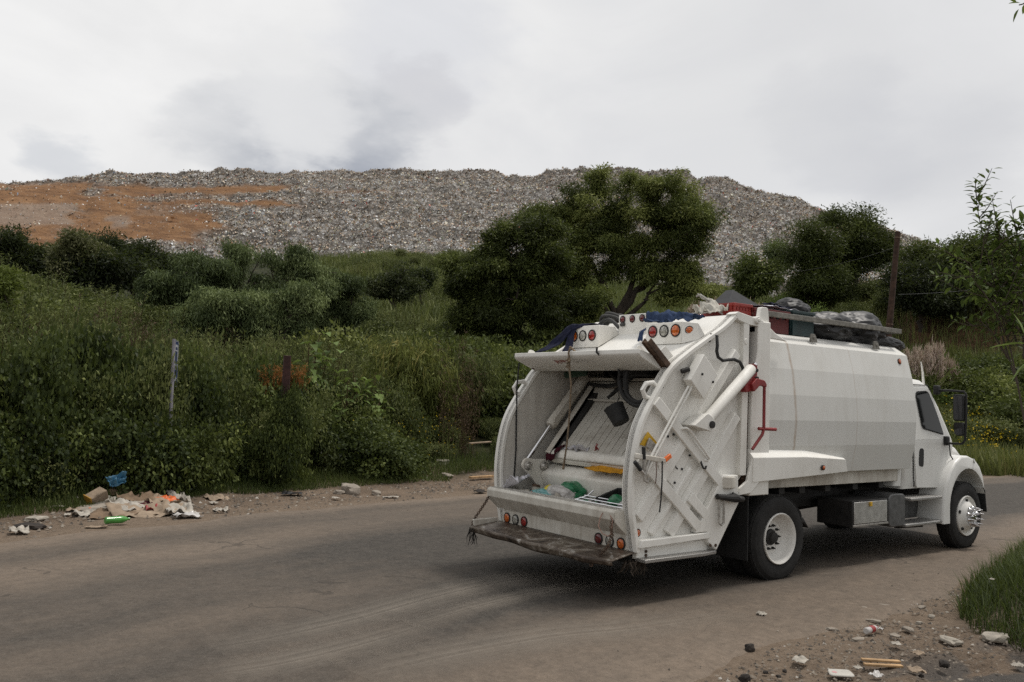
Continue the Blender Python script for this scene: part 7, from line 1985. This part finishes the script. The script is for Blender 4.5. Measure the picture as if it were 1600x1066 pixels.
# gravel and grit: uncountable
def gravel(name, n, gen, smin, smax, label, mat, seed):
    rng = np.random.default_rng(seed); x, y = gen(rng, n); n = len(x)
    s_ = smin+(smax-smin)*rng.random(n)**3
    base = np.array([(1, 0, 0), (-.5, .87, 0), (-.5, -.87, 0), (.1, .1, .75)])
    rot = rng.uniform(0, 6.28, n); c_, q = np.cos(rot), np.sin(rot)
    V = base[None]*rng.uniform(.6, 1.3, (n, 4, 1))*s_[:, None, None]
    V2 = V.copy(); V2[..., 0] = V[..., 0]*c_[:, None]-V[..., 1]*q[:, None]; V2[..., 1] = V[..., 0]*q[:, None]+V[..., 1]*c_[:, None]
    V2[..., 0] += x[:, None]; V2[..., 1] += y[:, None]; V2[..., 2] += np.maximum(hgt(x, y), .0)[:, None]+np.where((y > ynear(x)) & (y < yfar(x)), .03, 0)[:, None]
    F = (np.arange(n)*4)[:, None, None]+np.array([(0, 1, 3), (1, 2, 3), (2, 0, 3)])[None]
    me = np_mesh(name, V2.reshape(-1, 3), F.reshape(-1, 3), [mat], {'tint': np.repeat(rng.random(n), 4)})
    tag(link(name, me), label, 'gravel', kind='stuff')
m, t, b, o = newmat('mixed_grit')
a_ = N(t, 'ShaderNodeAttribute'); a_.attribute_name = 'tint'
r = ramp(t, [(0, (.03, .026, .022)), (.4, (.095, .078, .062)), (.85, (.19, .158, .125)), (.97, (.25, .22, .18)), (1, (.38, .36, .33))]); t.links.new(a_.outputs['Fac'], r.inputs[0]); t.links.new(r.outputs[0], b.inputs['Base Color']); b.inputs['Roughness'].default_value = .95
def far_gen(rng, n):
    x = rng.uniform(-10, 8, n); d = rng.normal(1.7, 1.0, n); k = (d > -.1) & (fbm(x*.7, d*.7, 3, 3) > -.12)
    return x[k], (yfar(x)+d)[k]
gravel('gravel', 9000, far_gen, .005, .045, 'gravel and crumbs along the far dirt shoulder', m, 1)
def near_gen(rng, n):
    x = rng.uniform(-5, 7, n); d = np.abs(rng.normal(.7, .7, n)); y = ynear(x)-d; k = (fbm(x*.9, y*.9, 3, 3) > -.10)
    return x[k], y[k]
gravel('gravel', 13000, near_gen, .003, .024, 'gravel and broken asphalt crumbs on the near shoulder', m, 2)
def road_gen(rng, n):
    x = rng.uniform(-9, 12, n); q = rng.random(n); y = ynear(x)*(1-q)+yfar(x)*q
    return x, y
gravel('gravel', 1500, road_gen, .004, .016, 'grit scattered over the asphalt', m, 3)
# ---- the heap of waste paper and cardboard on the far shoulder
lit = random.Random(9)
def litter(u, v, w_, d_, mat, label, seed, h=.0, amp=.10, tilt=0.0, name='cardboard', cat='cardboard', group=None, rz=None):
    p = wp(u, v); a = rz if rz is not None else lit.uniform(-.5, .5)
    ux = Vector((math.cos(a)*w_, math.sin(a)*w_, 0)); uy = Vector((-math.sin(a)*d_, math.cos(a)*d_, tilt*d_))
    return cloth(name, (p.x, p.y, max(hz(p.x, p.y), 0)+.02+h), ux, uy, 14, amp*min(w_, d_)*1.6, mat, label, cat, group, seed)
bx = empty('carton', wp(150, 792)); bx.location.z = .17; tag(bx, 'cardboard carton with yellow inner edge, leaning at the left of the waste heap', 'carton')
MB().box(-.15, .15, -.10, .10, -.08, .09).build('carton_body', [palecard], bx, bevel=.01); MB().box(-.17, -.152, -.10, .10, -.08, .11).build('flap', [simple('yellow_print', (.42, .23, .03), .8)], bx, bevel=.004)
bx.rotation_euler = (.3, -.45, .35)
for i, a in enumerate((
    (175, 776, .9, .6, palecard, 'flattened tan carton at the back of the waste heap', .10, .12, .4), (205, 782, 1.0, .5, card, 'long brown cardboard strip across the back of the waste heap', .16, .10, .4),
    (178, 792, .95, .6, paper, 'large crumpled white paper sheet at the left of the waste heap', .03, .14, .25), (196, 800, .5, .35, paper, 'smaller white paper ball in the middle of the waste heap', .06, .4, .2),
    (180, 806, .8, .35, card, 'brown cardboard piece at the front left foot of the heap', .0, .12, .2), (213, 805, 1.0, .45, palecard, 'broad tan cardboard sheet at the front of the heap', .0, .16, .3),
    (226, 792, .8, .4, card, 'greyish paper sheet in the middle of the waste heap', .10, .3, .3), (240, 782, .6, .35, palecard, 'tan cardboard flap sticking up at the right back of the heap', .14, .2, .5),
    (250, 793, .6, .4, palecard, 'pale crumpled card right of the heap middle', .08, .35, .2), (279, 786, .35, .3, paper, 'grey white paper bundle at the upper right of the heap', .10, .5, .4),
    (262, 802, .7, .35, palecard, 'stained tan sheet in the right part of the heap', .02, .25, .2), (280, 804, .5, .35, paper, 'white paper at the right foot of the heap', .02, .4, .2),
    (222, 799, .6, .25, maroon, 'dark red stained rag in the middle of the heap', .06, .2, .2), (237, 801, .28, .24, redp, 'red plastic bag near the front of the heap', .04, .5, .3), (260, 791, .34, .22, orp, 'orange film lying on the right of the heap', .14, .35, .3),
    (147, 800, .25, .12, orp, 'small orange red scrap left of the heap', .0, .2, .0), (128, 806, .35, .2, paper, 'grey paper left of the waste heap', .0, .3, .1), (118, 800, .3, .14, palecard, 'thin tan card beyond the left end of the heap', .0, .2, .0),
    (292, 810, .5, .16, clearp, 'dirty clear plastic strip at the right tip of the heap', .0, .3, .1), (205, 790, .5, .3, blackbag, 'black plastic patch showing inside the heap', .06, .2, .1),
    (338, 782, .45, .25, palecard, 'tan paper scrap between the heap and the boulder', .0, .25, .2), (333, 788, .15, .1, paper, 'small white scrap below the tan scrap right of the heap', .0, .3, .1), (346, 800, .3, .14, paper, 'white scrap on the dirt right of the heap', .0, .4, .1),
    (297, 773, .22, .16, clearp, 'grey plastic piece at the grass edge right of the heap', .05, .5, .2), (455, 775, .5, .14, blackbag, 'dark torn plastic strip on the shoulder below the rusty post', .02, .3, .1),
    (610, 779, .4, .08, paper, 'long white streak of paper on the shoulder right of the boulder', .0, .2, .0), (525, 780, .16, .08, paper, 'small bright white scrap below the boulder', .0, .2, .1), (750, 771, .35, .12, clod, 'dark rubbish on the shoulder beside the truck step', .02, .3, .2),
    (30, 834, .30, .16, paper, 'crumpled pale paper at the far left edge of the road', .0, .5, .2), (92, 797, .2, .07, paper, 'white paper strip on the dirt left of the heap', .0, .2, .0), (70, 790, .22, .1, clearp, 'pale plastic scrap near the left bushes', .0, .3, .1),
    (105, 806, .12, .08, paper, 'tiny white scrap between heap and left edge', .0, .3, .1), (150, 826, .35, .06, palecard, 'thin pale strip left of the green bottle', .0, .2, .0), (15, 767, .25, .15, paper, 'white paper at the bushes on the left edge', .0, .4, .2), (5, 772, .14, .1, orp, 'orange scrap at the left edge of the photo', .0, .3, .1))):
    litter(a[0], a[1], a[2]*.8, a[3]*1.8, a[4], a[5], 60+i, a[6]*.6, a[7]*.7, a[8]*.5, 'waste_paper' if a[4] in (paper, clearp) else ('cardboard' if a[4] in (card, palecard) else 'scrap'), 'paper' if a[4] in (paper, clearp) else ('cardboard' if a[4] in (card, palecard) else 'scrap'))
hp = bag('earth_heap', tuple(wp(215, 796)+Vector((0, .2, .02))), (.95, .75, .09), rock, 'low pile of earth and rubble under the waste paper heap', 'rubble', None, 31)
def bottle(p, L, r, ang_, mat, label, cap, band=None):
    e = empty('bottle', (p.x, p.y, max(hz(p.x, p.y), .0)+r+.02), ang_); tag(e, label, 'bottle')
    MB().lathe([(0, -.5*L), (r*.8, -.5*L), (r, -.46*L), (r*.94, -.2*L), (r, .0), (r, .2*L), (r*.6, .36*L), (r*.32, .42*L), (r*.32, .47*L), (0, .47*L)], (0, 0, 0), (1, 0, 0), 20).build('bottle_body', [mat], e)
    MB().lathe([(0, .47*L), (r*.38, .46*L), (r*.38, .50*L), (0, .50*L)], (0, 0, 0), (1, 0, 0), 14).build('cap', [cap], e)
    if band: MB().lathe([(r*.97, -.18*L), (r*1.03, -.18*L), (r*1.03, .10*L), (r*.97, .10*L)], (0, 0, 0), (1, 0, 0), 20).build('label_band', [band], e)
    return e
bottle(wp(183, 820), .36, .055, .15, grnp, 'bright green plastic bottle lying on the shoulder in front of the waste heap', grnp)
bottle(wp(1362, 992), .24, .032, .1, clearp, 'clear drink bottle with red and white band on the near shoulder', redp, redp)
bq = at(180, 752, fedge(180, -.95)[2])
cloth('plastic_bag', tuple(bq), tuple(Vector((.32, .05, .05))), (-.02, .12, .16), 22, .26, blup, 'bright blue plastic bag caught in the bushes above the waste heap', 'bag', seed=33)
# ---- litter at the lower right
litter(1250, 1038, .15, .11, paper, 'torn white paper like a leaf at the lower right', 121, .01, .22, .1, 'waste_paper', 'paper')
p = wp(1311, 1056)
o_ = MB().prism(rpoly([(-.11, -.06), (.10, -.075), (.125, .07), (-.06, .08)], .04, 5), 'z', 0, .016).build('foam_tray', [simple('white_foam', (.44, .42, .38), .8, var=.12)], loc=(p.x, p.y, max(hz(p.x, p.y), 0)+.012), bevel=.008); o_.rotation_euler = (.05, .04, -.5)
tag(o_, 'white foam tray piece with a faint pink stain at the bottom edge', 'tray')
mb = MB().lathe([(0, .0165), (.02, .0165), (.02, .0175), (0, .0175)], (-.04, .0, 0), (0, 0, 1), 14); mb.build('stain', [simple('pink_stain', (.55, .30, .30), .8)], o_)
for i, (u, v, a, lab) in enumerate(((1376, 1040, -.62, 'long raw wooden slat, upper of the two at the lower right'), (1380, 1046, -.58, 'long raw wooden slat, lower of the two at the lower right'))):
    p = wp(u, v); o_ = MB().box(-.16, .16, -.022, .022, 0, .018).build('slat', [wood], loc=(p.x, p.y, max(hz(p.x, p.y), 0)+.014+.01*i), bevel=.003); o_.rotation_euler = (0, .03, a)
    tag(o_, lab, 'slat')
for i, (u, v, w_, mt, lab) in enumerate(((1190, 965, .18, paper, 'pale flattened scrap on the asphalt in front of the rear wheel'), (1400, 1016, .14, paper, 'white scrap on the dark near patch'), (1340, 1050, .10, paper, 'small pale scrap right of the foam tray'), (1370, 1064, .16, clearp, 'clear plastic scrap cut by the bottom edge'), (1432, 1056, .20, palecard, 'pale brown scrap right of the wooden slats'), (1433, 1027, .16, palecard, 'tan scrap above the pale brown scrap'), (1374, 988, .13, clearp, 'cloudy plastic piece beside the banded bottle'), (1590, 1052, .15, paper, 'pale scrap at the foot of the near grass'), (1550, 948, .09, paper, 'white scrap caught in the near grass'), (1480, 962, .06, paper, 'tiny white scrap at the near grass edge'))):
    litter(u, v, w_*.6, w_*.48, mt, lab, 130+i, .012+(.18 if u in (1550,) else 0), .25, .1, 'scrap', 'scrap')
tag(MB().bar((-.35, 0, .02), (.35, .1, .05), .10, .03).build('plank', [palecard], loc=tuple(wp(752, 694, .9)), bevel=.006), 'pale plank lying in the grass left of the tailgate', 'plank')
tag(MB().bar((-.35, 0, .02), (.35, .05, .03), .12, .05).build('plank', [wood], loc=tuple(wp(753, 747, .1)), bevel=.006), 'brown plank on the ground left of the tailgate', 'plank')
